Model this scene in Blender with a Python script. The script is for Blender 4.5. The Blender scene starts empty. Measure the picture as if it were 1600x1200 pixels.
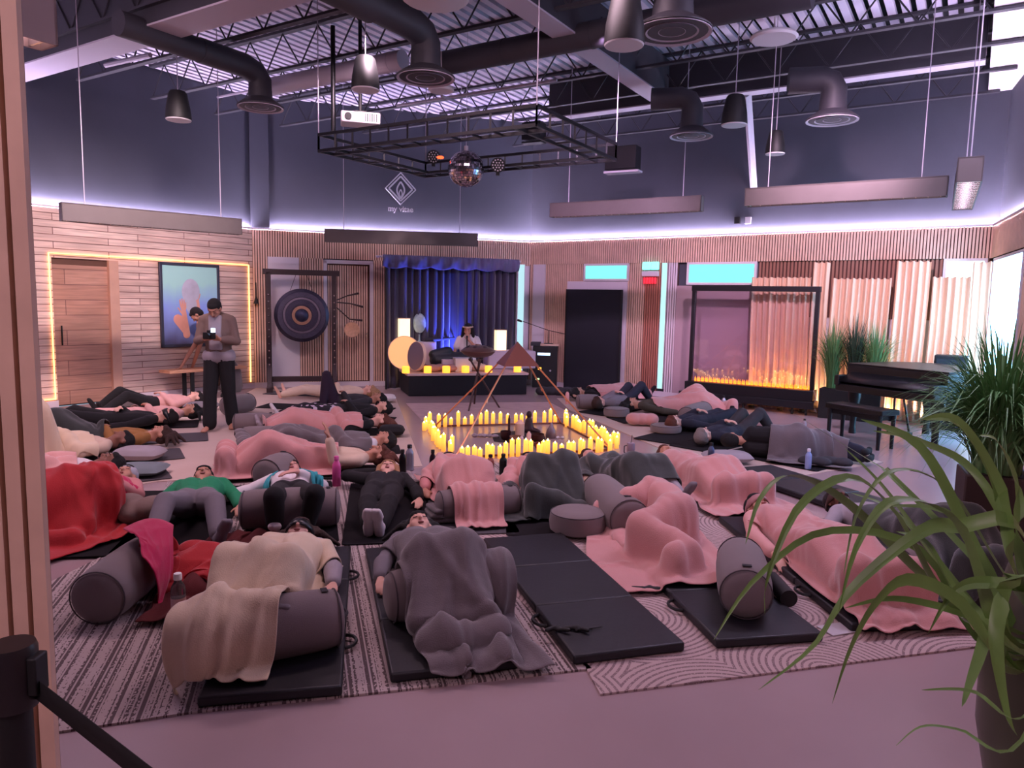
import bpy, math, random, numpy as np
from mathutils import Vector, Matrix
R_ = random.Random(7); rng = np.random.default_rng(5)
SC = bpy.context.scene
pi = math.pi
# ---------------------------------------------------------------- camera
CAMH = 1.75
FPX, PIT, ROL = 1140.5, .11166, .020676
_cp, _sp, _cr, _sr = math.cos(PIT), math.sin(PIT), math.cos(ROL), math.sin(ROL)
CF = np.array([0, _cp, -_sp]); _u = np.array([0, _sp, _cp]); _x = np.array([1., 0, 0])
CX = _cr*_x+_sr*_u; CU = -_sr*_x+_cr*_u
CO = np.array([0, 0, CAMH])
cam_d = bpy.data.cameras.new('camera'); cam = bpy.data.objects.new('camera', cam_d)
SC.collection.objects.link(cam)
cam_d.sensor_width = 36; cam_d.lens = FPX/1600*36; cam_d.clip_start = .05; cam_d.clip_end = 100
cam.matrix_world = Matrix(((CX[0], CU[0], -CF[0], 0), (CX[1], CU[1], -CF[1], 0), (CX[2], CU[2], -CF[2], CAMH), (0, 0, 0, 1)))
SC.camera = cam
SC.view_settings.view_transform = 'Standard'; SC.view_settings.look = 'None'
SC.view_settings.exposure = 0.15; SC.view_settings.gamma = 1; SC.view_settings.use_curve_mapping = False
SC.cycles.use_denoising = True; SC.cycles.max_bounces = 6; SC.cycles.diffuse_bounces = 3; SC.cycles.glossy_bounces = 3
SC.cycles.caustics_reflective = False; SC.cycles.caustics_refractive = False
SC.cycles.sample_clamp_indirect = 4
# ---------------------------------------------------------------- world
W = bpy.data.worlds.new('world'); SC.world = W; W.use_nodes = True
W.node_tree.nodes['Background'].inputs[0].default_value = (.55, .80, 1, 1)
W.node_tree.nodes['Background'].inputs[1].default_value = .6
# ---------------------------------------------------------------- lamp builders and added fill lamps
def rot_to(d):
    return Vector(d).to_track_quat('-Z', 'Y').to_euler()
def area(name, loc, to, sx, sy, power, col, spread=pi):
    l = bpy.data.lights.new(name, 'AREA'); l.shape = 'RECTANGLE'; l.size = sx; l.size_y = sy; l.energy = power; l.color = col; l.spread = spread
    o = bpy.data.objects.new(name, l); SC.collection.objects.link(o); o.location = loc
    o.rotation_euler = rot_to(Vector(to)-Vector(loc)); return o
def spot(name, loc, to, power, col, ang=60, blend=.6, r=.05):
    l = bpy.data.lights.new(name, 'SPOT'); l.energy = power; l.color = col; l.spot_size = math.radians(ang); l.spot_blend = blend; l.shadow_soft_size = r
    o = bpy.data.objects.new(name, l); SC.collection.objects.link(o); o.location = loc
    o.rotation_euler = rot_to(Vector(to)-Vector(loc)); return o
def point(name, loc, power, col, r=.05):
    l = bpy.data.lights.new(name, 'POINT'); l.energy = power; l.color = col; l.shadow_soft_size = r
    o = bpy.data.objects.new(name, l); SC.collection.objects.link(o); o.location = loc; return o
MAUVE = (1, .66, .80); LILAC = (.80, .66, 1); WARM = (1, .50, .16); CYAN = (.35, .85, 1); ROSE = (1, .50, .62)
# unseen area lamps added as fill over the front half, above the view
for _x, _y, _p, _c in ((-4.2, 6.2, 120, MAUVE), (0.0, 6.4, 95, MAUVE), (3.6, 6.0, 110, LILAC)):
    area('added_ceiling_fill', (_x, _y, 4.75), (_x*1.1, _y+1.2, 0), 1.6, .7, _p, _c)
area('added_rear_fill', (-2.2, -1.8, 4.2), (-.8, 3, .8), 1.6, .8, 75, MAUVE)  # unseen lamp behind the camera, added to fill the entrance side
# unseen spots added to brighten the walls
spot('added_wall_fill', (-3.4, 7.6, 4.6), (-6.6, 11.6, 1.2), 950, (1, .74, .80), 66, .9, .12)
spot('added_wall_fill', (-1.5, 8.4, 4.7), (-4.2, 14.2, 1.2), 600, (1, .70, .84), 60, .9, .12)
spot('added_wall_fill', (1.0, 8.6, 4.7), (1.8, 14.7, 1.6), 900, (.96, .60, 1), 62, .9, .12)
spot('added_wall_fill', (3.2, 7.4, 4.6), (5.2, 12.4, 1.7), 1000, (1, .64, .88), 66, .9, .12)
# ---------------------------------------------------------------- pixel helpers (frame 1600x1200)
def ray(x, y): return (x-800)/FPX*CX+(600-y)/FPX*CU+CF
def fl(x, y, z=0.0):
    d = ray(x, y); return CO+d*(z-CAMH)/d[2]
def at(x, y, dist):
    d = ray(x, y); return CO+d*(dist/d[1])
# ---------------------------------------------------------------- tagging
def tag(o, label=None, cat=None, group=None, kind=None):
    if label: o['label'] = label
    if cat: o['category'] = cat
    if group: o['group'] = group
    if kind: o['kind'] = kind
    return o
def thing(name, label, cat, loc=(0, 0, 0), rz=0, group=None):
    o = bpy.data.objects.new(name, None); SC.collection.objects.link(o); o.empty_display_size = .1
    o.location = tuple(float(v) for v in loc); o.rotation_euler = (0, 0, rz)
    return tag(o, label, cat, group)
def copy_tree(o, parent=None):
    c = o.copy(); SC.collection.objects.link(c); c.parent = parent
    for ch in list(o.children): copy_tree(ch, c)
    return c
# ---------------------------------------------------------------- geometry accumulator
def frame(d):
    d = np.array(d, float); d /= np.linalg.norm(d)+1e-12
    a = np.array([0, 0, 1.]) if abs(d[2]) < .9 else np.array([1., 0, 0])
    x = np.cross(a, d); x /= np.linalg.norm(x); return x, np.cross(d, x), d
class G:
    def __init__(s): s.v = []; s.f = []; s.n = 0
    def add(s, v, f):
        v = np.asarray(v, float).reshape(-1, 3); s.v.append(v); s.f += [tuple(int(i)+s.n for i in q) for q in f]; s.n += len(v); return s
    def box(s, c, d, rz=0, R=None):
        x, y, z = np.array(d)/2.
        p = np.array([[i*x, j*y, k*z] for k in (-1, 1) for j in (-1, 1) for i in (-1, 1)])
        if rz: R = np.array([[math.cos(rz), -math.sin(rz), 0], [math.sin(rz), math.cos(rz), 0], [0, 0, 1]])
        if R is not None: p = p@np.array(R).T
        return s.add(p+np.array(c), [(0, 2, 3, 1), (4, 5, 7, 6), (0, 1, 5, 4), (2, 6, 7, 3), (0, 4, 6, 2), (1, 3, 7, 5)])
    def bar(s, a, b, w, h, up=(0, 0, 1)):
        a = np.array(a, float); b = np.array(b, float); d = b-a; L = np.linalg.norm(d); d /= L
        up = np.array(up, float)
        if abs(d@up) > .99: up = np.array([1., 0, 0])
        x = np.cross(d, up); x /= np.linalg.norm(x); u = np.cross(x, d)
        return s.box((a+b)/2, (w, L, h), R=np.array([x, d, u]).T)
    def tube(s, P, r, n=10, cap=True):
        P = np.array(P, float); m = len(P); r = np.full(m, r) if np.isscalar(r) else np.array(r, float)
        T = np.gradient(P, axis=0); T /= np.linalg.norm(T, axis=1)[:, None]+1e-12
        x, y, _ = frame(T[0]); V = []
        for i in range(m):
            x = x-T[i]*(x@T[i]); x /= np.linalg.norm(x)+1e-12; y = np.cross(T[i], x)
            a = np.arange(n)*2*pi/n
            V.append(P[i]+r[i]*(np.cos(a)[:, None]*x+np.sin(a)[:, None]*y))
        F = [(i*n+j, i*n+(j+1) % n, (i+1)*n+(j+1) % n, (i+1)*n+j) for i in range(m-1) for j in range(n)]
        if cap: F += [tuple(range(n))[::-1], tuple((m-1)*n+j for j in range(n))]
        return s.add(np.concatenate(V), F)
    def cyl(s, a, b, r0, r1=None, n=16): return s.tube([a, b], [r0, r0 if r1 is None else r1], n)
    def lathe(s, prof, c=(0, 0, 0), n=24, ax=(0, 0, 1), cap=True):
        x, y, d = frame(ax); a = np.arange(n)*2*pi/n; V = []
        for r, h in prof: V.append(np.array(c)+d*h+max(r, 1e-4)*(np.cos(a)[:, None]*x+np.sin(a)[:, None]*y))
        m = len(prof)
        F = [(i*n+j, i*n+(j+1) % n, (i+1)*n+(j+1) % n, (i+1)*n+j) for i in range(m-1) for j in range(n)]
        if cap: F += [tuple(range(n))[::-1], tuple((m-1)*n+j for j in range(n))]
        return s.add(np.concatenate(V), F)
    def ell(s, c, r, R=None, n=16, m=10):
        V = [[math.sin(pi*i/m)*math.cos(2*pi*j/n)*r[0], math.sin(pi*i/m)*math.sin(2*pi*j/n)*r[1], math.cos(pi*i/m)*r[2]] for i in range(1, m) for j in range(n)]
        V += [[0, 0, r[2]], [0, 0, -r[2]]]; k = (m-1)*n
        F = [(i*n+j, (i+1)*n+j, (i+1)*n+(j+1) % n, i*n+(j+1) % n) for i in range(m-2) for j in range(n)]
        F += [(k, j, (j+1) % n) for j in range(n)]+[(k+1, (m-2)*n+(j+1) % n, (m-2)*n+j) for j in range(n)]
        V = np.array(V)
        if R is not None: V = V@np.array(R).T
        return s.add(V+np.array(c), F)
    def cap(s, a, b, ra, rb, n=12):
        a = np.array(a, float); b = np.array(b, float); d = b-a; L = np.linalg.norm(d)
        if L < 1e-5: return s.ell(a, (ra, ra, ra), n=n, m=8)
        x, y, d = frame(d); ang = np.arange(n)*2*pi/n; V = []
        ring = [(-math.cos(t), math.sin(t), 0) for t in (.3, .7, 1.15, pi/2)]+[(math.cos(t), math.sin(t), 1) for t in (pi/2, 1.15, .7, .3)]
        for h, q, e in ring:
            c, r = (b, rb) if e else (a, ra)
            V.append(c+d*h*r+q*r*(np.cos(ang)[:, None]*x+np.sin(ang)[:, None]*y))
        V.append((a-d*ra)[None]); V.append((b+d*rb)[None]); m = len(ring)
        F = [(i*n+j, i*n+(j+1) % n, (i+1)*n+(j+1) % n, (i+1)*n+j) for i in range(m-1) for j in range(n)]
        F += [(m*n, (j+1) % n, j) for j in range(n)]+[(m*n+1, (m-1)*n+j, (m-1)*n+(j+1) % n) for j in range(n)]
        return s.add(np.concatenate(V), F)
    def prism(s, poly, z0, z1):
        p = np.array(poly, float)[:, :2]; n = len(p)
        if np.sum(p[:, 0]*np.roll(p[:, 1], -1)-np.roll(p[:, 0], -1)*p[:, 1]) < 0: p = p[::-1]
        V = [[*q, z0] for q in p]+[[*q, z1] for q in p]
        return s.add(V, [tuple(range(n))[::-1], tuple(range(n, 2*n))]+[(i, (i+1) % n, (i+1) % n+n, i+n) for i in range(n)])
    def grid(s, P):
        P = np.asarray(P); a, b = P.shape[:2]
        return s.add(P.reshape(-1, 3), [(i*b+j, i*b+j+1, (i+1)*b+j+1, (i+1)*b+j) for i in range(a-1) for j in range(b-1)])
BAKE = []
def link(name, g, m, parent=None, smooth=True, sharp=38, bev=0, solid=0, sub=0, remesh=0, sm=0, loc=None, off=1.0):
    v = np.concatenate(g.v)
    if loc is not None: v = v-np.array(loc)
    me = bpy.data.meshes.new(name); me.from_pydata(v.tolist(), [], g.f); me.update()
    if smooth:
        me.polygons.foreach_set('use_smooth', [True]*len(me.polygons))
        if not remesh and sharp < 180: me.set_sharp_from_angle(angle=math.radians(sharp))
    me.materials.append(m)
    o = bpy.data.objects.new(name, me); SC.collection.objects.link(o)
    if loc is not None and parent is None: o.location = tuple(float(q) for q in loc)
    if parent is not None: o.parent = parent
    if bev:
        b = o.modifiers.new('b', 'BEVEL'); b.width = bev; b.segments = 2; b.limit_method = 'ANGLE'; BAKE.append(o)
    if solid:
        b = o.modifiers.new('s', 'SOLIDIFY'); b.thickness = solid; b.offset = off; BAKE.append(o)
    if sub:
        b = o.modifiers.new('u', 'SUBSURF'); b.levels = b.render_levels = sub; BAKE.append(o)
    if remesh:
        b = o.modifiers.new('r', 'REMESH'); b.mode = 'VOXEL'; b.voxel_size = remesh; b.use_smooth_shade = True; BAKE.append(o)
        if sm:
            b = o.modifiers.new('m', 'SMOOTH'); b.factor = .6; b.iterations = sm
    return o
def solo(name, g, m, label, cat, group=None, **k):
    v = np.concatenate(g.v); c = (v.min(0)+v.max(0))/2; c[2] = v[:, 2].min()
    return tag(link(name, g, m, loc=c, **k), label, cat, group)
def struct(name, g, m, **k):
    k.setdefault('smooth', False)
    return tag(link(name, g, m, **k), kind='structure')
# ---------------------------------------------------------------- materials
def srgb(c):
    return tuple((x/255/12.92 if x/255 <= .04045 else ((x/255+.055)/1.055)**2.4) for x in c)
_mc = {}
def mat(name, col, rough=.7, metal=0, emit=None, es=0, ns=0, nv=.15, bump=0, bs=None, sheen=0, trans=0, coat=0, spec=None, fine=0):
    if name in _mc: return _mc[name]
    m = bpy.data.materials.new(name); m.use_nodes = True; nt = m.node_tree; b = nt.nodes['Principled BSDF']
    c = (*srgb(col), 1); b.inputs['Base Color'].default_value = c; b.inputs['Roughness'].default_value = rough; b.inputs['Metallic'].default_value = metal
    if spec is not None: b.inputs['Specular IOR Level'].default_value = spec
    if coat: b.inputs['Coat Weight'].default_value = coat; b.inputs['Coat Roughness'].default_value = .1
    if sheen: b.inputs['Sheen Weight'].default_value = sheen; b.inputs['Sheen Roughness'].default_value = .4
    if trans: b.inputs['Transmission Weight'].default_value = trans
    if emit: b.inputs['Emission Color'].default_value = (*srgb(emit), 1); b.inputs['Emission Strength'].default_value = es
    if ns or bump:
        tc = nt.nodes.new('ShaderNodeTexCoord'); nz = nt.nodes.new('ShaderNodeTexNoise'); nz.inputs['Scale'].default_value = ns or 20; nz.inputs['Detail'].default_value = 4
        nt.links.new(tc.outputs['Object'], nz.inputs['Vector'])
        if ns:
            mx = nt.nodes.new('ShaderNodeMix'); mx.data_type = 'RGBA'
            mx.inputs[6].default_value = tuple(q*(1-nv) for q in c[:3])+(1,); mx.inputs[7].default_value = tuple(min(1, q*(1+nv)) for q in c[:3])+(1,)
            nt.links.new(nz.outputs['Fac'], mx.inputs[0]); nt.links.new(mx.outputs[2], b.inputs['Base Color'])
        if bump:
            bp = nt.nodes.new('ShaderNodeBump'); bp.inputs['Strength'].default_value = bump; bp.inputs['Distance'].default_value = .01
            if bs:
                n2 = nt.nodes.new('ShaderNodeTexNoise'); n2.inputs['Scale'].default_value = bs; nt.links.new(tc.outputs['Object'], n2.inputs['Vector']); nt.links.new(n2.outputs['Fac'], bp.inputs['Height'])
            else: nt.links.new(nz.outputs['Fac'], bp.inputs['Height'])
            nt.links.new(bp.outputs['Normal'], b.inputs['Normal'])
    _mc[name] = m; return m
def nodes(m): return m.node_tree.nodes, m.node_tree.links, m.node_tree.nodes['Principled BSDF']
M = {}
M['dark_paint'] = mat('dark_paint', (68, 71, 82), .75, ns=2, nv=.12)
M['wood_slat'] = mat('wood_slat', (224, 188, 164), .6, ns=6, nv=.2)
M['slat_back'] = mat('slat_back', (84, 56, 50), .9)
M['white'] = mat('white_paint', (222, 212, 218), .6)
M['offwhite'] = mat('offwhite', (200, 195, 200), .6)
M['black'] = mat('black_plastic', (12, 12, 14), .6)
M['blackm'] = mat('black_steel', (20, 20, 24), .4, metal=.3)
M['dsteel'] = mat('dark_steel', (48, 47, 54), .6, ns=3, nv=.2)
M['lsteel'] = mat('light_steel', (176, 168, 180), .5)
M['deck'] = mat('deck', (205, 198, 215), .6)
M['chrome'] = mat('chrome', (210, 210, 215), .2, metal=1)
M['fixture'] = mat('fixture', (96, 88, 86), .6, metal=.1, ns=5, nv=.12)
M['foam'] = mat('foam_vinyl', (17, 17, 23), .5, bump=.1, ns=30, nv=.1)
M['yoga'] = mat('yoga_rubber', (24, 21, 24), .9, spec=.2)
M['yogagrey'] = mat('yoga_grey', (70, 66, 70), .9)
M['bolster'] = mat('bolster_cotton', (122, 110, 110), .9, bump=.25, bs=400, ns=3, nv=.1, sheen=.2)
M['bolster_d'] = mat('bolster_dark', (72, 64, 68), .9, bump=.25, bs=400, ns=3, nv=.1, sheen=.2)
M['pink'] = mat('pink_fleece', (206, 148, 144), .95, bump=.35, bs=160, ns=4, nv=.09, sheen=.6)
M['cream'] = mat('cream_fleece', (226, 204, 174), .95, bump=.35, bs=160, ns=4, nv=.08, sheen=.5)
M['grey'] = mat('grey_fleece', (103, 94, 96), .95, bump=.35, bs=160, ns=4, nv=.12, sheen=.5)
M['dgreen'] = mat('dark_green_fleece', (54, 58, 56), .95, bump=.35, bs=160, ns=4, nv=.15, sheen=.5)
M['red'] = mat('red_fleece', (176, 38, 42), .95, bump=.3, bs=160, ns=4, nv=.1, sheen=.3)
M['magenta'] = mat('magenta_fleece', (188, 30, 80), .95, bump=.3, bs=160, ns=4, nv=.1, sheen=.3)
M['maroon'] = mat('maroon_fleece', (84, 18, 20), .95, bump=.3, bs=160, ns=4, nv=.1)
def skin(n, c): return mat('skin_'+n, c, .55, ns=8, nv=.05)
SK = [skin('light', (222, 172, 152)), skin('tan', (188, 136, 112)), skin('brown', (128, 84, 66)), skin('rose', (214, 158, 142))]
HR = {k: mat('hair_'+k, c, .85, bump=.6, bs=90) for k, c in dict(black=(14, 11, 12), brown=(52, 32, 25), blonde=(160, 122, 88), dark=(26, 18, 18), grey=(120, 112, 108), auburn=(84, 42, 28)).items()}
def cloth(n, c, **k): return mat('cloth_'+n, c, .9, bump=.2, bs=200, ns=5, nv=.12, **k)
CL = {k: cloth(k, c) for k, c in dict(black=(17, 15, 18), cream=(212, 188, 165), white=(222, 214, 216), grey=(118, 112, 118), lgrey=(160, 152, 158), olive=(70, 66, 56), green=(22, 128, 84), teal=(60, 160, 170), navy=(30, 33, 48), pinks=(216, 164, 158), orange=(150, 104, 56), purple=(44, 28, 48), taupe=(120, 100, 92), polo=(34, 35, 46), dpink=(196, 130, 128), charcoal=(48, 46, 50), cap=(176, 176, 186)).items()}
# ================================================================ people
Z3 = np.array([0, 0, 1.])
def nrmz(v): v = np.array(v, float); return v/(np.linalg.norm(v)+1e-9)
def P3(p, z=None): return np.array([p[0], p[1], p[2] if z is None else z], float)
def hand_caps(wr, d, nrm, thumb, curl=.4, r=.0085, L=1.0):
    """palm fan plus five separate bent fingers; d = pointing direction, nrm = back of the hand, thumb = thumb side"""
    d = nrmz(d); nrm = nrmz(np.array(nrm)-d*(np.array(nrm)@d)); t = nrmz(np.array(thumb)-d*(np.array(thumb)@d)-nrm*(np.array(thumb)@nrm)); C = []
    lens = [.074, .082, .077, .06]
    for i in range(4):
        off = (1.5-i)*.0195
        k = wr+d*(.083-.004*abs(i-1.2))*L+t*off
        C.append((wr+t*off*.55+d*.008, k, .013, .0115))
        a = curl*.5; p = k; sp = t*off*.25/.03*.1
        for s, q in enumerate((.45, .32, .23)):
            dd = nrmz(d*math.cos(a)-nrm*math.sin(a)+sp); p2 = p+dd*lens[i]*q*L
            C.append((p, p2, r*(1.08-.1*s), r*(1-.12*s))); p = p2; a += curl*.7
    b = wr+t*.026+d*.022; m = b+nrmz(t*.75+d*.7-nrm*.25)*.038; e = m+nrmz(t*.3+d*.9-nrm*.35*curl)*.03
    C += [(wr+t*.008, b, .016, .014), (b, m, .0135, .0105), (m, e, .0102, .0088)]
    return C
def lie(hp, fp, z0=.05, S=1.0, knee=(.13, .13), arms=('side', 'side'), spread=.09, anklez=None, hturn=0, side=0, hz=.115, tuck=.0):
    """joints of a lying body: hp, fp = head and feet on plan; side=+-1 lies on the side facing that way"""
    hp = np.array([hp[0], hp[1], 0.]); fp = np.array([fp[0], fp[1], 0.]); d = nrmz(fp-hp); s = np.array([d[1], -d[0], 0.])  # s points to the body's left when supine, head away
    J = dict(S=S)
    if not side:
        w, n = s, Z3; H = hp+Z3*(z0+hz+.01); zc = z0+.105
    else:
        w, n = Z3, s*side; H = hp+Z3*(z0+hz+.05); zc = z0+.17
    J['w'], J['n'] = w, n; J['up'] = -d; J['face'] = nrmz(n*math.cos(hturn)+s*math.sin(hturn)) if not side else n
    J['head'] = H
    if not side and not hturn: J['face'] = nrmz(Z3+d*.38); J['up'] = nrmz(Z3*.38-d)
    base = hp+Z3*zc
    J['neck'] = base+d*.15*S; J['sh'] = base+d*.22*S; J['chest'] = base+d*.36*S; J['pelvis'] = base+d*.72*S
    J['d'] = d; J['s'] = s
    L1, L2 = .42*S, .41*S
    for i, q in ((0, -1), (1, 1)):
        J['S%d' % i] = J['sh']+w*q*(.165 if not side else .12)*S
        hip = J['pelvis']+w*q*.085*S
        if side:
            hip = J['pelvis']+w*q*.07; fw = tuck+(.08 if q > 0 else 0)
            kn = hip+nrmz(d*math.cos(fw)+n*math.sin(fw)*1.0)*L1; kn[2] = z0+.09+(.10 if q > 0 else 0)
            an = kn+nrmz(d*.8-n*math.sin(fw)*.7)*L2; an[2] = z0+.06+(.07 if q > 0 else 0)
            toe = an+n*.13+d*.06
        else:
            kz = knee[i]+z0; hx = math.sqrt(max(L1**2-(kz-hip[2])**2, .01)); kn = hip+d*hx+w*q*spread*.6; kn[2] = kz
            az = (anklez if anklez is not None else .055)+z0; ax = math.sqrt(max(L2**2-(kz-az)**2, .004)); an = kn+d*ax+w*q*spread*.35; an[2] = az
            if kz-z0 > .3: toe = an+d*.15; toe[2] = z0+.03
            else: toe = an+d*.07+w*q*.06+Z3*.145
        J['H%d' % i], J['K%d' % i], J['A%d' % i], J['T%d' % i] = hip, kn, an, toe
        a = arms[i]; sh = J['S%d' % i]; zl = z0+.05
        if isinstance(a, (tuple, list)) and len(a) == 2 and not isinstance(a[0], str): el, wr = P3(a[0]), P3(a[1]); hd = wr-el
        elif a == 'side': el = sh+d*.27*S+w*q*.12; el[2] = zl+.01; wr = el+d*.24*S+w*q*.03; wr[2] = zl; hd = d
        elif a == 'belly': el = sh+d*.25*S+w*q*.10; el[2] = zl+.04; wr = J['pelvis']-d*.14+w*q*.05+n*.15; hd = nrmz(-w*q+d*.2)
        elif a == 'chest': el = sh+d*.22*S+w*q*.12; el[2] = zl+.04; wr = J['chest']+w*q*.06+n*.15; hd = nrmz(-w*q*.8-d*.5)
        elif a == 'head': el = sh-d*.17+w*q*.21; el[2] = zl+.05; wr = J['head']-d*.09+w*q*.05-Z3*.02; hd = nrmz(-w*q-d*.2)
        elif a == 'out': el = sh+d*.15*S+w*q*.22; el[2] = zl; wr = el+d*.17*S+w*q*.17; wr[2] = zl; hd = nrmz(wr-el)
        elif a == 'front': el = sh+d*.12+n*.24; el[2] = max(zl, sh[2]-.06); wr = el-d*.16+n*.12; wr[2] = zl+(.06 if q > 0 else 0); hd = nrmz(n-d*.5)
        J['E%d' % i], J['W%d' % i], J['D%d' % i] = el, wr, hd
    return J
def segs(J):
    """body as tapered segments keyed by region"""
    S, w, n, d = J['S'], J['w'], J['n'], nrmz(J['pelvis']-J['sh'])
    R = dict(torso=[], pelvis=[], arm=[], fore=[], thigh=[], shank=[], foot=[], neck=[])
    for i, q in ((0, -1), (1, 1)):
        c0 = J['sh']+w*q*.075*S+d*.02; c1 = J['chest']+w*q*.075*S+d*.02; c2 = J['chest']*.45+J['pelvis']*.55+w*q*.062*S; c3 = J['pelvis']+w*q*.07*S
        R['torso'] += [(c0, c1, .078*S, .098*S), (c1, c2, .098*S, .085*S), (c2, c3, .085*S, .098*S), (J['neck']+w*q*.02, J['S%d' % i]-w*q*.01, .045*S, .058*S)]
        R['pelvis'] += [(c2*.4+c3*.6, c3, .093*S, .102*S), (c3, J['H%d' % i], .1*S, .09*S)]
        R['arm'] += [(J['S%d' % i], J['E%d' % i], .05*S, .038*S)]
        m = J['E%d' % i]*.7+J['W%d' % i]*.3
        R['fore'] += [(J['E%d' % i], m, .038*S, .038*S), (m, J['W%d' % i], .038*S, .024*S)]
        H, K, A, T = (J[k+'%d' % i] for k in 'HKAT')
        R['thigh'] += [(H, K, .088*S, .056*S)]
        cb = K*.68+A*.32; v = nrmz(np.cross(nrmz(A-K), w)); 
        if v@(T-A) > 0: v = -v
        R['shank'] += [(K, cb+v*.012, .055*S, .055*S), (cb+v*.012, A, .055*S, .034*S)]
        fd = nrmz(T-A); he = A+v*.035; bal = A+fd*.11
        R['foot'] += [(A, he, .034, .03), (he, bal, .032, .026), (A, bal, .033, .026), (bal+w*.018, T+w*.014, .024, .019), (bal-w*.018, T-w*.016, .023, .017)]
    R['neck'] = [(J['neck'], J['head']-J['up']*.05-J['face']*.02, .058*S, .05*S)]
    return R
def headframe(J):
    u = nrmz(J['up']); f = nrmz(J['face']-u*(J['face']@u)); x = np.cross(f, u); return np.array([x, f, u]).T
CORE = ('torso', 'pelvis', 'arm', 'fore', 'thigh', 'shank', 'foot', 'neck')
def colliders(J, extra=()):
    R = segs(J); c = [t for k in CORE if not (J.get('noarm') and k in ('arm', 'fore')) for t in R[k]]+[(J['head'], J['head']+J['up']*.02, .10, .10)]
    c += [(J['T0'], J['T1'], .05, .05)]
    for q in (0, .2, .4, .6, .8, 1): c.append((J['H0']*(1-q)+J['K0']*q, J['H1']*(1-q)+J['K1']*q, .085-.01*q, .085-.01*q))
    for q in (.15, .3, .45, .6, .8, .95): c.append((J['K0']*(1-q)+J['A0']*q, J['K1']*(1-q)+J['A1']*q, .07-.02*q, .07-.02*q))
    for i in ((0, 1) if not J.get('noarm') else ()): c.append((J['W%d' % i], J['W%d' % i]+nrmz(J['D%d' % i])*.1, .03, .025))
    return c+list(extra)
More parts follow.
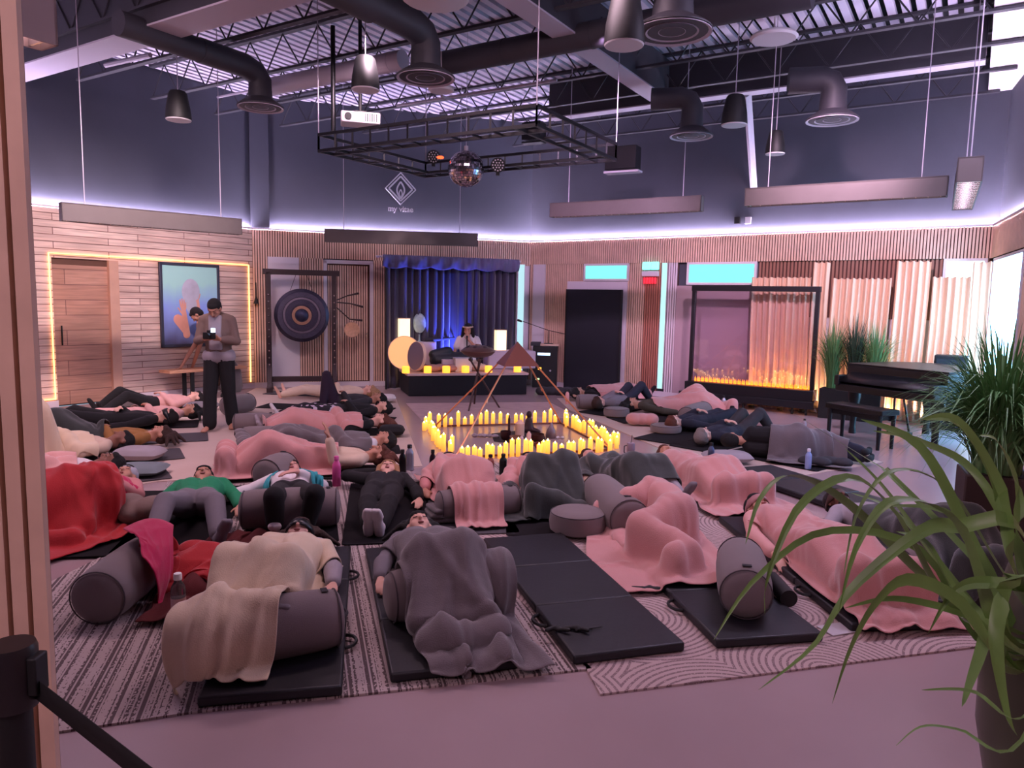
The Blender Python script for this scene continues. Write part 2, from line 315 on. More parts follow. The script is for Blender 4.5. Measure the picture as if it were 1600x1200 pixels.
def person(label, J, sk=0, top='grey', bottom='black', sleeve='long', feet='bare', hair='dark', style='short', vox=.010, mask=None, face=True, group=None, beard=False, handr=None, acc=None):
    R = segs(J); hf = headframe(J); h = J['head']; base = J['pelvis'].copy(); allz = [J[k][2] for k in ('A0', 'A1', 'pelvis', 'W0', 'W1')]; base[2] = max(0, min(allz)-.05)
    t = thing('person', label, 'person', base, 0, group); S = J['S']
    lp = lambda g: g
    skm = SK[sk]
    HL = lambda x, y, z: h+hf@np.array([x, y, z])*1.03
    b = G()
    for k in CORE:
        for (a, c, ra, rb) in R[k]: b.cap(a, c, ra, rb)
    b.ell(HL(0, -.012, .028), (.077, .096, .088), hf); b.ell(HL(0, .022, -.045), (.057, .068, .07), hf); b.cap(HL(-.012, .062, -.092), HL(.012, .062, -.092), .021, .021)
    b.cap(HL(0, .084, .012), HL(0, .104, -.024), .011, .0155); b.cap(HL(-.03, .078, .034), HL(.03, .078, .034), .014, .014)
    for q in (-1, 1): b.ell(HL(q*.077, -.004, -.005), (.012, .02, .032), hf); b.cap(HL(q*.038, .05, -.022), HL(q*.04, .05, -.03), .028, .026); b.ell(HL(q*.032, .078, .006), (.017, .013, .012), hf)
    hv = []
    for i, q in ((0, -1), (1, 1)):
        W_, D = J['W%d' % i], nrmz(J['D%d' % i]); up = J.get('N%d' % i, Z3 if abs(D[2]) < .8 else J['n']); th = J.get('B%d' % i, np.cross(D, up)*(1 if i == 0 else -1))
        for c in hand_caps(W_, D, up, th, J.get('curl', .45), r=handr or max(.0088, vox*.95)): b.cap(c[0], c[1], c[2], c[3], n=8)
    link('body', b, skm, t, remesh=vox, sm=3, loc=base)
    # clothing
    def wear(name, keys, m, infl, cut=None, v=None, ext=()):
        g = G()
        for k in keys:
            for (a, c, ra, rb) in (R[k] if isinstance(k, str) else k): g.cap(a, c, ra+infl, rb+infl)
        for e in ext: g.cap(*e)
        o = link(name, g, m, t, remesh=v or max(vox, .011), sm=4, loc=base); return o
    if top:
        ext = []
        ks = ['torso', 'arm']; fo = []
        if sleeve == 'long':
            for i in (0, 1): e, w_ = J['E%d' % i], J['W%d' % i]; fo.append((e, e+(w_-e)*.82, .047, .034))
        else:
            ks = ['torso']; fo = [(J['S%d' % i], J['S%d' % i]*.45+J['E%d' % i]*.55, .056, .056) for i in (0, 1)]
        wear('top' if sleeve != 'long' else 'sweater', ks+[fo], CL[top] if isinstance(top, str) else top, .013)
    if bottom:
        lg = []
        for i in (0, 1):
            K, A = J['K%d' % i], J['A%d' % i]; lg.append((K, K+(A-K)*.8, .062, .05)); lg.append((K+(A-K)*.3, K+(A-K)*.84, .06, .047))
        wear('trousers', ['pelvis', 'thigh', lg], CL[bottom] if isinstance(bottom, str) else bottom, .014)
    if feet != 'bare':
        for i in (0, 1):
            g = G(); n_ = len(R['foot'])//2
            for (a, c, ra, rb) in R['foot'][i*n_:(i+1)*n_]: g.cap(a, c, ra+.008, rb+.008)
            A, K = J['A%d' % i], J['K%d' % i]; g.cap(A, A+(K-A)*.16, .043, .043)
            link('sock', g, CL[feet], t, remesh=.010, sm=3, loc=base)
    # hair
    if hair:
        g = G(); g.ell(HL(0, -.026, .036), (.088, .098, .094), hf); g.ell(HL(0, -.05, -.01), (.082, .066, .075), hf)
        up, fw, lx = hf[:, 2], hf[:, 1], hf[:, 0]; rz = random.Random(len(label))
        g.ell(HL(0, .04, .072), (.066, .045, .032), hf)
        if style == 'long':
            lying = abs(J['up'][2]) < .5
            for k in range(7):
                a = (k-3)*.32
                if lying: p0 = HL(.05*math.sin(a), -.05, .05); p1 = h+(up*math.cos(a)+lx*math.sin(a))*.15-Z3*.05; p2 = h+(up*math.cos(a*1.3)+lx*math.sin(a*1.3))*(.22+.05*rz.random()); p2[2] = max(h[2]-.1, .06)
                else: p0 = HL(.075*math.sin(a*1.3), -.05*math.cos(a)-.02, .0); p1 = p0-up*.12; p2 = p1-up*.1+lx*.01*(k-3)
                g.cap(p0, p1, .035, .03); g.cap(p1, p2, .03, .014)
            for q in ((-1, 1) if not lying else ()): g.cap(HL(q*.082, .0, .03), HL(q*.10, .01, -.10), .034, .034); g.cap(HL(q*.10, .01, -.10), HL(q*.125, .03, -.25), .034, .018)
        elif style == 'bun': g.ell(HL(0, -.06, .12), (.04, .04, .035), hf)
        elif style == 'sides':
            for q in (-1, 1): g.cap(HL(q*.072, .015, .05), HL(q*.095, .0, -.10), .034, .026)
        link('hair', g, HR[hair], t, remesh=.010, sm=1, loc=base)
    if mask:
        g = G()
        pts = [(-.086, -.01, .006), (-.074, .045, .006), (-.045, .083, .006), (-.018, .1, .004), (.018, .1, .004), (.045, .083, .006), (.074, .045, .006), (.086, -.01, .006)]
        pts = [(-.03, -.105, .012), (-.07, -.075, .01)]+pts+[(.07, -.075, .01), (.03, -.105, .012)]
        V = [];
        for (x, y, z) in pts:
            hh = .03 if y > .02 else .014
            r = math.hypot(x, y); V.append([HL(x*1.06, y*1.06, z+hh), HL(x*1.1, y*1.1, z), HL(x*1.06, y*1.06, z-hh)])
        g.grid(V); link('eye_mask', g, mask, t, solid=.006, loc=base)
    elif face:
        for q in (-1, 1):
            g = G(); g.cap(HL(q*.017, .0935, .034), HL(q*.047, .082, .036), .0042, .003, n=6); link('eyebrow', g, HR['black' if hair != 'blonde' else 'brown'], t, loc=base)
            g = G(); g.cap(HL(q*.019, .0905, .003), HL(q*.044, .083, .003), .0028, .0024, n=6); link('eyelashes', g, HR['black'], t, loc=base)
    if face or mask:
        g = G(); g.ell(HL(0, .0895, -.058), (.022, .009, .0075), hf, n=10, m=6); link('lips', g, mat('lips_%d' % sk, (150, 84, 82) if sk != 2 else (96, 52, 50), .5), t, loc=base)
    if beard:
        g = G(); g.ell(HL(0, .035, -.078), (.058, .06, .045), hf); g.cap(HL(-.02, .09, -.043), HL(.02, .09, -.043), .008, .008); link('beard', g, HR[hair], t, remesh=.008, sm=1, loc=base)
    if acc: acc(t, base, HL, hf, J)
    return t
# ================================================================ draped cloth (a small position based cloth solver)
def drape(name, label, cat, Q, m, caps, n=46, k=34, slack=1.15, floor=.02, steps=70, seed=1, group=None, th=.010, parent=None, rough=.02, boxes=(), z0=None, fr=.55, sub=1, fold=.034):
    """Q: four plan corners in order; caps: tapered segments it falls on; boxes: (centre, half u, half v, angle, top)"""
    rg = np.random.default_rng(seed)
    Q = [np.array([q[0], q[1]], float) for q in Q]
    a = np.linspace(0, 1, n)[:, None, None]; b = np.linspace(0, 1, k)[None, :, None]
    P = (1-a)*(1-b)*Q[0]+(1-a)*b*Q[1]+a*b*Q[2]+a*(1-b)*Q[3]
    # irregular hem
    A = np.array([c[0] for c in caps]); B = np.array([c[1] for c in caps]); ra = np.array([c[2] for c in caps]); rb = np.array([c[3] for c in caps]); AB = B-A; L2 = (AB**2).sum(1)+1e-9
    def fz(p):
        z = np.full(len(p), floor)
        for (c, hu, hv, an, top) in boxes:
            dx = p[:, 0]-c[0]; dy = p[:, 1]-c[1]; u = dx*math.cos(an)+dy*math.sin(an); v = -dx*math.sin(an)+dy*math.cos(an)
            z = np.where((abs(u) < hu) & (abs(v) < hv), np.maximum(z, top), z)
        return z
    xy = P.reshape(-1, 2); N = len(xy)
    # start height: top of the things below
    tt = np.clip(((xy[:, None, :]-A[None, :, :2])*AB[None, :, :2]).sum(2)/((AB[:, :2]**2).sum(1)+1e-9), 0, 1)
    cp = A[None]+AB[None]*tt[..., None]; rr = ra+(rb-ra)*tt; dd = np.linalg.norm(xy[:, None]-cp[..., :2], axis=2)
    hz = np.where(dd < rr, cp[..., 2]+np.sqrt(np.maximum(rr**2-dd**2, 0)), -1).max(1); hz = np.maximum(hz, fz(xy))
    H = hz.reshape(n, k)
    for _ in range(14):
        E_ = np.pad(H, 1, mode='edge'); H = np.maximum(H, (E_[:-2, 1:-1]+E_[2:, 1:-1]+E_[1:-1, :-2]+E_[1:-1, 2:])/4-.003)
    X = np.concatenate([xy, (H.reshape(-1, 1)+.03)], 1)
    w1 = rg.normal(size=(n//5+3, k//5+3, 2)); iu = np.linspace(0, w1.shape[0]-1.01, n); iv = np.linspace(0, w1.shape[1]-1.01, k)
    i0 = iu.astype(int); j0 = iv.astype(int); fu = (iu-i0)[:, None, None]; fv = (iv-j0)[None, :, None]
    sn = (w1[i0][:, j0]*(1-fu)+w1[i0+1][:, j0]*fu)*(1-fv)+(w1[i0][:, j0+1]*(1-fu)+w1[i0+1][:, j0+1]*fu)*fv
    X[:, :2] += sn.reshape(-1, 2)*rough; X[:, 2] += np.abs(rg.normal(size=N))*.012
    P0 = P.reshape(-1, 2); idx = np.arange(N).reshape(n, k)
    X3 = np.concatenate([xy, H.reshape(-1, 1)], 1)
    rest = lambda I, Jx: np.maximum(np.linalg.norm(P0[I]-P0[Jx], axis=1)*slack, np.linalg.norm(X3[I]-X3[Jx], axis=1)*1.07)
    def batch(I, Jx, st, sl=slack):
        I = I.ravel(); Jx = Jx.ravel(); return (I, Jx, rest(I, Jx), st)
    bt = []
    for o in (0, 1):
        bt.append(batch(idx[o:-1:2], idx[o+1::2][:len(idx[o:-1:2])], 1)); bt.append(batch(idx[:, o:-1:2], idx[:, o+1::2][:, :idx[:, o:-1:2].shape[1]], 1))
    for o in (0, 1):
        for (dj, da) in ((1, 0), (-1, 1)):
            I = idx[o:-1:2, :-1] if dj == 1 else idx[o:-1:2, 1:]; K_ = idx[o+1::2, 1:] if dj == 1 else idx[o+1::2, :-1]; r = min(len(I), len(K_)); bt.append(batch(I[:r], K_[:r], .5))
    bend = [(idx[:-2].ravel(), idx[2:].ravel()), (idx[:, :-2].ravel(), idx[:, 2:].ravel())]
    bl = [rest(i, j) for i, j in bend]
    V = np.zeros_like(X); dt = 1/45.; x = X.copy()
    mar = .024
    for s in range(steps):
        V *= .9; V[:, 2] -= 9.8*dt; p = x+V*dt
        for it in range(5):
            for (I, K_, L, st) in bt:
                d = p[K_]-p[I]; l = np.linalg.norm(d, axis=1)+1e-9; c = d*((l-L)/l*.5*st)[:, None]; p[I] += c; p[K_] -= c
            for (i_, j_), L in zip(bend, bl):
                d = p[j_]-p[i_]; l = np.linalg.norm(d, axis=1)+1e-9; sh = np.minimum(l-L*.93, 0)/l*.12; c = d*sh[:, None]
                np.add.at(p, i_, c); np.add.at(p, j_, -c)
            if it in (1, 4):
                q = p[:, None, :]-A[None]; t = np.clip((q*AB[None]).sum(2)/L2, 0, 1); cc = A[None]+AB[None]*t[..., None]; dv = p[:, None]-cc; dl = np.linalg.norm(dv, axis=2)+1e-9
                pen = (ra+(rb-ra)*t+mar)-dl; w_ = pen.argmax(1); ar = np.arange(N); pm = pen[ar, w_]; hit = pm > 0
                nn = dv[ar, w_]/dl[ar, w_][:, None]; p[hit] += nn[hit]*pm[hit][:, None]
                p[hit] -= (p[hit]-x[hit]-nn[hit]*((p[hit]-x[hit])*nn[hit]).sum(1)[:, None])*fr
                g0 = fz(p)+mar*.6; lo = p[:, 2] < g0; p[lo, 2] = g0[lo]; p[lo, :2] -= (p[lo, :2]-x[lo, :2])*min(.9, fr+.2)
        V = (p-x)/dt; sp = np.linalg.norm(V, axis=1); V *= np.minimum(1, 2.5/(sp+1e-9))[:, None]; x = p
    F = x.reshape(n, k, 3)
    for _ in range(1):
        E_ = np.pad(F, ((1, 1), (1, 1), (0, 0)), mode='edge'); F = F*.6+.4*(E_[:-2, 1:-1]+E_[2:, 1:-1]+E_[1:-1, :-2]+E_[1:-1, 2:])/4
    # gathered folds: warped ridges running across the cloth
    Nn = np.cross(np.gradient(F, axis=0), np.gradient(F, axis=1)); Nn /= np.linalg.norm(Nn, axis=2)[..., None]+1e-9; Nn *= np.sign(Nn[..., 2:3].mean()+1e-9)
    uu_ = np.linspace(0, 1, n)[:, None]; vv_ = np.linspace(0, 1, k)[None, :]; D = np.zeros((n, k))
    for q in range(7):
        fq, ph, wq = rg.uniform(7, 15), rg.uniform(0, 6), rg.uniform(3, 7)
        if q < 5: w_ = vv_+rg.uniform(-.6, .6)*uu_+.07*np.sin(wq*uu_+ph)+.03*np.sin(2.3*wq*uu_+ph*2)
        else: an_ = rg.uniform(0, pi); w_ = uu_*math.cos(an_)+vv_*math.sin(an_)+.1*np.sin(wq*(uu_*math.sin(an_)-vv_*math.cos(an_))+ph)
        c_, d_ = rg.uniform(0, 1), rg.uniform(.1, .9); m_ = np.exp(-((uu_-c_)/.32)**2-((vv_-d_)/.45)**2)
        D += (1-np.abs(np.sin(w_*fq+ph)))**2.0*m_
    F = F+Nn*(D*fold)[..., None]
    g = G().grid(F)
    if parent is not None: return link(name, g, m, parent, sharp=180, solid=th, sub=sub)
    return solo(name, g, m, label, cat, group, sharp=180, solid=th, sub=sub)
# ================================================================ props
U1 = np.array([math.cos(math.radians(-32)), math.sin(math.radians(-32)), 0]); U2 = np.array([math.cos(math.radians(58)), math.sin(math.radians(58)), 0])
def bolster(c, ang, label, L=.62, r=.13, m='bolster', z=.05, group=None, strap=False):
    t = thing('bolster', label, 'bolster', (c[0], c[1], z), ang, group)
    g = G(); h = L/2
    prof = [(0.0, -h-.02), (r*.5, -h-.018), (r*.82, -h-.004), (r*.93, -h+.02), (r*.985, -h+.06), (r*1.02, -h+.14), (r*1.04, 0), (r*1.02, h-.14), (r*.985, h-.06), (r*.93, h-.02), (r*.82, h+.004), (r*.5, h+.018), (0, h+.02)]
    g.lathe(prof, (0, 0, r*.97), 28, (1, 0, 0)); cv = link('cover', g, M[m], t, sharp=60)
    for q in (-1, 1):
        g = G(); a = np.linspace(0, 2*pi, 29); g.tube([[q*(h-.012), math.cos(x)*r*.945, r*.97+math.sin(x)*r*.945] for x in a], .004, 6, cap=False); link('piping', g, M['bolster_d'], cv)
    g = G(); g.box((h*.80, 0, r*1.985), (.03, .05, .004)); link('label_patch', g, CL['charcoal'], cv)
    if not strap: return t
    g = G(); a = np.linspace(-.6, .6, 7); g.tube([[h+.014+.03*math.cos(x*2.6), .07*x/.6, r*.97+.02] for x in a], .007, 6); link('handle', g, CL['charcoal'], t)
    return t
def bol_caps(c, ang, L=.62, r=.13, z=.05):
    d = np.array([math.cos(ang), math.sin(ang), 0]); C = np.array([c[0], c[1], z+r*.97]); return [(C-d*(L/2-.05), C+d*(L/2-.05), r, r)]
def foam_mat(c, ang, label, L=1.86, w=.60, h=.05, group=None, handles=1):
    t = thing('folding_mat', label, 'mat', (c[0], c[1], 0.012), ang, group); p = L/3
    for i in (-1, 0, 1):
        g = G(); g.box((i*p, 0, h/2), (p-.006, w, h)); pn_ = link('mat_panel', g, M['foam'], t, bev=.012)
        if i and handles: g = G(); a = np.linspace(0, pi, 9); g.tube([[i*p*.72+math.cos(x)*.07, handles*(w/2+math.sin(x)*.055), h*.45] for x in a], .009, 6); link('handle', g, M['black'], pn_)
    g = G()
    for i in (-.5, .5): g.box((i*p, 0, h-.008), (.014, w-.01, .006))
    link('hinge_seam', g, M['black'], t)
    return t
def flat_mat(c, ang, label, L=1.75, w=.61, h=.006, m='yoga', group=None, z=.014):
    t = G(); r = .03; P = []
    for (sx, sy, a0) in ((1, 1, 0), (-1, 1, pi/2), (-1, -1, pi), (1, -1, 1.5*pi)):
        for a in (0, pi/4, pi/2): P.append((sx*(L/2-r)+r*math.cos(a0+a), sy*(w/2-r)+r*math.sin(a0+a)))
    t.prism(P, 0, h); o = link('yoga_mat', t, M[m], None, smooth=False); o.location = (c[0], c[1], z); o.rotation_euler = (0, 0, ang); return tag(o, label, 'mat', group)
def cushion(c, label, r=.20, h=.13, m='bolster', z=.02, group=None, sx=1.0, ang=0):
    t = thing('cushion', label, 'cushion', (c[0], c[1], z), ang, group)
    g = G(); g.lathe([(0, 0), (r*.85, 0), (r*.98, h*.12), (r*1.02, h*.5), (r*.98, h*.88), (r*.85, h), (r*.4, h*1.02), (0, h*1.02)], n=28); g.v = [v*np.array([1, sx, 1]) for v in g.v]; cv = link('cover', g, M[m], t)
    g = G(); a = np.linspace(0, 2*pi, 29); g.tube([[math.cos(x)*r*.96, math.sin(x)*r*.96*sx, h*.92] for x in a], .004, 6, cap=False); link('piping', g, M['bolster_d'], cv); return t
def pillow(c, ang, label, L=.5, w=.34, h=.11, m=None, z=.03, group=None):
    n = 15; a = np.linspace(-1, 1, n); V = []; t = G()
    for sg in (1, -1):
        P = np.zeros((n, n, 3))
        for i, x in enumerate(a):
            for j, y in enumerate(a):
                e = (1-x**4)*(1-y**4); cx = 1-.10*(y*y); cy = 1-.10*(x*x); P[i, j] = (x*L/2*cx, y*w/2*cy, h/2+sg*h/2*max(e, 0)**.5)
        t.grid(P if sg > 0 else P[::-1])
    o = link('pillow', t, m, None, sharp=180); o.location = (c[0], c[1], z); o.rotation_euler = (0, 0, ang); return tag(o, label, 'pillow', group)
def bottle(c, label, h=.26, r=.036, body='steel', col=(60, 60, 70), cap=(20, 20, 22), z=.0, glass=False, kind='bottle', metal=.6):
    t = thing('water_bottle', label, 'bottle', (c[0], c[1], z)); g = G()
    mm = mat('bottle_%d_%d_%d' % col, col, .3, metal=metal) if not glass else mat('bottle_clear', (205, 215, 225), .08, trans=.9)
    g.lathe([(r*.85, 0), (r, .008), (r, h*.66), (r*.9, h*.74), (r*.5, h*.84), (r*.45, h*.88)], n=20); link('bottle_body', g, mm, t)
    g = G(); g.lathe([(r*.52, h*.87), (r*.56, h*.875), (r*.56, h*.98), (r*.5, h)], n=16); link('cap', g, mat('cap_%d_%d_%d' % cap, cap, .5), t)
    if glass:
        g = G(); g.lathe([(r*1.01, h*.2), (r*1.01, h*.52)], n=20); link('label_band', g, mat('bottle_label', (225, 190, 190), .6), t)
    return t
# ================================================================ the room
LEDZ = 3.05; DECKZ = 5.5
PA = np.array([-4.99, 14.06]); PB = np.array([.33, 15.70]); PC = np.array([7.13, 11.06])
dl = np.array([math.cos(math.radians(55.5)), math.sin(math.radians(55.5))])
PL = PA-dl*16.5                                           # left wall runs back towards the camera side
dr = np.array([math.cos(math.radians(-114)), math.sin(math.radians(-114))])
PD = PC+dr*13.5
class Wall:
    def __init__(s, A, B):
        s.A = np.array(A, float); s.B = np.array(B, float); d = s.B-s.A; s.L = np.linalg.norm(d); s.u = d/s.L; s.n = np.array([s.u[1], -s.u[0]]); s.ang = math.atan2(s.u[1], s.u[0])
    def p(s, u, z, off=0): q = s.A+s.u*u+s.n*off; return np.array([q[0], q[1], z])
    def px(s, x, y, off=0):
        r = ray(x, y); A = s.A+s.n*off; M_ = np.array([[r[0], -s.u[0]], [r[1], -s.u[1]]]); t, u = np.linalg.solve(M_, A-CO[:2]); return u, (CO+r*t)[2]
    def box(s, g, u0, u1, z0, z1, o0, o1):
        c = (s.p(u0, z0, o0)+s.p(u1, z1, o1))/2; return g.box(c, (abs(u1-u0), abs(o1-o0), abs(z1-z0)), rz=s.ang)
WL, WB, WR, WS = Wall(PL, PA), Wall(PA, PB), Wall(PB, PC), Wall(PC, PD)
PF = [PL+np.array([4.5, -3.0]), PD+np.array([-1.5, -3.0])]
room = [PL, PA, PB, PC, PD, PF[1], PF[0]]
# floor of polished concrete
m = mat('polished_concrete', (168, 146, 148), .24, ns=1.3, nv=.12); n, l, b = nodes(m)
nz = n.new('ShaderNodeTexNoise'); nz.inputs['Scale'].default_value = .9; nz.inputs['Detail'].default_value = 8
tc = n.new('ShaderNodeTexCoord'); l.new(tc.outputs['Object'], nz.inputs['Vector']); mr = n.new('ShaderNodeMapRange'); mr.inputs[3].default_value = .2; mr.inputs[4].default_value = .3
l.new(nz.outputs['Fac'], mr.inputs[0]); l.new(mr.outputs[0], b.inputs['Roughness'])
g = G().prism([q*1.0 for q in room], -.1, 0); struct('floor', g, m)
# upper dark walls and behind-slat walls
for nm, w in (('wall_left', WL), ('wall_back', WB), ('wall_right', WR), ('wall_side', WS)):
    g = G(); w.box(g, -.1, w.L+.1, 0, DECKZ+.1, -.25, -.06); struct(nm, g, M['dark_paint'])
for nm, a, b_ in (('wall_rear', PF[1], PF[0]), ('wall_entrance', PF[0], PL), ('wall_corner', PD, PF[1])):
    w = Wall(a, b_); g = G(); w.box(g, -.1, w.L+.1, 0, DECKZ+.1, -.25, -.06); struct(nm, g, mat('rear_paint', (150, 140, 146), .8))
# low wainscot bodies (the slats stand on them); top ledge carries the cove light
def ledge(w, name, u0, u1, mt):
    g = G(); w.box(g, u0, u1, 0, LEDZ-.03, -.06, .0); return struct(name, g, mt)
# ---- left wall: horizontal reclaimed planks
m = mat('reclaimed_planks', (206, 168, 140), .7); n, l, b = nodes(m)
def planks(m, zh=.105, ul=1.3, cols=((226, 194, 178), (242, 216, 200), (178, 130, 102)), dark=(140, 100, 90)):
    n, l, b = nodes(m); tc = n.new('ShaderNodeTexCoord'); br = n.new('ShaderNodeTexBrick'); mp = n.new('ShaderNodeMapping')
    br.inputs['Scale'].default_value = 1; br.inputs['Brick Width'].default_value = ul; br.inputs['Row Height'].default_value = zh; br.inputs['Mortar Size'].default_value = .006; br.inputs['Mortar Smooth'].default_value = .2
    br.inputs['Color1'].default_value = (*srgb(cols[0]), 1); br.inputs['Color2'].default_value = (*srgb(cols[1]), 1); br.inputs['Mortar'].default_value = (*srgb(dark), 1); br.offset = .37
    l.new(tc.outputs['UV'], mp.inputs[0]); l.new(mp.outputs[0], br.inputs['Vector'])
    nz = n.new('ShaderNodeTexNoise'); nz.inputs['Scale'].default_value = 1; nz.inputs['Detail'].default_value = 5; m2 = n.new('ShaderNodeMapping'); m2.inputs['Scale'].default_value = (2.2, 34, 1)
    l.new(tc.outputs['UV'], m2.inputs[0]); l.new(m2.outputs[0], nz.inputs['Vector'])
    n3 = n.new('ShaderNodeTexNoise'); n3.inputs['Scale'].default_value = 1; m3 = n.new('ShaderNodeMapping'); m3.inputs['Scale'].default_value = (.8, 1/zh*.45, 1); l.new(tc.outputs['UV'], m3.inputs[0]); l.new(m3.outputs[0], n3.inputs['Vector'])
    ad = n.new('ShaderNodeMath'); ad.operation = 'MULTIPLY'; l.new(nz.outputs['Fac'], ad.inputs[0]); l.new(n3.outputs['Fac'], ad.inputs[1])
    rp = n.new('ShaderNodeMapRange'); rp.inputs[1].default_value = .12; rp.inputs[2].default_value = .42; rp.inputs[3].default_value = .62; rp.inputs[4].default_value = 1.12; l.new(ad.outputs[0], rp.inputs[0])
    mx = n.new('ShaderNodeVectorMath'); mx.operation = 'SCALE'; l.new(br.outputs['Color'], mx.inputs[0]); l.new(rp.outputs[0], mx.inputs['Scale']); l.new(mx.outputs[0], b.inputs['Base Color'])
    bp = n.new('ShaderNodeBump'); bp.inputs['Strength'].default_value = .5; bp.inputs['Distance'].default_value = .012; inv = n.new('ShaderNodeMath'); inv.operation = 'SUBTRACT'; inv.inputs[0].default_value = 1
    l.new(br.outputs['Fac'], inv.inputs[1]); l.new(inv.outputs[0], bp.inputs['Height']); l.new(bp.outputs['Normal'], b.inputs['Normal'])
planks(m); M['planks'] = m
m2 = mat('door_planks', (190, 140, 112), .6); planks(m2, .235, 5, ((190, 142, 118), (206, 160, 136), (150, 100, 80))); M['doorplanks'] = m2
def uvbox(o, w):
    me = o.data; uv = me.uv_layers.new(name='uv'); loc = np.array(o.location)
    for lp in me.loops:
        v = np.array(me.vertices[lp.vertex_index].co)+loc; uv.data[lp.index].uv = ((v[:2]-w.A)@w.u, v[2])
du0, dzt = WL.px(80, 403); du1, _ = WL.px(177, 430); du1 = WL.px(178, 600)[0]; DZ = 2.28
g = G(); WL.box(g, 0, du0, 0, LEDZ-.03, -.06, 0); WL.box(g, du1, WL.L-.0, 0, LEDZ-.03, -.06, 0); WL.box(g, du0, du1, DZ, LEDZ-.03, -.06, 0)
o = struct('wall_left_planks', g, M['planks']); o.name = 'wall_left.001'; uvbox(o, WL)
t = thing('door_1', 'wide reclaimed plank sliding door set in the glowing wooden wall', 'door', WL.p((du0+du1)/2, 0, -.04)); t['kind'] = 'structure'
g = G(); WL.box(g, du0, du1, 0.02, DZ-.1, -.055, -.03); g.v = [v-np.array(t.location) for v in g.v]; o = link('door_leaf', g, M['doorplanks'], t, smooth=False)
me = o.data; uv = me.uv_layers.new(name='uv')
for lp in me.loops:
    v = np.array(me.vertices[lp.vertex_index].co)+np.array(t.location); uv.data[lp.index].uv = ((v[:2]-WL.A)@WL.u, v[2])
g = G(); WL.box(g, du0, du1, DZ-.1, DZ, -.055, -.035); g.v = [v-np.array(t.location) for v in g.v]; link('head_board', g, mat('head_board', (98, 66, 50), .7, ns=4, nv=.2), t, smooth=False)
g = G(); WL.box(g, du1-.02, du1+.13, 0, DZ+.0, -.03, .035); g.v = [v-np.array(t.location) for v in g.v]; link('door_jamb', g, mat('jamb_wood', (206, 164, 140), .6, ns=6, nv=.15), t, smooth=False)
g = G(); a_, b__ = WL.p(du0+.1, .95, .0), WL.p(du0+.1, 1.25, .0); g.cyl(a_, b__, .012); g.v = [v-np.array(t.location) for v in g.v]; link('door_handle', g, M['blackm'], t)
# warm LED line around the niche of the wooden wall
nu0, nz0 = WL.px(77.5, 399); nu0b, _ = WL.px(90, 628); nu1, nz1 = WL.px(400, 414)
nu0 = (nu0+nu0b)/2-.03; nzt = 2.34; warmled = mat('warm_led', (255, 190, 120), .5, emit=(255, 176, 92), es=5)
g = G(); q = .010
WL.box(g, nu0, nu0+q, .12, nzt, .005, .022); WL.box(g, nu0, WL.L-.1, nzt, nzt+q, .005, .022); WL.box(g, WL.L-.1, WL.L-.1+q, .12, nzt, .005, .022); WL.box(g, nu0-1.2, nu0, .12, .12+q, .005, .022)
struct('trim_1', g, warmled)
# baseboards
for i, w in enumerate((WL, WB, WR, WS)):
    g = G()
    if i == 0: w.box(g, 0, du0, 0, .1, 0, .018); w.box(g, du1+.13, w.L, 0, .1, 0, .018)
    else: w.box(g, 0, w.L, 0, .1, 0, .018)
    struct('baseboard_'+('left', 'back', 'right', 'side')[i], g, M['white'])
# slats
def slats(w, spans, name, mt=None, back=None, pitch=.046, wd=.030, dp=.02, off=0):
    g = G(); gb = G()
    for (u0, u1, z0, z1) in spans:
        w.box(gb, u0, u1, z0, z1, -.06+off, off)
        u = u0+pitch/2
        while u < u1: w.box(g, u-wd/2, u+wd/2, z0, z1-.001, off, off+dp); u += pitch
    struct(name, gb, back or M['slat_back']); struct(name+'.001', g, mt or M['wood_slat'])
zt = LEDZ-.03
lp0, lpz = WB.px(418, 392); lp1 = WB.px(467, 400)[0]; sd0, sdz = WB.px(505, 396); sd1 = WB.px(583, 398)[0]; cu0 = WB.px(600, 420)[0]
lpz = 2.52; sdz = 2.50
slats(WB, [(0, lp0, .1, zt), (lp0, WB.L-.02, lpz, zt), (lp1, sd0, .1, lpz), (sd1, sd1+.32, .1, lpz)], 'wall_back')
g = G(); WB.box(g, lp0, lp1, .1, lpz, -.06, .03); WB.box(g, lp0, lp1, lpz-.12, lpz-.10, .03, .04); struct('trim_2', g, M['white'])
g = G(); WB.box(g, sd1+.32, WB.L, 0.1, lpz, -.06, -.01); struct('wall_back.002', g, M['white'])
t = thing('door_2', 'slatted wooden door in a white frame behind the gong stand', 'door', WB.p((sd0+sd1)/2, 0, 0)); t['kind'] = 'structure'; L0 = np.array(t.location)
def wpart(name, mt, *bx, w=WB, par=None, **k):
    g = G()
    for q in bx: w.box(g, *q)
    g.v = [v-np.array(par.location) for v in g.v]; return link(name, g, mt, par, smooth=False, **k)
wpart('door_frame', M['white'], (sd0, sd0+.07, 0, sdz, -.05, .05), (sd1-.07, sd1, 0, sdz, -.05, .05), (sd0, sd1, sdz-.07, sdz, -.05, .05), par=t)
wpart('door_leaf', M['slat_back'], (sd0+.07, sd1-.07, .02, sdz-.07, -.05, 0), par=t)
wpart('door_slats', M['wood_slat'], *[(u, u+.03, .12, sdz-.1, 0, .018) for u in np.arange(sd0+.085, sd1-.10, .046)], par=t)
wpart('door_handle', M['chrome'], (sd1-.15, sd1-.12, .98, 1.08, .018, .05), par=t)
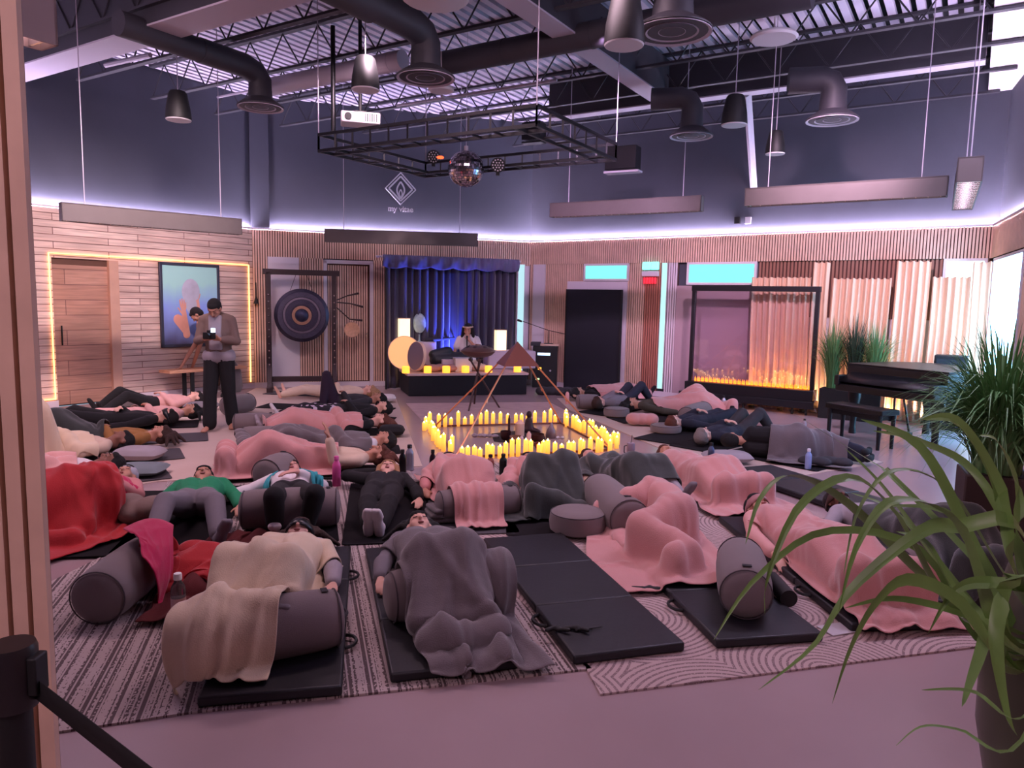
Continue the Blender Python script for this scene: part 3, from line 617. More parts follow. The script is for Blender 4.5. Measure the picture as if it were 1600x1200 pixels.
# windows: lit panes of frosted glass, daylight behind them
def winmat(nm, col, es): return mat(nm, (40, 50, 52), .4, emit=col, es=es)
wcy = winmat('daylight_cyan', (120, 230, 220), 1.3); wbl = winmat('daylight_blue', (150, 190, 255), 1.8)
def rect(w, x0, y0, x1, y1):
    a, b = w.px(x0, y0), w.px(x1, y1); return a[0], b[0], b[1], a[1]
def window(i, w, u0, u1, z0, z1, pm, label, off=.0, fw=.04):
    t = thing('window_%d' % i, label, 'window', w.p((u0+u1)/2, z0, 0)); t['kind'] = 'structure'
    wpart('pane', pm, (u0+fw, u1-fw, z0+fw, z1-fw, -.05+off, .002+off), w=w, par=t)
    wpart('window_frame', M['white'], (u0, u0+fw, z0, z1, -.05+off, .02+off), (u1-fw, u1, z0, z1, -.05+off, .02+off), (u0+fw, u1-fw, z0, z0+fw, -.05+off, .02+off), (u0+fw, u1-fw, z1-fw, z1, -.05+off, .02+off), w=w, par=t)
# ---- right wall
U = lambda x: WR.px(x, 500)[0]
BZ = 2.55    # underside of the slat band
def UZ(x, y): return WR.px(x, y)[1]
white_strip = M['white']
pinkslat = M['wood_slat']
slats(WR, [(0, WR.L, BZ, zt)], 'wall_right')
slats(WR, [(0.02, U(832), .1, BZ)], 'wall_right')
slats(WR, [(U(850), U(884), .1, BZ), (U(884), U(910), 2.2, BZ), (U(978), U(1006), .1, BZ)], 'wall_right', off=-.03)
g = G(); WR.box(g, U(832), U(850), .1, BZ, -.06, .02); struct('trim_3', g, M['white'])
slats(WR, [(U(1006), U(1030), .1, BZ)], 'wall_right', mt=mat('wood_slat_red', (176, 112, 92), .6))
slats(WR, [(U(1041), U(1056), .1, BZ)], 'wall_right', mt=M['white'], off=-.02)
g = G(); WR.box(g, U(1056), U(1180), .1, 2.12, -.06, .03); struct('trim_4', g, mat('door_panel_mauve', (176, 150, 156), .6))
g = G(); WR.box(g, U(884), U(978), .1, 2.2, -.06, -.01); struct('wall_right.011', g, M['white'])
slats(WR, [(U(1180), WR.L, 1.6, BZ)], 'wall_right', off=-.04, pitch=.06, wd=.035, mt=mat('wood_slat_dark', (150, 104, 84), .6))
g = G(); WR.box(g, U(1180), WR.L, .1, 1.62, -.08, -.05); struct('wall_right.012', g, M['white'])
window(1, WR, U(910), U(980), 2.21, BZ, wcy, 'small bright cyan clerestory window above the black panel')
window(2, WR, U(1070), U(1178), 2.14, BZ, wcy, 'wide bright cyan clerestory window above the mirror frame')
window(3, WR, U(1031), U(1040), .15, BZ, winmat('daylight_mint', (170, 245, 225), 1.3), 'tall thin glowing strip window beside the emergency sign', fw=.008)
window(4, WR, WR.L-.62, WR.L-.05, .1, BZ, winmat('daylight_mint2', (190, 240, 235), 2.2), 'tall glowing window in the far right corner behind the curtain')
window(5, WB, WB.L-.28, WB.L-.12, .1, BZ, winmat('daylight_pale', (190, 235, 245), .9), 'pale glowing strip window right of the stage curtain', fw=.01, off=.03)
window(6, WB, sd1+.36, sd1+.56, .1, 2.45, winmat('lit_strip', (225, 205, 235), .75), 'pale lilac strip beside the stage curtain', fw=.01, off=.03)
# side wall with two windows
slats(WS, [(0, .5, BZ, zt), (.5, WS.L, BZ, zt), (2.3, 3.1, .1, BZ), (5.2, WS.L, .1, BZ)], 'wall_side')
window(7, WS, .25, 2.2, .15, BZ-.02, winmat('daylight_blue2', (140, 205, 255), 11), 'tall blue daylight window on the side wall beside the corner')
window(8, WS, 3.1, 5.2, .3, BZ-.02, wbl, 'blue daylight window on the side wall behind the plants')
# cove LED strips on the ledges
led = mat('cove_led', (255, 240, 250), .5, emit=(236, 214, 255), es=230)
for i, w in enumerate((WL, WB, WR, WS)):
    g = G(); w.box(g, .02, w.L-.02, LEDZ-.03, LEDZ-.015, -.04, .0); struct('trim_%d' % (10+i), g, led)
    g = G(); w.box(g, 0, w.L, LEDZ-.03, LEDZ, .01, .03); struct('trim_%d' % (20+i), g, M['white'])
# drywall column bits at the wall joints
g = G(); WB.box(g, 0, .32, LEDZ, DECKZ, -.06, .0); struct('trim_30', g, M['dark_paint'])
# ================================================================ ceiling: corrugated deck, joists, beams
def uu(a, b, z): return np.array([*(U1[:2]*a+U2[:2]*b), z])     # grid axes of the roof
def to_uv(p): return (p[0]*U1[0]+p[1]*U1[1], p[0]*U2[0]+p[1]*U2[1])
rc = np.array([to_uv(q) for q in room]); a0, a1 = rc[:, 0].min()-.3, rc[:, 0].max()+.3; b0, b1 = rc[:, 1].min()-.3, rc[:, 1].max()+.3
g = G(); g.add([uu(a0, b0, DECKZ+.1), uu(a1, b0, DECKZ+.1), uu(a1, b1, DECKZ+.1), uu(a0, b1, DECKZ+.1)], [(0, 1, 2, 3)]); struct('ceiling', g, mat('deck_gap_shade', (26, 24, 30), .9))  # dark colour paints in the shade between the deck ribs
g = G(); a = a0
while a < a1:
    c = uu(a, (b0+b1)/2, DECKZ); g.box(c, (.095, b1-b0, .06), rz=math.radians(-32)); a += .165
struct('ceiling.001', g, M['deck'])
def clip_line(b, inset=.1):
    """span of a line across the room along U1 at cross coordinate b"""
    xs = []
    n_ = len(room)
    for i in range(n_):
        p, q = rc[i], rc[(i+1) % n_]
        if (p[1]-b)*(q[1]-b) < 0: xs.append(p[0]+(q[0]-p[0])*(b-p[1])/(q[1]-p[1]))
    return (min(xs)+inset, max(xs)-inset) if len(xs) > 1 else None
def joist(b, first=None):
    s = clip_line(b)
    if not s: return
    s = (max(s[0], -12.), min(s[1], 9.5)); t = thing('roof_joist', 'open web steel roof joist under the corrugated deck', 'joist', uu(s[0], b, 4.95), math.radians(-32), 'open web roof joists'); L = s[1]-s[0]
    g = G(); g.box((L/2, 0, .50), (L, .09, .035)); link('top_chord', g, M['dsteel'], t, smooth=False)
    g = G(); g.box((L/2, 0, 0), (L, .08, .03)); link('bottom_chord', g, M['dsteel'], t, smooth=False)
    g = G(); x = 0; k = 0
    while x+.35 < L: g.tube([[x, 0, 0 if k % 2 == 0 else .48], [x+.35, 0, .48 if k % 2 == 0 else 0]], .011, 5); x += .35; k += 1
    link('web', g, M['dsteel'], t)
bb = to_uv((-2, 6))[1]
for q in np.arange(3.9, 15.5, 1.15): joist(q)
def beam(name, p0, p1, w, h, z, label, flange=.0, cat='beam', fm=None):
    p0 = np.array([*p0, z]); p1 = np.array([*p1, z]); t = thing(name, label, cat, (p0+p1)/2-Z3*0); c = (p0+p1)/2
    g = G(); g.bar(p0-c+Z3*h/2, p1-c+Z3*h/2, w*.96, h); link('web', g, M['dsteel'], t, bev=.01)
    g = G(); g.bar(p0-c, p1-c, w+flange, .02); link('bottom_flange', g, fm or M['lsteel'], t, smooth=False); return t
e = fl(25, 118, 4.75); e2 = e+U1*7.6
beam('roof_beam', (e-U1*.6)[:2], e2[:2], .42, .62, 4.75, 'heavy boxed steel beam crossing the near left ceiling')
e = fl(800, 0, 4.85); ea = e-U2*4; eb = e+U2*4.2
beam('roof_beam', ea[:2], eb[:2], .30, .55, 4.85, 'dark box beam running away from the camera overhead')
e = fl(890, 180, 4.88)+U2*.1; e2 = fl(1540, 93, 4.88)+U2*.1
beam('roof_beam', e[:2]-U1[:2]*.4, e2[:2], .22, .55, 4.88, 'deep dark bulkhead beam in front of the right dark wall')
g = G(); p = fl(1490, 40, 4.9); 
g.prism([(e2+U1*.05+U2*3)[:2], (e2+U1*4.5+U2*3)[:2], (e2+U1*4.5-U2*9)[:2], (e2+U1*.05-U2*9)[:2]], 4.98, 5.1); struct('ceiling.002', g, M['white'])
# ducts
def duct(pts, r, label, m='dsteel', coll=True):
    g = G(); g.tube(pts, r, 20); d = np.array(pts[1])-np.array(pts[0]); L = np.linalg.norm(d)
    k = 1.2
    while k < L: q = np.array(pts[0])+d*k/L; g.cyl(q-d/L*.015, q+d/L*.015, r*1.04, n=20); k += 1.2
    return solo('air_duct', g, M[m], label, 'duct')
def diffuser(x, y, z, R=.30, drop=.55, label='', side=None, m='dsteel'):
    c = fl(x, y, z); t = thing('air_diffuser', label, 'diffuser', c)
    g = G(); g.lathe([(R, 0), (R*1.0, .012), (R*.86, .05), (R*.52, .12), (R*.5, drop*.5)], n=28); link('cone', g, M[m], t)
    for i, (a, b, h) in enumerate(((.98, .80, -.005), (.66, .5, .0), (.34, .2, .005))):
        g = G(); g.lathe([(R*b, h+.03), (R*a, h+.0), (R*a, h-.008), (R*b, h+.018)], n=28, cap=False); link('ring', g, M['lsteel'], t)
    g = G(); g.lathe([(0, .02), (R*.12, .02), (R*.14, .03), (0, .05)], n=16); link('centre_cap', g, M['lsteel'], t)
    if side is not None:
        s = np.array(side)*1.; g = G(); P = [Z3*drop*.4, Z3*drop*.75, Z3*(drop*.95)+s*.08, Z3*(drop+.02)+s*.25, Z3*(drop+.02)+s*.9]
        g.tube(P, R*.5, 18); link('duct_elbow', g, M[m], t)
    return c
c = diffuser(407, 168, 4.25, .30, .45, 'round ceiling diffuser beside the back left wall corner', -U2)
duct([c-U2*.9+Z3*.47, c-U2*1.9+Z3*.47], .14, 'dark round duct feeding the left corner diffuser')
duct([fl(412, 138, 4.72), fl(412, 138, 4.72)+U1*2.6], .12, 'pale round duct running above the lighting truss', 'lsteel')
c = diffuser(665, 122, 4.3, .34, .5, 'round dark diffuser above the middle of the truss', -U2)
duct([c-U2*.9+Z3*.52, c-U2*3.0+Z3*.52], .2, 'fat dark duct feeding the middle diffuser')
p = fl(690, 100, 4.85); duct([p-U1*.2, p+U1*4.6], .15, 'dark duct crossing to the bulkhead beam')
c = diffuser(1050, 50, 4.2, .36, .45, 'nearest large diffuser with blue rings at top right', U1*-.7-U2*.7)
diffuser(1080, 213, 4.1, .30, .5, 'blue ringed diffuser hanging from the left of the bulkhead beam', U1*-.6+U2*-.2)
diffuser(1300, 188, 4.2, .33, .5, 'blue ringed diffuser hanging from the right of the bulkhead beam', U1*-.6+U2*-.2)
# small round white sensor/antenna discs
for (x, y, z, r, lb) in ((689, 143, 4.45, .17, 'small pale round disc lamp right of the middle diffuser'), (1209, 62, 4.6, .25, 'large pale round disc lamp under the right joists'), (680, 2, 4.4, .3, 'pale round disc at the top edge of the ceiling')):
    p = fl(x, y, z); g = G(); g.lathe([(0, 0), (r*.9, 0), (r, .02), (r*.9, .05), (r*.3, .09), (0, .09)], p, 24); g.cyl(p+Z3*.08, p+Z3*.5, .01, n=6); solo('disc_lamp', g, M['offwhite'], lb, 'lamp')
# conduits
for (x0, y0, x1, y1, z0, z1, r, lb) in ((340, 152, 500, 120, 4.95, 4.95, .02, 'pale conduit along the top of the back left wall'), (165, 102, 235, 86, 4.9, 4.9, .035, 'pale strip light batten under the left deck'), (620, 165, 870, 125, 4.85, 4.85, .022, 'pale conduit behind the projector mast'), (690, 150, 750, 175, 4.7, 4.7, .02, 'short pale conduit near the disco ball wire')):
    a, b_ = fl(x0, y0, z0), fl(x1, y1, z1); g = G(); g.tube([a, b_], r, 8); solo('conduit', g, M['lsteel'], lb, 'conduit')
w0 = fl(1168, 148, 4.88); u_, z_ = WR.px(1178, 297); w1 = WR.p(u_, z_, .0)
g = G(); g.bar(w0, [w1[0], w1[1], z_], .10, .06, up=(0, -1, 0)); solo('down_pipe', g, M['lsteel'], 'pale square downpipe dropping from the bulkhead beam to the right wall', 'pipe')
# pendant speakers
def pspeaker(x, y, z, label, r=.16, h=.36):
    c = fl(x, y, z); t = thing('pendant_speaker', label, 'speaker', c)
    g = G(); g.lathe([(r, 0), (r*1.02, .015), (r*.95, h*.4), (r*.72, h*.92), (r*.6, h), (r*.2, h*1.03)], n=24); link('housing', g, M['black'], t)
    g = G(); g.lathe([(0, -.012), (r*.96, -.012), (r*1.0, 0), (0, .0)], n=24); link('grille', g, M['offwhite'], t)
    g = G(); g.cyl((0, 0, h), (0, 0, 5.46-z), .006, n=6); link('wire', g, M['lsteel'], t)
pspeaker(279, 187, 4.05, 'black pendant speaker in front of the left dark wall'); pspeaker(571, 140, 4.15, 'black pendant speaker left above the projector')
pspeaker(975, 70, 3.95, 'largest black pendant speaker at the top right of centre', .17, .40); pspeaker(1147, 195, 4.05, 'black pendant speaker between the two blue diffusers'); pspeaker(1211, 240, 3.85, 'small distant black pendant speaker above the long linear light', .13, .3)
g = G()
for i, (x, y) in enumerate(((834, 215), (973, 258))):
    t = thing('box_speaker', ('small black box speaker behind the truss', 'black box speaker with a white lip on the right dark wall')[i], 'speaker', at(x, y, 13.2-i*1.2)); g = G()
    g.box((0, 0, .1), (.36+i*.16, .25, .30+i*.06), rz=-.5); link('housing', g, M['blackm'], t, bev=.01)
    g = G(); g.box((0, -.05, -.1-i*.02), (.38+i*.2, .2, .03), rz=-.5); link('bracket', g, M['lsteel'] if i else M['black'], t)
# linear pendants
def linear(c, ang, L, label, w=.16, h=.22, lit=.0, wires=(.12, .88), wz=5.47, fm=None):
    t = thing('linear_pendant', label, 'lamp', c, ang); g = G(); g.box((L/2, w/2-.006, h/2), (L, .012, h)); g.box((L/2, -w/2+.006, h/2), (L, .012, h)); g.box((.006, 0, h/2), (.012, w, h)); g.box((L-.006, 0, h/2), (.012, w, h)); g.box((L/2, 0, h-.01), (L, w, .012))
    link('housing', g, fm or M['fixture'], t, smooth=False)
    g = G(); k = int(L/.12)
    for i in range(k): g.box(((i+.5)*L/k, 0, .03), (.012, w-.02, .05))
    link('louvre', g, M['chrome'], t, smooth=False)
    g = G(); g.box((L/2, 0, .09), (L-.06, .05, .02)); link('tube_light', g, mat('tube_%g' % lit, (240, 230, 240), .5, emit=(255, 210, 225), es=lit) if lit else M['offwhite'], t, smooth=False)
    for q in wires:
        g = G(); g.cyl((L*q, 0, h), (L*q, 0, wz-c[2]), .006, n=6); link('wire', g, M['lsteel'], t)
    return t
def line_px(x0, y0, z, ang): return fl(x0, y0, z), ang
for (x0, y0, x1, y1, z, lb, lit) in ((95, 345, 375, 367, 2.62, 'left linear pendant light in front of the wooden wall', 4), (508, 378, 746, 385, 2.72, 'back linear pendant light above the stage curtain', 4),
      (862, 340, 1097, 330, 3.12, 'shorter linear pendant light before the right dark wall', 6), (1165, 323, 1480, 307, 3.02, 'longer linear pendant light before the right dark wall', 6)):
    c = fl(x0, y0, z); e = fl(x1, y1, z)-c; linear(c, math.atan2(e[1], e[0]), np.linalg.norm(e), lb, lit=lit)
e = fl(1514, 284, 3.0); linear(e, math.radians(60), 2.3, 'linear pendant light with bright louvres seen from its end', w=.22, h=.24, lit=22, wires=(.03, .97))
e = fl(78, 76, 2.95); d = -U2; linear(e+d*2.2, math.radians(58), 2.2, 'near linear pendant light cut off at the top left corner', w=.16, h=.30, lit=4, wires=(.1, .5), fm=mat('fixture_tan_lit', (206, 184, 176), .6, ns=5, nv=.12))  # housing colour lightened in place of light reaching this fixture
# lighting truss square
tz = 3.62; TC = [fl(498, 236, tz), fl(838, 195, tz), fl(962, 250, tz), fl(665, 276, tz)]
t = thing('lighting_truss', 'black square lighting truss hanging on thin wires over the room', 'truss', sum(TC)/4); tl = np.array(t.location); TH = .20
for i in range(4):
    a, b_ = TC[i]-tl, TC[(i+1) % 4]-tl; d = nrmz(b_-a); nn = np.cross(Z3, d); g = G()
    for (o_, zz) in ((0, 0), (.26, 0), (0, TH)): g.bar(a+nn*o_+Z3*zz, b_+nn*o_+Z3*zz, .035, .035)
    L = np.linalg.norm(b_-a); k = int(L/.28)
    for j in range(k+1):
        q = a+d*L*j/k; g.bar(q, q+Z3*TH, .022, .022); g.bar(q, q+nn*.26, .022, .022, up=d)
    link('truss_side', g, M['blackm'], t, smooth=False)
for i, q in enumerate(TC):
    g = G(); q = q-tl; g.cyl(q+Z3*TH, [q[0], q[1], 5.46-tl[2]], .007, n=6); link('wire', g, M['lsteel'], t)
p = fl(521, 205, 3.9); g = G(); g.cyl(p, [p[0], p[1], 5.2], .03, n=10); solo('truss_mast', g, M['blackm'], 'black mast pole with white cable rising from the truss corner', 'pole')
# projector
c = fl(563, 196, 4.02); t = thing('projector', 'white projector hanging above the left side of the truss', 'projector', c, math.radians(14))
g = G(); g.box((0, 0, .07), (.50, .32, .14)); link('housing', g, M['white'], t, bev=.015)
g = G(); g.cyl((-.16, -.165, .07), (-.16, -.18, .07), .045, n=20); link('lens', g, M['black'], t)
g = G(); [g.box((.06+k*.028, -.163, .07), (.014, .006, .10)) for k in range(6)]; link('vent_grille', g, M['dsteel'], t)
g = G(); g.cyl((0, 0, .14), (0, 0, 1.42), .025, n=10); g.box((0, 0, .16), (.16, .16, .02)); link('ceiling_mount', g, M['black'], t)
# disco ball
c = fl(728, 264, 3.55); m = mat('mirror_tiles', (190, 185, 195), .12, metal=1); n, l, b = nodes(m)
t = thing('disco_ball', 'mirrored disco ball hanging in the middle of the truss', 'disco ball', c); g = G(); r = .245
NB = 22
for i in range(NB):
    th0, th1 = pi*(i+.06)/NB, pi*(i+.94)/NB; k = max(4, int(2*NB*math.sin((th0+th1)/2)))
    for j in range(k):
        p0, p1 = 2*pi*(j+.06)/k, 2*pi*(j+.94)/k; f_ = lambda th, ph: [r*math.sin(th)*math.cos(ph), r*math.sin(th)*math.sin(ph), r*math.cos(th)]
        tl_ = [np.array(f_(*q)) for q in ((th0, p0), (th1, p0), (th1, p1), (th0, p1))]; cc = sum(tl_)/4; jit = rng.normal(size=3)*.006; g.add([q+jit*.6*(q-cc)[0]/r+jit*.2 for q in tl_], [(0, 1, 2, 3)])
link('mirror_facets', g, m, t, smooth=False)
g = G(); g.ell((0, 0, 0), (r*.975,)*3, n=24, m=16); link('core', g, M['dsteel'], t)
g = G(); g.cyl((0, 0, r*.98), (0, 0, r+.06), .03, n=12); g.cyl((0, 0, r), (0, 0, 5.46-c[2]), .004, n=6); link('hanger', g, M['lsteel'], t)
# spot fixtures on the truss
for (x, y, z, lb) in ((778, 258, 3.62, 'round LED spotlight clamped on the far side of the truss'), (668, 228, 3.7, 'black spotlight on the back left side of the truss')):
    c = fl(x, y, z) if x > 700 else TC[3]+Z3*(TH+.08)-U1*-.15; t = thing('spotlight', lb, 'spotlight', c); f = nrmz(CO-c); g = G(); g.cyl(f*-.10, f*.06, .085, .10, n=20); link('housing', g, M['black'], t)
    g = G(); x_, y_, _ = frame(f)
    for a in range(3):
        for k in range(1 if a == 0 else a*6):
            q = f*.062+(x_*math.cos(k*2*pi/(a*6 or 1))+y_*math.sin(k*2*pi/(a*6 or 1)))*a*.036; g.cyl(q, q+f*.004, .011, n=8)
    link('led_lens', g, M['offwhite'], t); g = G(); g.box((0, 0, -.11), (.05, .05, .06)); link('clamp', g, M['black'], t)
g = G(); 
for (x, y, z) in ((688, 246, 3.7),): g.ell(fl(x, y, z), (.05, .05, .02)); 
solo('indicator_lamp', g, mat('red_lamp', (255, 90, 50), .5, emit=(255, 80, 40), es=3), 'small glowing orange lamp on the truss', 'lamp')
# logo on the dark wall
u_, z_ = WB.px(626, 305); c = WB.p(u_, z_, 0); t = thing('wall_sign', 'white diamond and flame emblem with lettering on the dark back wall', 'sign', c, WB.ang)
def ring2(g, pts, w_):
    n_ = len(pts)
    for i in range(n_): a, b_ = np.array(pts[i]), np.array(pts[(i+1) % n_]); g.bar([a[0], -.01, a[1]], [b_[0], -.01, b_[1]], w_, .02, up=(0, -1, 0))
lw = mat('sign_white', (235, 232, 240), .5)
g = G(); s = .30; cz = .12; ring2(g, [(-s, cz), (0, cz+s*1.05), (s, cz), (0, cz-s)][:4], .022); link('diamond_outline', g, lw, t, smooth=False)
g = G(); s = .235; ring2(g, [(-s, cz), (0, cz+s*1.05), (s, cz), (0, cz-s)], .03); link('diamond_inner', g, lw, t, smooth=False)
g = G(); s = .16
def leafp(cx, cz_, w_, h_, k=12): return [(cx+w_*math.sin(pi*a/k)*(1-.0*a), cz_+h_*a/k) for a in range(k+1)]+[(cx-w_*math.sin(pi*a/k), cz_+h_*a/k) for a in range(k-1, 0, -1)]
ring2(g, leafp(0, cz-.19, .075, .33), .03); ring2(g, leafp(0, cz-.17, .03, .16), .02); link('flame', g, lw, t, smooth=False)
fc = bpy.data.curves.new('letters', 'FONT'); fc.body = 'my vitae'; fc.size = .15; fc.extrude = .006; fc.align_x = 'CENTER'; fc.offset = .003
to = bpy.data.objects.new('lettering', fc); SC.collection.objects.link(to); to.rotation_euler = (pi/2, 0, 0); to.location = (0, -.012, -.32); to.parent = t; fc.materials.append(lw)
# small boxes on the right dark wall above the cove
for (x, y, mm, lb) in ((1151, 344, M['black'], 'small black device on the right dark wall'), (1168, 344, M['offwhite'], 'small white socket on the right dark wall')):
    u_, z_ = WR.px(x, y); g = G(); WR.box(g, u_-.05, u_+.05, z_-.06, z_+.06, -.06, -.02); solo('wall_device', g, mm, lb, 'device')
# ================================================================ rugs
def rugpoly(pts, z): return [fl(x, y, z)[:2] for x, y in pts]
def rug(name, pts, z0, z1, m, label, **k):
    g = G().prism([p for p in rugpoly(pts, z1)], z0, z1); return solo('rug', g, m, label, 'rug', None, smooth=False, **k)
AX = math.radians(16)
def rugmat(nm, kind, c1, c2):
    m = mat(nm, c1, .95); n, l, b = nodes(m); tc = n.new('ShaderNodeTexCoord'); mp = n.new('ShaderNodeMapping'); mp.inputs['Rotation'].default_value = (0, 0, -AX); l.new(tc.outputs['Object'], mp.inputs[0])
    mx = n.new('ShaderNodeMix'); mx.data_type = 'RGBA'; mx.inputs[6].default_value = (*srgb(c1), 1); mx.inputs[7].default_value = (*srgb(c2), 1)
    def math_(op, a, b_=None, v=None):
        q = n.new('ShaderNodeMath'); q.operation = op
        for i, t in enumerate((a, b_)):
            if t is None: continue
            if isinstance(t, (int, float)): q.inputs[i].default_value = t
            else: l.new(t, q.inputs[i])
        return q.outputs[0]
    if kind == 'arcs':
        sx = n.new('ShaderNodeSeparateXYZ'); l.new(mp.outputs[0], sx.inputs[0])
        vo = n.new('ShaderNodeTexVoronoi'); vo.inputs['Scale'].default_value = 1.25; vo.voronoi_dimensions = '2D'; vo.inputs['Randomness'].default_value = .55; l.new(mp.outputs[0], vo.inputs['Vector'])
        f = math_('SINE', math_('MULTIPLY', vo.outputs['Distance'], 150.)); f = math_('GREATER_THAN', f, .35)
        nz = n.new('ShaderNodeTexNoise'); nz.inputs['Scale'].default_value = 130; l.new(tc.outputs['Object'], nz.inputs['Vector']); f = math_('MULTIPLY', f, math_('GREATER_THAN', nz.outputs['Fac'], .40)); l.new(f, mx.inputs[0]); hh = f
    else:
        sx = n.new('ShaderNodeSeparateXYZ'); l.new(mp.outputs[0], sx.inputs[0])
        st = n.new('ShaderNodeTexNoise'); st.noise_dimensions = '1D'; st.inputs['Scale'].default_value = 22; st.inputs['Detail'].default_value = 3; l.new(sx.outputs[0], st.inputs['W'])
        m2 = n.new('ShaderNodeMapping'); m2.inputs['Scale'].default_value = (100, 56, 1); l.new(mp.outputs[0], m2.inputs[0])
        nz = n.new('ShaderNodeTexNoise'); nz.inputs['Scale'].default_value = 1; nz.inputs['Detail'].default_value = 1; l.new(m2.outputs[0], nz.inputs['Vector'])
        rr = n.new('ShaderNodeMapRange'); rr.inputs[1].default_value = .42; rr.inputs[2].default_value = .58; rr.inputs[3].default_value = .30; rr.inputs[4].default_value = .66; l.new(st.outputs['Fac'], rr.inputs[0])
        f = math_('GREATER_THAN', nz.outputs['Fac'], rr.outputs[0])
        ln = math_('GREATER_THAN', math_('SINE', math_('MULTIPLY', sx.outputs[0], 240.)), -.55); f = math_('MULTIPLY', f, ln); l.new(f, mx.inputs[0]); hh = f
    l.new(mx.outputs[2], b.inputs['Base Color']); bp = n.new('ShaderNodeBump'); bp.inputs['Strength'].default_value = .4; bp.inputs['Distance'].default_value = .004; bp.invert = True; l.new(hh, bp.inputs['Height']); l.new(bp.outputs['Normal'], b.inputs['Normal'])
    return m
m1 = rugmat('rug_dots', 'dots', (180, 164, 160), (88, 74, 74)); m2 = rugmat('rug_arcs', 'arcs', (190, 168, 164), (132, 112, 112)); m3 = rugmat('rug_dots2', 'dots', (168, 152, 150), (104, 92, 92))
beige = mat('beige_rug', (200, 178, 166), .95, ns=3, nv=.06, bump=.2, bs=120)
rug('a', [(40, 1150), (300, 1112), (620, 1078), (925, 1044), (700, 832), (300, 800), (66, 915)], 0, .010, m1, 'cream rug with dark woven dashes under the front left mats')
rug('b', [(938, 1084), (1170, 1055), (1240, 1046), (1555, 1006), (1440, 905), (1180, 800), (715, 838), (915, 1042)], 0, .010, m2, 'rug with raised arc lines under the front right mats')
rug('c', [(230, 830), (700, 828), (640, 735), (350, 758), (262, 752)], 0, .008, m3, 'greyish rug with faint stripes under the middle row')
rug('d', [(700, 836), (1180, 800), (1060, 705), (660, 730)], 0, .009, m3.copy(), 'dashed pale rug between the candles and the front mats')
rug('e', [(-40, 800), (246, 752), (380, 618), (190, 636), (20, 656)], 0, .008, beige, 'plain beige rug under the far left sleepers')
rug('f', [(246, 752), (660, 728), (618, 620), (400, 606), (335, 640)], 0, .0095, beige, 'plain beige rug in the aisle by the walking man')
rug('g', [(890, 640), (1060, 712), (1150, 760), (1380, 722), (1010, 622), (870, 622)], 0, .008, beige, 'plain beige rug under the right hand sleepers')
hm = mat('faded_rug', (190, 160, 158), .95, ns=5, nv=.25)
rug('h', [(658, 655), (905, 652), (858, 628), (634, 630)], 0, .010, hm, 'faded pink carpet under the handpan stand')
# ================================================================ stage with curtain
sA, sB = fl(640, 619), fl(822, 617); su = np.array([math.cos(WB.ang), math.sin(WB.ang), 0]); sn = np.array([-su[1], su[0], 0]); SW = np.linalg.norm(sB-sA)+.05; SH = .42; SD = 1.2; sang = math.atan2(su[1], su[0])
sA = (sA+sB)/2-su*SW/2
SD = (sA[:2]-WB.A)@WB.n-.74; print('stage depth', SD)
SP = lambda u, v, z=SH: sA+su*u+sn*v+Z3*z
t = thing('stage', 'low stage with a black skirt and a pale top', 'stage', SP(SW/2, SD/2, 0), sang)
g = G().box((0, 0, SH/2-.02), (SW, SD, SH-.05)); link('skirt', g, mat('stage_skirt', (18, 18, 24), .9), t, bev=.01)
g = G().box((0, 0, SH-.0225), (SW+.06, SD+.06, .045)); link('stage_top', g, mat('stage_top', (196, 166, 160), .8), t, bev=.008)
# curtain of heavy dark velvet with swagged valance
vel = mat('velvet', (58, 54, 76), .85, sheen=.5, ns=3, nv=.1)
cA, cB = WB.px(603, 500, .55), WB.px(803, 500, .55); u0, u1 = cA[0], cB[0]; zc = WB.px(700, 405, .55)[1]
t = thing('stage_curtain', 'dark blue velvet curtain with a swagged valance behind the stage', 'curtain', WB.p((u0+u1)/2, 0, .55)); L0 = np.array(t.location)
n_ = 220; P = []
for z in np.linspace(.02, zc-.1, 14):
    P.append([WB.p(u, z, .55+.055*math.sin(k*.5+.6*math.sin(k*.13))*(1-.2*z/3)+.02*math.sin(k*.21+z))-L0 for k, u in enumerate(np.linspace(u0, u1, n_))])
link('drape', G().grid(P), vel, t, sharp=180, solid=.01)
P = []
for j, q in enumerate(np.linspace(0, 1, 9)):
    P.append([WB.p(u, zc+.04-q*(.22+.045*abs(math.sin(k*.085))), .66+.03*math.sin(k*.23+q*3)+.03*math.sin(q*pi)+.012*math.sin(k*.6))-L0 for k, u in enumerate(np.linspace(u0-.08, u1+.05, n_))])
link('valance', G().grid(P), mat('valance_satin', (96, 90, 124), .6, sheen=.3), t, sharp=180, solid=.01)
g = G(); g.cyl(WB.p(u0-.2, zc, .6)-L0, WB.p(u1+.1, zc, .6)-L0, .02, n=10); link('curtain_rail', g, M['offwhite'], t)
for q in (u0, u1):
    g = G(); g.cyl(WB.p(q, 0, .6)-L0, WB.p(q, zc, .6)-L0, .02, n=8); link('upright', g, M['black'], t)
pale = mat('pale_skirt', (196, 178, 190), .8)
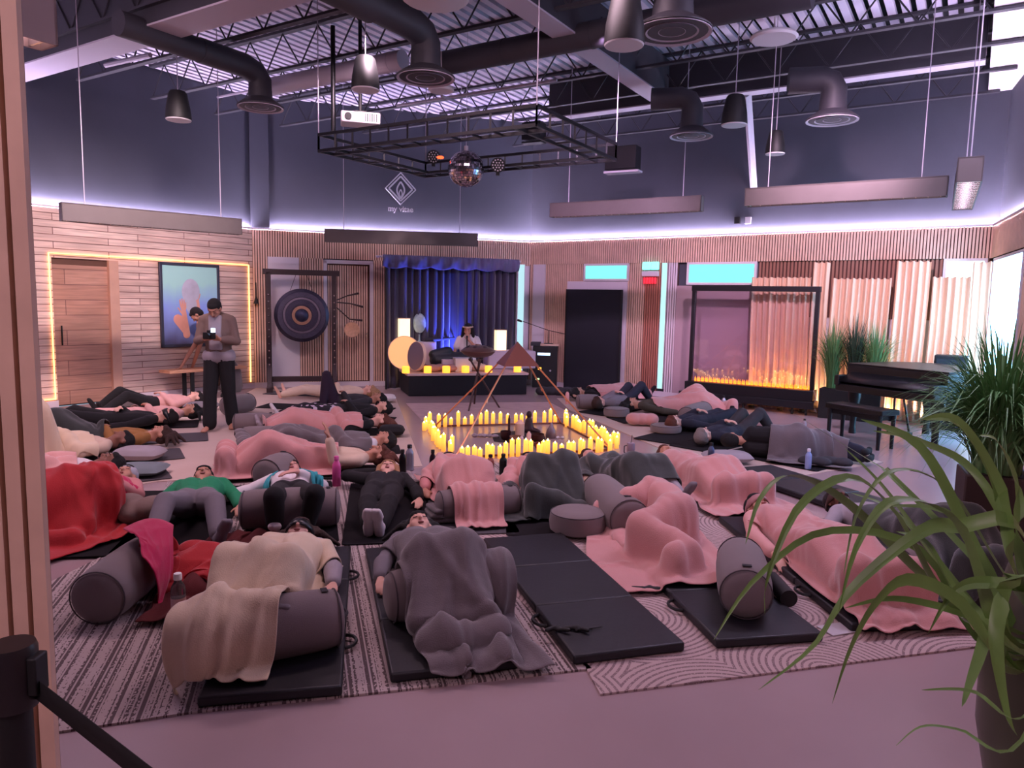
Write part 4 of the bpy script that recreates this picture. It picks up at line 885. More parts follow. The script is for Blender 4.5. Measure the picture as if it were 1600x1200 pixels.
# glowing box lamps
lampm = mat('paper_lamp', (255, 235, 200), .6, emit=(255, 226, 178), es=1.25)
for x, v, zb, zt_, lb in ((631, 1.1, SH, 497, 'tall glowing paper lamp on the left of the stage'), (781, 1.1, .75, 515, 'tall glowing paper lamp on the right of the stage')):
    d = ray(x, 560); Mx = np.array([[d[0], -su[0]], [d[1], -su[1]]]); A = SP(0, v)[:2]; q = np.linalg.solve(Mx, A)[1]; p = SP(q, v, zb); zt2 = hgt = None
    lo, hi = p[2], 3.
    for _ in range(40):
        mm = (lo+hi)/2; yy = 600-FPX*((np.array([p[0], p[1], mm])-CO)@CU)/((np.array([p[0], p[1], mm])-CO)@CF)
        if yy < zt_: hi = mm
        else: lo = mm
    H = lo-p[2]; t = thing('paper_lamp', lb, 'lamp', p, sang); g = G(); g.box((0, 0, H/2), (.21, .2, H)); link('shade', g, lampm, t, bev=.01)
    g = G(); g.box((0, 0, .008), (.23, .22, .016)); g.box((0, 0, H-.004), (.22, .21, .012)); link('rim', g, M['wood_slat'], t)
def stage_at(x, y, v):
    d = ray(x, y); Mx = np.array([[d[0], -su[0]], [d[1], -su[1]]]); A = SP(0, v)[:2]; return SP(np.linalg.solve(Mx, A)[1], v, SH)
def on_stage(x, y, z=SH): return fl(x, y, z)
# pale table cloth block behind right lamp
p = stage_at(795, 560, 1.0); g = G().box((0, 0, .18), (1.0, .5, .36)); o = link('low_table', g, pale, None, bev=.03); o.location = tuple(p); o.rotation_euler = (0, 0, sang); tag(o, 'low table under a pale cloth at the back right of the stage', 'table')
p = stage_at(655, 540, 1.15); g = G().box((0, 0, .26), (.62, .35, .52)); o = link('low_table', g, pale, None, bev=.02); o.location = tuple(p); o.rotation_euler = (0, 0, sang); tag(o, 'low table under a pale cloth beside the left paper lamp', 'table')
pt = p+Z3*.52
g = G(); g.lathe([(.05, 0), (.02, .02), (.015, .12), (.02, .14)], pt, 16); g.ell(pt+Z3*.36, (.13, .04, .2)); solo('stone_ornament', g, mat('agate', (150, 170, 180), .3, ns=14, nv=.4), 'pale oval crystal ornament on the left low table', 'ornament')
g = G(); g.tube([pt+su*.1+Z3*.03, pt+su*.45+Z3*.05, pt+su*.75+Z3*.08], [.05, .035, .01], 10); solo('draped_cloth', g, CL['charcoal'], 'dark folded fabric lying on the left low table', 'cloth')
def disc(c, r, th, ax, label, m, frame_m, cat='drum'):
    t = thing('frame_drum', label, cat, c-Z3*r*.98); g = G(); g.lathe([(0, -th/2), (r*.97, -th/2), (r*.97, th/2), (0, th/2)], Z3*r*.98, 36, ax); link('drum_head', g, m, t)
    g = G(); g.lathe([(r*.97, -th*.6), (r, -th*.6), (r, th*.6), (r*.97, th*.6)], Z3*r*.98, 36, ax, cap=False); link('hoop', g, frame_m, t); return t
p = stage_at(632, 583, .75); disc(p+Z3*.33, .32, .05, (-.1, -1, .12), 'large round frame drum with an added gold glow on the stage left', mat('drum_added_glow', (240, 190, 130), .6, emit=(255, 190, 120), es=.55), M['wood_slat'])  # emission put into the drum head makes its gold glow
p = stage_at(651, 586, .25); disc(p+Z3*.30, .27, .05, (-.75, -.65, .1), 'grey round frame drum leaning at the front left of the stage', mat('drum_grey', (112, 98, 112), .6), M['wood_slat'])
p = stage_at(683, 590, .65); g = G(); g.cap(p+Z3*.19, p+su*.55+Z3*.2, .15, .16); g.cap(p+Z3*.3-su*.08, p+su*.2+Z3*.36, .09, .1); solo('duffel_bag', g, mat('bag_black', (22, 26, 34), .5), 'black duffel bag lying on the stage', 'bag', remesh=.02, sm=3)
p = stage_at(678, 596, .35); g = G(); [g.ell(p+su*(k*.17-.2)+Z3*.07+sn*.05*(-1)**k, (.15, .11, .075)) for k in range(4)]; solo('fur_throw', g, mat('fur', (176, 130, 122), .95, bump=1, bs=60), 'rumpled pinkish fur throw in front of the duffel bag', 'throw', remesh=.02, sm=3)
for x, lb in ((634, 'leftmost'), (668, 'second'), (697, 'third'), (727, 'fourth'), (763, 'fifth'), (808, 'rightmost')):
    p = stage_at(x, 600, .12); g = G(); r = .055; w_ = .0
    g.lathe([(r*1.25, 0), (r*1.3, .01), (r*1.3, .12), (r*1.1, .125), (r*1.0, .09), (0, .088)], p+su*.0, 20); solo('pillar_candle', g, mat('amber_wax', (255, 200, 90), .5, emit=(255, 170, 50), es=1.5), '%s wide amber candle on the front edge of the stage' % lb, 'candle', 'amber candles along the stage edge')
p = stage_at(700, 585, .5); g = G().box(p+Z3*.11, (.26, .2, .22), rz=sang); solo('storage_box', g, pale, 'pale box standing mid stage behind the third candle', 'box', bev=.01)
p = stage_at(722, 585, .35); g = G().box(p+Z3*.13, (.32, .26, .26), rz=sang); solo('storage_box', g, M['offwhite'], 'pale box beside the seated performer', 'box', bev=.01)
spot('stage_blue_uplight', SP(1.0, SD-.12, SH+.08), WB.p((u0+u1)/2-.2, 1.6, .5), 300, (.08, .12, 1), 85, .9, .05)
g = G(); g.cyl(SP(1.0, SD-.12, SH), SP(1.0, SD-.12, SH+.04), .07, n=16); solo('uplight', g, M['black'], 'small black LED uplight behind the performer', 'spotlight')
# ================================================================ gong stand
gA, gB = [WB.p(WB.px(x, 500, .55)[0], 0, .55) for x in (420, 522)]; gd = nrmz(gB-gA); gang = math.atan2(gd[1], gd[0]); GW = np.linalg.norm(gB-gA); gc = (gA+gB)/2; wenge = mat('wenge', (48, 28, 30), .5, ns=12, nv=.3)
t = thing('gong_stand', 'dark timber gong stand with dowel pegs', 'gong stand', gc, gang); GH = 2.14
for q in (-1, 1):
    g = G().box((q*GW/2, 0, .08+GH/2), (.09, .09, GH)); link('post', g, wenge, t, bev=.006)
    g = G(); [g.cyl((q*GW/2, -.045, .5+k*.13), (q*GW/2, -.075, .5+k*.13), .014, n=8) for k in range(11)]; link('peg', g, M['chrome'], t)
    g = G().box((q*GW/2, 0, .05), (.10, .85, .10)); link('foot', g, wenge, t, bev=.006)
    for s in (-1, 1): g = G(); g.prism([(0, 0), (.28*s, 0), (0, .42)], -.04, .04); g.v = [np.stack([v[:, 2]+q*GW/2, v[:, 0]+.045*s, v[:, 1]+.1], 1) for v in g.v]; link('brace', g, wenge, t, smooth=False)
g = G().box((0, 0, GH+.08), (GW+.2, .09, .10)); link('crossbar', g, wenge, t, bev=.006)
g = G().box((0, 0, .22), (GW, .05, .10)); link('lower_rail', g, wenge, t, bev=.006)
gz = 1.42; R1 = .50; go = gc+Z3*gz; gn = -np.array([-gd[1], gd[0], 0])
t = thing('gong', 'large dark bronze gong with concentric rings', 'gong', go, 0); bz = mat('bronze_dark', (66, 62, 78), .35, metal=.75, ns=18, nv=.35)
g = G(); g.lathe([(R1*.98, -.07), (R1, -.01), (R1*.97, .0), (R1*.9, .004), (R1*.88, .012)], (0, 0, 0), 48, gn); g.lathe([(0, 0), (R1*.9, .002)], (0, 0, 0), 48, gn); link('gong_rim', g, bz, t)
gr_ = [o for o in t.children][0]
for a, b_, c_ in ((.88, .70, (80, 76, 94)), (.68, .60, (120, 110, 124)), (.58, .40, (66, 62, 80)), (.36, .25, (176, 134, 110)), (.23, .0, (52, 54, 78))):
    g = G(); g.lathe([(R1*a, .004), (R1*a*.99, .016), (R1*(b_+.005), .018), (R1*b_, .004)] if b_ else [(R1*a, .006), (R1*a*.7, .03), (R1*a*.3, .042), (0, .044)], (0, 0, 0), 48, gn); link('gong_ring', g, mat('gong_%d_%d_%d' % c_, c_, .4, metal=.6, ns=25, nv=.3), gr_)
g = G(); [g.tube([gd*q*.2+Z3*(R1*.93), gd*q*.1+Z3*(GH-gz+.03)], .005, 5) for q in (-1, 1)]; link('cord', g, M['black'], t)
# mallets and small chime beside the stand
b0 = gB+gd*.05
for k, (dx, z0_, z1_) in enumerate(((.42, 1.72, 1.86), (.50, 1.68, 1.60), (.48, 1.58, 1.34))):
    g = G(); P = [b0+Z3*z0_, b0+gd*dx*.5+Z3*((z0_+z1_)/2+(.02 if k < 2 else -.1)), b0+gd*dx+Z3*z1_]; g.tube(P, [.012, .012, .022], 8); solo('gong_mallet', g, wenge, ('top', 'middle', 'lowest curved')[k]+' dark mallet hooked on the right gong post', 'mallet')
c = b0+gd*.28+Z3*1.16; g = G(); g.lathe([(0, 0), (.145, .0), (.15, .02), (.14, .03), (0, .02)], c, 30, gn); g.tube([c+Z3*.14, c+Z3*.42], .004, 5); solo('small_gong', g, mat('brass_pale', (214, 170, 140), .35, metal=.6, ns=20, nv=.3), 'small pale brass gong hanging beside the gong stand', 'gong')
# bell hook on wall corner
c = fl(404, 465, 1.9) if False else WL.p(WL.L-.02, 1.62, .12); g = G(); g.lathe([(.05, 0), (.03, .08), (.012, .14), (.01, .4)], c, 12); solo('hanging_bell', g, M['black'], 'small dark bell hanging beside the left gong post', 'bell')
# ================================================================ handpan on tripod
hA = fl(748, 640); z_t = 1.0; c = at(747, 548, hA[1]); t = thing('handpan_stand', 'three crossed wooden legs holding the handpan', 'stand', [c[0], c[1], 0])
for (x, y) in ((732, 643), (781, 638), (741, 632)):
    ft = fl(x, y)-np.array([c[0], c[1], 0]); tp = -ft*np.array([.42, .42, 0])*(.8)+Z3*(c[2]-.14); g = G(); g.cyl(ft, tp, .015, .015, n=8); g.ell(tp, (.028,)*3, n=8, m=6); link('leg', g, mat('dark_wood', (70, 42, 36), .5), t)
t = thing('handpan', 'bronze steel handpan balanced on its stand', 'handpan', c-Z3*.12, 0); hp = mat('handpan_steel', (120, 92, 82), .3, metal=.8)
g = G(); g.lathe([(0, 0), (.10, .012), (.22, .05), (.275, .105), (.28, .115), (.275, .125), (.21, .175), (.11, .205), (.05, .21), (.045, .225), (0, .23)], n=40); link('shell', g, hp, t)
g = G(); a = np.linspace(0, 2*pi, 8)[:-1]
for x in a: g.lathe([(.035, 0), (.03, -.008), (0, -.01)], (.185*math.cos(x), .185*math.sin(x), .19), 14, (.4*math.cos(x), .4*math.sin(x), 1))
link('tone_field', g, mat('tone_dimple', (84, 62, 58), .4, metal=.6), t)
# ================================================================ copper pyramid
py = [fl(712, 716), fl(955, 704), fl(876, 662), fl(680, 667)]; pc = sum(py)/4; apx = at(808, 540, pc[1]); apx[0] = pc[0]*.4+apx[0]*.6; cop = mat('copper_pipe', (214, 140, 100), .35, metal=.6)
apx[2] = 1.22
t = thing('pyramid_frame', 'open pyramid of thin copper poles with a square base among the candles', 'pyramid', pc)
for i in range(4):
    g = G(); g.cyl(py[i]-pc+Z3*.012, py[(i+1) % 4]-pc+Z3*.012, .011, n=8); link('base_rod', g, mat('dark_copper', (120, 70, 60), .4, metal=.5), t)
    tp = apx-pc; g = G(); g.cyl(py[i]-pc+Z3*.015, tp*.97+(py[i]-pc)*.03, .011, n=8); link('pole', g, cop, t); g = G(); g.cyl((py[i]-pc)*.55+tp*.45, (py[i]-pc)*.53+tp*.47, .017, n=8); link('joint', g, cop, t)
ap = tp+Z3*.03; cb = [ap+((py[i]-pc)-tp)*.24 for i in range(4)]; g = G(); g.add(cb+[ap], [(0, 1, 4), (1, 2, 4), (2, 3, 4), (3, 0, 4), (3, 2, 1, 0)]); link('cap', g, mat('copper_cap', (140, 86, 74), .35, metal=.5), t, smooth=False, solid=.004)
# candles
wax = mat('candle_wax', (255, 196, 96), .5, emit=(255, 176, 60), es=2.0); n, l, b = nodes(wax)
tc = n.new('ShaderNodeTexCoord'); sx = n.new('ShaderNodeSeparateXYZ'); l.new(tc.outputs['Generated'], sx.inputs[0]); rp = n.new('ShaderNodeMapRange'); rp.inputs[3].default_value = .5; rp.inputs[4].default_value = 1.45; l.new(sx.outputs[2], rp.inputs[0]); l.new(rp.outputs[0], b.inputs['Emission Strength'])
flm = mat('flame', (255, 240, 200), .5, emit=(255, 225, 140), es=9)
def candle_proto(h, r=.027):
    t = thing('pillar_candle', 'x', 'candle', (0, 0, 0)); g = G(); g.lathe([(r*.97, 0), (r, .004), (r, h-.004), (r*.9, h), (r*.75, h-.012), (0, h-.016)], n=16); wx_ = link('wax', g, wax, t)
    g = G(); g.lathe([(0, h-.012), (.008, h), (.010, h+.008), (.004, h+.018), (0, h+.024)], n=8); link('flame', g, flm, wx_); return t
protos = [candle_proto(h) for h in (.11, .14, .17, .20)]; used = [False]*4; nc = [0]
def put_candle(p, k, label, group):
    t = protos[k] if not used[k] else copy_tree(protos[k]); used[k] = True; t.location = (p[0], p[1], 0.0); t.rotation_euler = (0, 0, R_.random()*6); t['label'] = label; t['group'] = group; nc[0] += 1
def crow(p0, p1, n_, jit, side):
    a, b_ = fl(*p0), fl(*p1); d = nrmz(b_-a); q = np.array([-d[1], d[0], 0])
    for i in range(n_):
        p = a+(b_-a)*(i+R_.uniform(-.22, .22))/(n_-1)+q*R_.uniform(-jit, jit); put_candle(p, R_.choice((0, 1, 1, 2, 2, 3)), 'glowing yellow pillar candle in the %s row around the copper pyramid' % side, 'pillar candles of the %s row' % side)
crow((672, 667), (868, 661), 19, .03, 'back'); crow((884, 662), (966, 700), 27, .10, 'right'); crow((720, 719), (950, 706), 25, .04, 'front'); crow((664, 668), (704, 712), 15, .08, 'left')
# two nearest left candles bigger
put_candle(fl(693, 705), 3, 'tallest candle at the front left corner of the candle square', 'corner candles'); 
for q in [fl(x, y) for x, y in ((760, 668), (800, 690), (740, 700), (870, 672), (900, 690))]: pass
for nm, q, w_, c_ in (('candle_glow', fl(700, 690, .3), 6, WARM), ('candle_glow', fl(820, 664, .3), 6, WARM), ('candle_glow', fl(920, 680, .3), 6, WARM), ('candle_glow', fl(820, 708, .3), 6, WARM)): pass
# altar
al = mat('altar_cloth', (40, 34, 36), .9, ns=20, nv=.6); g = G().prism([fl(x, y)[:2] for x, y in ((772, 690), (858, 700), (850, 680), (822, 672), (768, 678))], .001, .006); solo('altar_cloth', g, al, 'small dark patterned altar cloth inside the candle square', 'cloth', smooth=False)
def bowl(p, r, h, col, lb, nm='singing_bowl', cat='bowl'): g = G(); g.lathe([(r*.5, 0), (r*.9, h*.3), (r, h), (r*.94, h), (r*.85, h*.35), (0, h*.1)], p, 20); solo(nm, g, mat('bowl_%d_%d_%d' % col, col, .4, metal=.4), lb, cat)
for (x, y, r, h, col, lb) in ((790, 688, .07, .12, (60, 30, 34), 'small dark red bowl on the altar cloth'), (806, 692, .08, .09, (150, 110, 90), 'small tan bowl on the altar cloth'), (838, 690, .10, .10, (70, 36, 30), 'dark brown bowl on the right of the altar cloth'), (846, 702, .09, .08, (120, 40, 36), 'red bowl at the front right of the altar cloth')):
    bowl(fl(x, y), r, h, col, lb)
for (x, y, h, r, col, lb) in ((795, 684, .30, .016, (50, 24, 34), 'thin dark red taper standing on the altar'), (812, 682, .22, .06, (230, 190, 170), 'pale glowing pillar in the middle of the altar'), (826, 694, .16, .03, (222, 180, 170), 'pinkish bottle on the altar'), (815, 696, .12, .025, (200, 180, 190), 'tiny pale bottle on the altar')):
    p = fl(x, y); g = G(); g.lathe([(r, 0), (r, h*.8), (r*.6, h*.9), (r*.4, h), (0, h)], p, 16); solo('altar_candle', g, mat('alt_%d_%d_%d' % col, col, .5), lb, 'candle')
p = fl(826, 676); g = G(); g.cap(p+Z3*.05, p+Z3*.16, .08, .05); g.ell(p+Z3*.25, (.04, .04, .05)); [g.cap(p+Z3*.05+np.array([s*.04, -.02, 0]), p+np.array([s*.13, -.08, .03]), .04, .03) for s in (-1, 1)]; solo('statuette', g, mat('statue', (56, 40, 44), .5, metal=.4), 'small dark seated statuette on the altar', 'statuette', remesh=.012, sm=2)
p = fl(861, 684); g = G(); g.lathe([(.07, 0), (.075, .01), (.06, .10), (.03, .15), (.01, .2), (0, .2)], p, 18); solo('hand_bell', g, mat('bell_metal', (120, 104, 110), .35, metal=.6), 'small grey hand bell beside the altar', 'bell')
p = fl(757, 683); g = G(); [g.ell(p+np.array([R_.uniform(-.16, .16), R_.uniform(-.06, .06), .025]), (.04, .03, .025)) for _ in range(7)]; solo('feather_bundle', g, mat('feathers', (150, 140, 150), .8, ns=30, nv=.5), 'bundle of feathers and shells left of the altar', 'bundle', remesh=.008)
p = fl(875, 686); g = G(); [g.ell(p+np.array([k*.06-.03, 0, .02]), (.025, .02, .02)) for k in range(2)]; solo('stones', g, M['offwhite'], 'two tiny pale stones right of the altar', 'stone')
# ================================================================ sound desk, speakers, pot, panel
def floorbox(x0, x1, y, ztop_y, dep, name, label, cat, m, ang=None, bev=.01, parts=None):
    a, b_ = fl(x0, y), fl(x1, y); an = WR.ang if ang is None else ang
    return a, b_
c = fl(850, 606); t = thing('amplifier_rack', 'black equipment cabinet with small lit displays', 'cabinet', c, math.radians(-6)); 
g = G().box((0, .25, .43), (.50, .5, .86)); link('cabinet_body', g, M['black'], t, bev=.01)
g = G().box((-.02, -.003, .70), (.26, .008, .05)); link('blue_display', g, mat('disp_blue', (220, 240, 255), .4, emit=(180, 220, 255), es=2.5), t)
g = G().box((-.10, -.003, .40), (.07, .008, .05)); link('amber_display', g, mat('disp_amber', (255, 220, 90), .4, emit=(255, 190, 50), es=1.5), t)
g = G().box((-.14, -.003, .18), (.08, .008, .035)); link('green_display', g, mat('disp_green', (200, 250, 190), .4, emit=(190, 240, 160), es=1.2), t)
g = G(); g.cyl((.12, -.003, .36), (.12, -.01, .36), .02, n=12); link('knob', g, M['offwhite'], t)
g = G().box((.08, .2, .885), (.40, .3, .04), rz=0); link('wooden_shelf', g, M['wood_slat'], t)
g = G().box((-.2, .15, .90), (.2, .25, .08)); link('mixer', g, M['dsteel'], t, bev=.01)
g = G(); c0 = np.array(c)+np.array([.08, .2, .9]); g.tube([c0, c0+Z3*.28], .008, 8); g.tube([c0+Z3*.28+np.array([.35, 0, -.07]), c0+Z3*.28, c0+Z3*.46+np.array([-.55, -.05, 0])], .007, 8); g.cap(c0+Z3*.46+np.array([-.58, -.05, .0]), c0+Z3*.48+np.array([-.64, -.05, 0]), .02, .025); g.lathe([(.1, 0), (.1, .015), (0, .02)], c0, 14); solo('microphone_stand', g, M['black'], 'black boom microphone stand on the equipment cabinet', 'microphone')
c = fl(884, 604)+np.array([.02, .15, 0])
for z, w_, h, lb in ((0, .46, .56, 'lower black floor speaker beside the cabinet'), (.565, .34, .50, 'upper black speaker stacked on the floor speaker')):
    t = thing('floor_speaker', lb, 'speaker', c+Z3*z, math.radians(-8)); g = G().box((0, 0, h/2), (w_, .36, h)); link('cabinet_body', g, M['black'], t, bev=.015); g = G().box((0, -.182, h/2), (w_-.05, .008, h-.06)); link('grille', g, mat('grille_dark', (30, 30, 36), .7), t, bev=.004)
    g = G().box((0, -.188, .07), (.05, .004, .015)); link('badge', g, M['chrome'], t)
c = fl(925, 603); t = thing('brass_pot', 'round golden pot with a dark rim before the black panel', 'pot', c); r = .245
g = G(); g.lathe([(r*.66, 0), (r*.85, .05), (r*1.0, .18), (r*.98, .28), (r*.86, .36), (r*.84, .37)], n=32); link('pot_body', g, mat('old_gold', (188, 150, 84), .35, metal=.7, ns=8, nv=.2), t)
g = G(); g.lathe([(r*.84, .36), (r*.98, .385), (r*.98, .41), (r*.84, .41), (r*.8, .37)], n=32); link('rim', g, M['dsteel'], t)
a, b_ = WR.px(885, 520, .12)[0], WR.px(970, 520, .12)[0]; ztp = WR.px(885, 452, .12)[1]
t = thing('acoustic_panel', 'tall matt black panel standing against the right wall', 'panel', WR.p((a+b_)/2, 0, .12), WR.ang); g = G().box((0, 0, ztp/2), (b_-a, .08, ztp)); link('panel_face', g, mat('panel_black', (26, 27, 36), .85), t, bev=.005)
g = G(); [g.box((q*(b_-a)/2*.99, -.045, ztp/2), (.02, .012, ztp)) for q in (-1, 1)]; link('edge_trim', g, M['black'], t)
# emergency sign with lamps
u_, z_ = WR.px(1018, 428); t = thing('emergency_sign', 'emergency light unit with two cyan lamps over a red lamp', 'sign', WR.p(u_, z_, .05), WR.ang)
g = G().box((0, 0, .0), (.34, .06, .10)); link('housing', g, M['white'], t, bev=.01)
for q in (-1, 1): g = G().box((q*.085, -.0, .15), (.16, .07, .15)); link('lamp_head', g, mat('lamp_cyan', (150, 240, 230), .4, emit=(110, 240, 225), es=1.6), t, bev=.02)
g = G(); [g.box((-.11+k*.055, -.02, -.13), (.035, .04, .12)) for k in range(5)]; link('red_lamp', g, mat('lamp_red', (230, 60, 70), .4, emit=(240, 40, 60), es=.9), t, bev=.008)
# ================================================================ long pleated curtain on the right wall
cur = mat('beige_voile', (226, 190, 160), .8, sheen=.3, ns=2, nv=.05)
def pleats(u0, u1, ztop, off, label, seed, amp=.04, z0=.02):
    rg = random.Random(seed); n_ = int((u1-u0)/.011); ph = [0]; 
    for k in range(n_): ph.append(ph[-1]+rg.uniform(.45, 1.0))
    P = []; c = WR.p((u0+u1)/2, 0, off)
    zz = [z0, .3, .8, 1.4, 2.0, ztop-.05, ztop]
    for j, z in enumerate(zz): P.append([WR.p(u+.03*math.sin(z*1.3+seed)*(1-z/3), z+(0.010*math.sin(ph[k]*1.0) if j >= 5 else 0), off+amp*math.sin(ph[k])*(.75+.25*math.sin(k*.7))+.02*math.sin(ph[k]*.31+z))-c for k, u in enumerate(np.linspace(u0, u1, n_+1))])
    t = tag(link('pleated_curtain', G().grid(P), cur, None, sharp=180), label, 'curtain'); t.location = tuple(c); return t
UC = [U(1178), U(1272), U(1292), U(1398), U(1450), U(1512), U(1552)]
pleats(UC[0], UC[1]-.03, 2.26, .22, 'pleated beige curtain directly behind the mirror frame', 1); pleats(UC[1], UC[2]+.05, 2.5, .24, 'narrow full height curtain between the frame and the tall grass', 2, .03)
pleats(UC[2]+.1, UC[3]-.05, 2.24, .22, 'pleated beige curtain behind the tall grass plants', 3); pleats(UC[3], UC[4], 2.5, .25, 'full height pleated curtain behind the piano', 4, .04); pleats(UC[4]+.03, UC[5], 2.26, .22, 'pleated curtain right behind the piano tail', 5); pleats(UC[5]+.02, UC[6], 2.48, .24, 'last full height curtain near the bright corner', 6, .03)
for k, (x, col, w_) in enumerate(((1190, (1, .45, .15), 22), (1235, (1, .42, .12), 34), (1268, (1, .5, .2), 26), (1300, (1, .55, .3), 26), (1345, (1, .5, .4), 22), (1385, (1, .45, .3), 20), (1410, (1, .38, .14), 34), (1460, (1, .65, .55), 26), (1500, (1, .5, .35), 26))):
    p = WR.p(U(x), .06, .32); spot('curtain_uplight', p, WR.p(U(x), 1.5, .1), w_*2.0, col, 110, .9, .04); g = G(); g.lathe([(.05, 0), (.05, .03), (.04, .045), (.03, .03), (0, .03)], p-Z3*.055, 14); solo('uplight', g, M['black'], 'small floor uplight at the foot of the pleated curtains', 'spotlight', 'uplights along the curtain foot')
# ================================================================ glass frame on casters
fA, fB = [WR.p(WR.px(x, 500, .5)[0], 0, .5) for x in (1079, 1281)]; fd = nrmz(fB-fA); fang = math.atan2(fd[1], fd[0]); FW = np.linalg.norm(fB-fA); fc_ = (fA+fB)/2; t = thing('glass_screen', 'large glass sheet in a black frame on a wheeled black base', 'screen', fc_, fang)
bt_ = .42; ztop = 2.06; fr = mat('frame_black', (24, 20, 26), .4)
g = G().box((0, 0, .27), (FW, .30, .28)); g.box((-.03, -.02, .17), (FW+.12, .34, .12)); link('base', g, fr, t, bev=.008)
for q in (-1, 1): g = G().box((q*(FW/2-.05), 0, (bt_+ztop)/2-.01), (.065, .07, ztop-bt_)); link('upright', g, fr, t, bev=.004)
g = G().box((0, 0, ztop), (FW-.02, .09, .09)); link('top_rail', g, fr, t, bev=.004)
gl = bpy.data.materials.new('tinted_glass'); gl.use_nodes = True; nt = gl.node_tree; nt.nodes.clear(); o_ = nt.nodes.new('ShaderNodeOutputMaterial'); mx = nt.nodes.new('ShaderNodeMixShader'); tr = nt.nodes.new('ShaderNodeBsdfTransparent'); gs = nt.nodes.new('ShaderNodeBsdfGlossy'); tr.inputs[0].default_value = (.97, .93, .98, 1); gs.inputs['Roughness'].default_value = .03; mx.inputs[0].default_value = .09
nt.links.new(tr.outputs[0], mx.inputs[1]); nt.links.new(gs.outputs[0], mx.inputs[2]); nt.links.new(mx.outputs[0], o_.inputs[0])
g = G().box((0, 0, (bt_+ztop)/2-.02), (FW-.15, .008, ztop-bt_-.06)); link('glass_pane', g, gl, t, smooth=False)
for x in (-FW*.42, -FW*.02, FW*.35, FW*.45):
    g = G(); g.cyl((x, -.12, .035), (x+.03, -.12, .035), .033, n=14); g.box((x+.015, -.12, .085), (.03, .05, .05)); link('caster', g, M['black'], t)
g = G(); g.tube([(FW/2, -.12, .42), (FW/2+.04, -.1, .3), (FW/2+.01, -.1, .16), (FW/2+.06, -.08, .06)], .008, 6); link('cable', g, M['offwhite'], t)
pr = G(); pr.lathe([(.016, 0), (.016, .05), (.004, .055), (.007, .065), (0, .085)], n=8); pm = link('tea_light', pr, mat('tea_wax', (255, 170, 70), .5, emit=(255, 140, 40), es=2.2), None); N_ = 54
for i in range(N_):
    o = pm if i == 0 else pm.copy()
    if i: SC.collection.objects.link(o)
    s_ = -FW/2+.12+(FW-.24)*i/(N_-1); q = fc_+fd*s_+np.array([-fd[1], fd[0], 0])*(.055+.03*(i % 2)); o.location = (q[0], q[1], .41); tag(o, 'tiny orange candle in the long row behind the glass sheet', 'candle', 'tiny candles behind the glass sheet')
# ================================================================ grand piano
pF, pR = fl(1421, 683), fl(1482, 668)
def pn(label): pass
P0 = fl(1318, 652); blk = mat('piano_lacquer', (10, 10, 13), .4); pan = math.radians(-31)
org = fl(1362, 655); t = thing('grand_piano', 'black grand piano with the lid closed before the pleated curtains', 'piano', org+np.array([.62, .55, 0]), pan)
po = np.array([.62, .55]); 
pa, pb = fl(1302, 590, .72), fl(1425, 600, .72)   # keyboard edge ends
# outline in local axes: x along the keyboard, y towards the tail
kA = fl(1306, 604, .66); kB = fl(1412, 618, .66); kd = nrmz(kB-kA); kang = math.atan2(kd[1], kd[0]); KL = 1.45; t.location = tuple(kA*np.array([1, 1, 0])); t.rotation_euler = (0, 0, kang)
OUT = [(0, 0), (KL, 0), (KL, .95), (KL-.03, 1.25), (KL-.2, 1.5), (KL-.48, 1.62), (KL-.75, 1.52), (KL-.95, 1.22), (KL-1.15, .98), (.06, .88), (0, .8)]
OUT = [(KL-x, y) for x, y in OUT][::-1]
body = [(x, y) for x, y in OUT if y > .3]+[(KL, .22), (0, .22)]
body = sorted(body, key=lambda q: math.atan2(q[1]-.7, q[0]-KL/2))
g = G().prism(body, .62, .97); link('case', g, blk, t, bev=.006)
g = G().prism([(x*1.01-.007, y*1.01) for x, y in body], .972, .992); link('lid', g, blk, t, bev=.004)
g = G().box((KL/2, .12, .66), (KL, .26, .10)); [g.box((q, .10, .76), (.07, .28, .14)) for q in (.035, KL-.035)]; link('key_bed', g, blk, t, bev=.01)
g = G(); g.add([(0.07, -.0, .735), (KL-.07, -.0, .735), (KL-.07, .24, .86), (.07, .24, .86)], [(0, 1, 2, 3)]); link('fallboard', g, blk, t, solid=.02)
for (x, y) in ((.12, .25), (KL-.12, .25), (KL*.38, 1.25)):
    g = G(); g.lathe([(.05, 0), (.05, .06), (.04, .1), (.055, .35), (.085, .50), (.09, .62)], (x, y, 0), 10); lg_ = link('leg', g, blk, t)
    g = G(); g.cyl((x-.015, y, .025), (x+.015, y, .025), .028, n=12); link('caster', g, M['chrome'], lg_)
g = G(); [g.cyl((KL/2+q*.12, .45, .1), (KL/2+q*.06, .35, .62), .015, n=8) for q in (-1, 1)]; g.box((KL/2, .42, .1), (.3, .12, .05)); [g.box((KL/2+q*.07, .33, .075), (.03, .09, .012)) for q in (-1, 0, 1)]; link('pedal_lyre', g, blk, t, bev=.004)
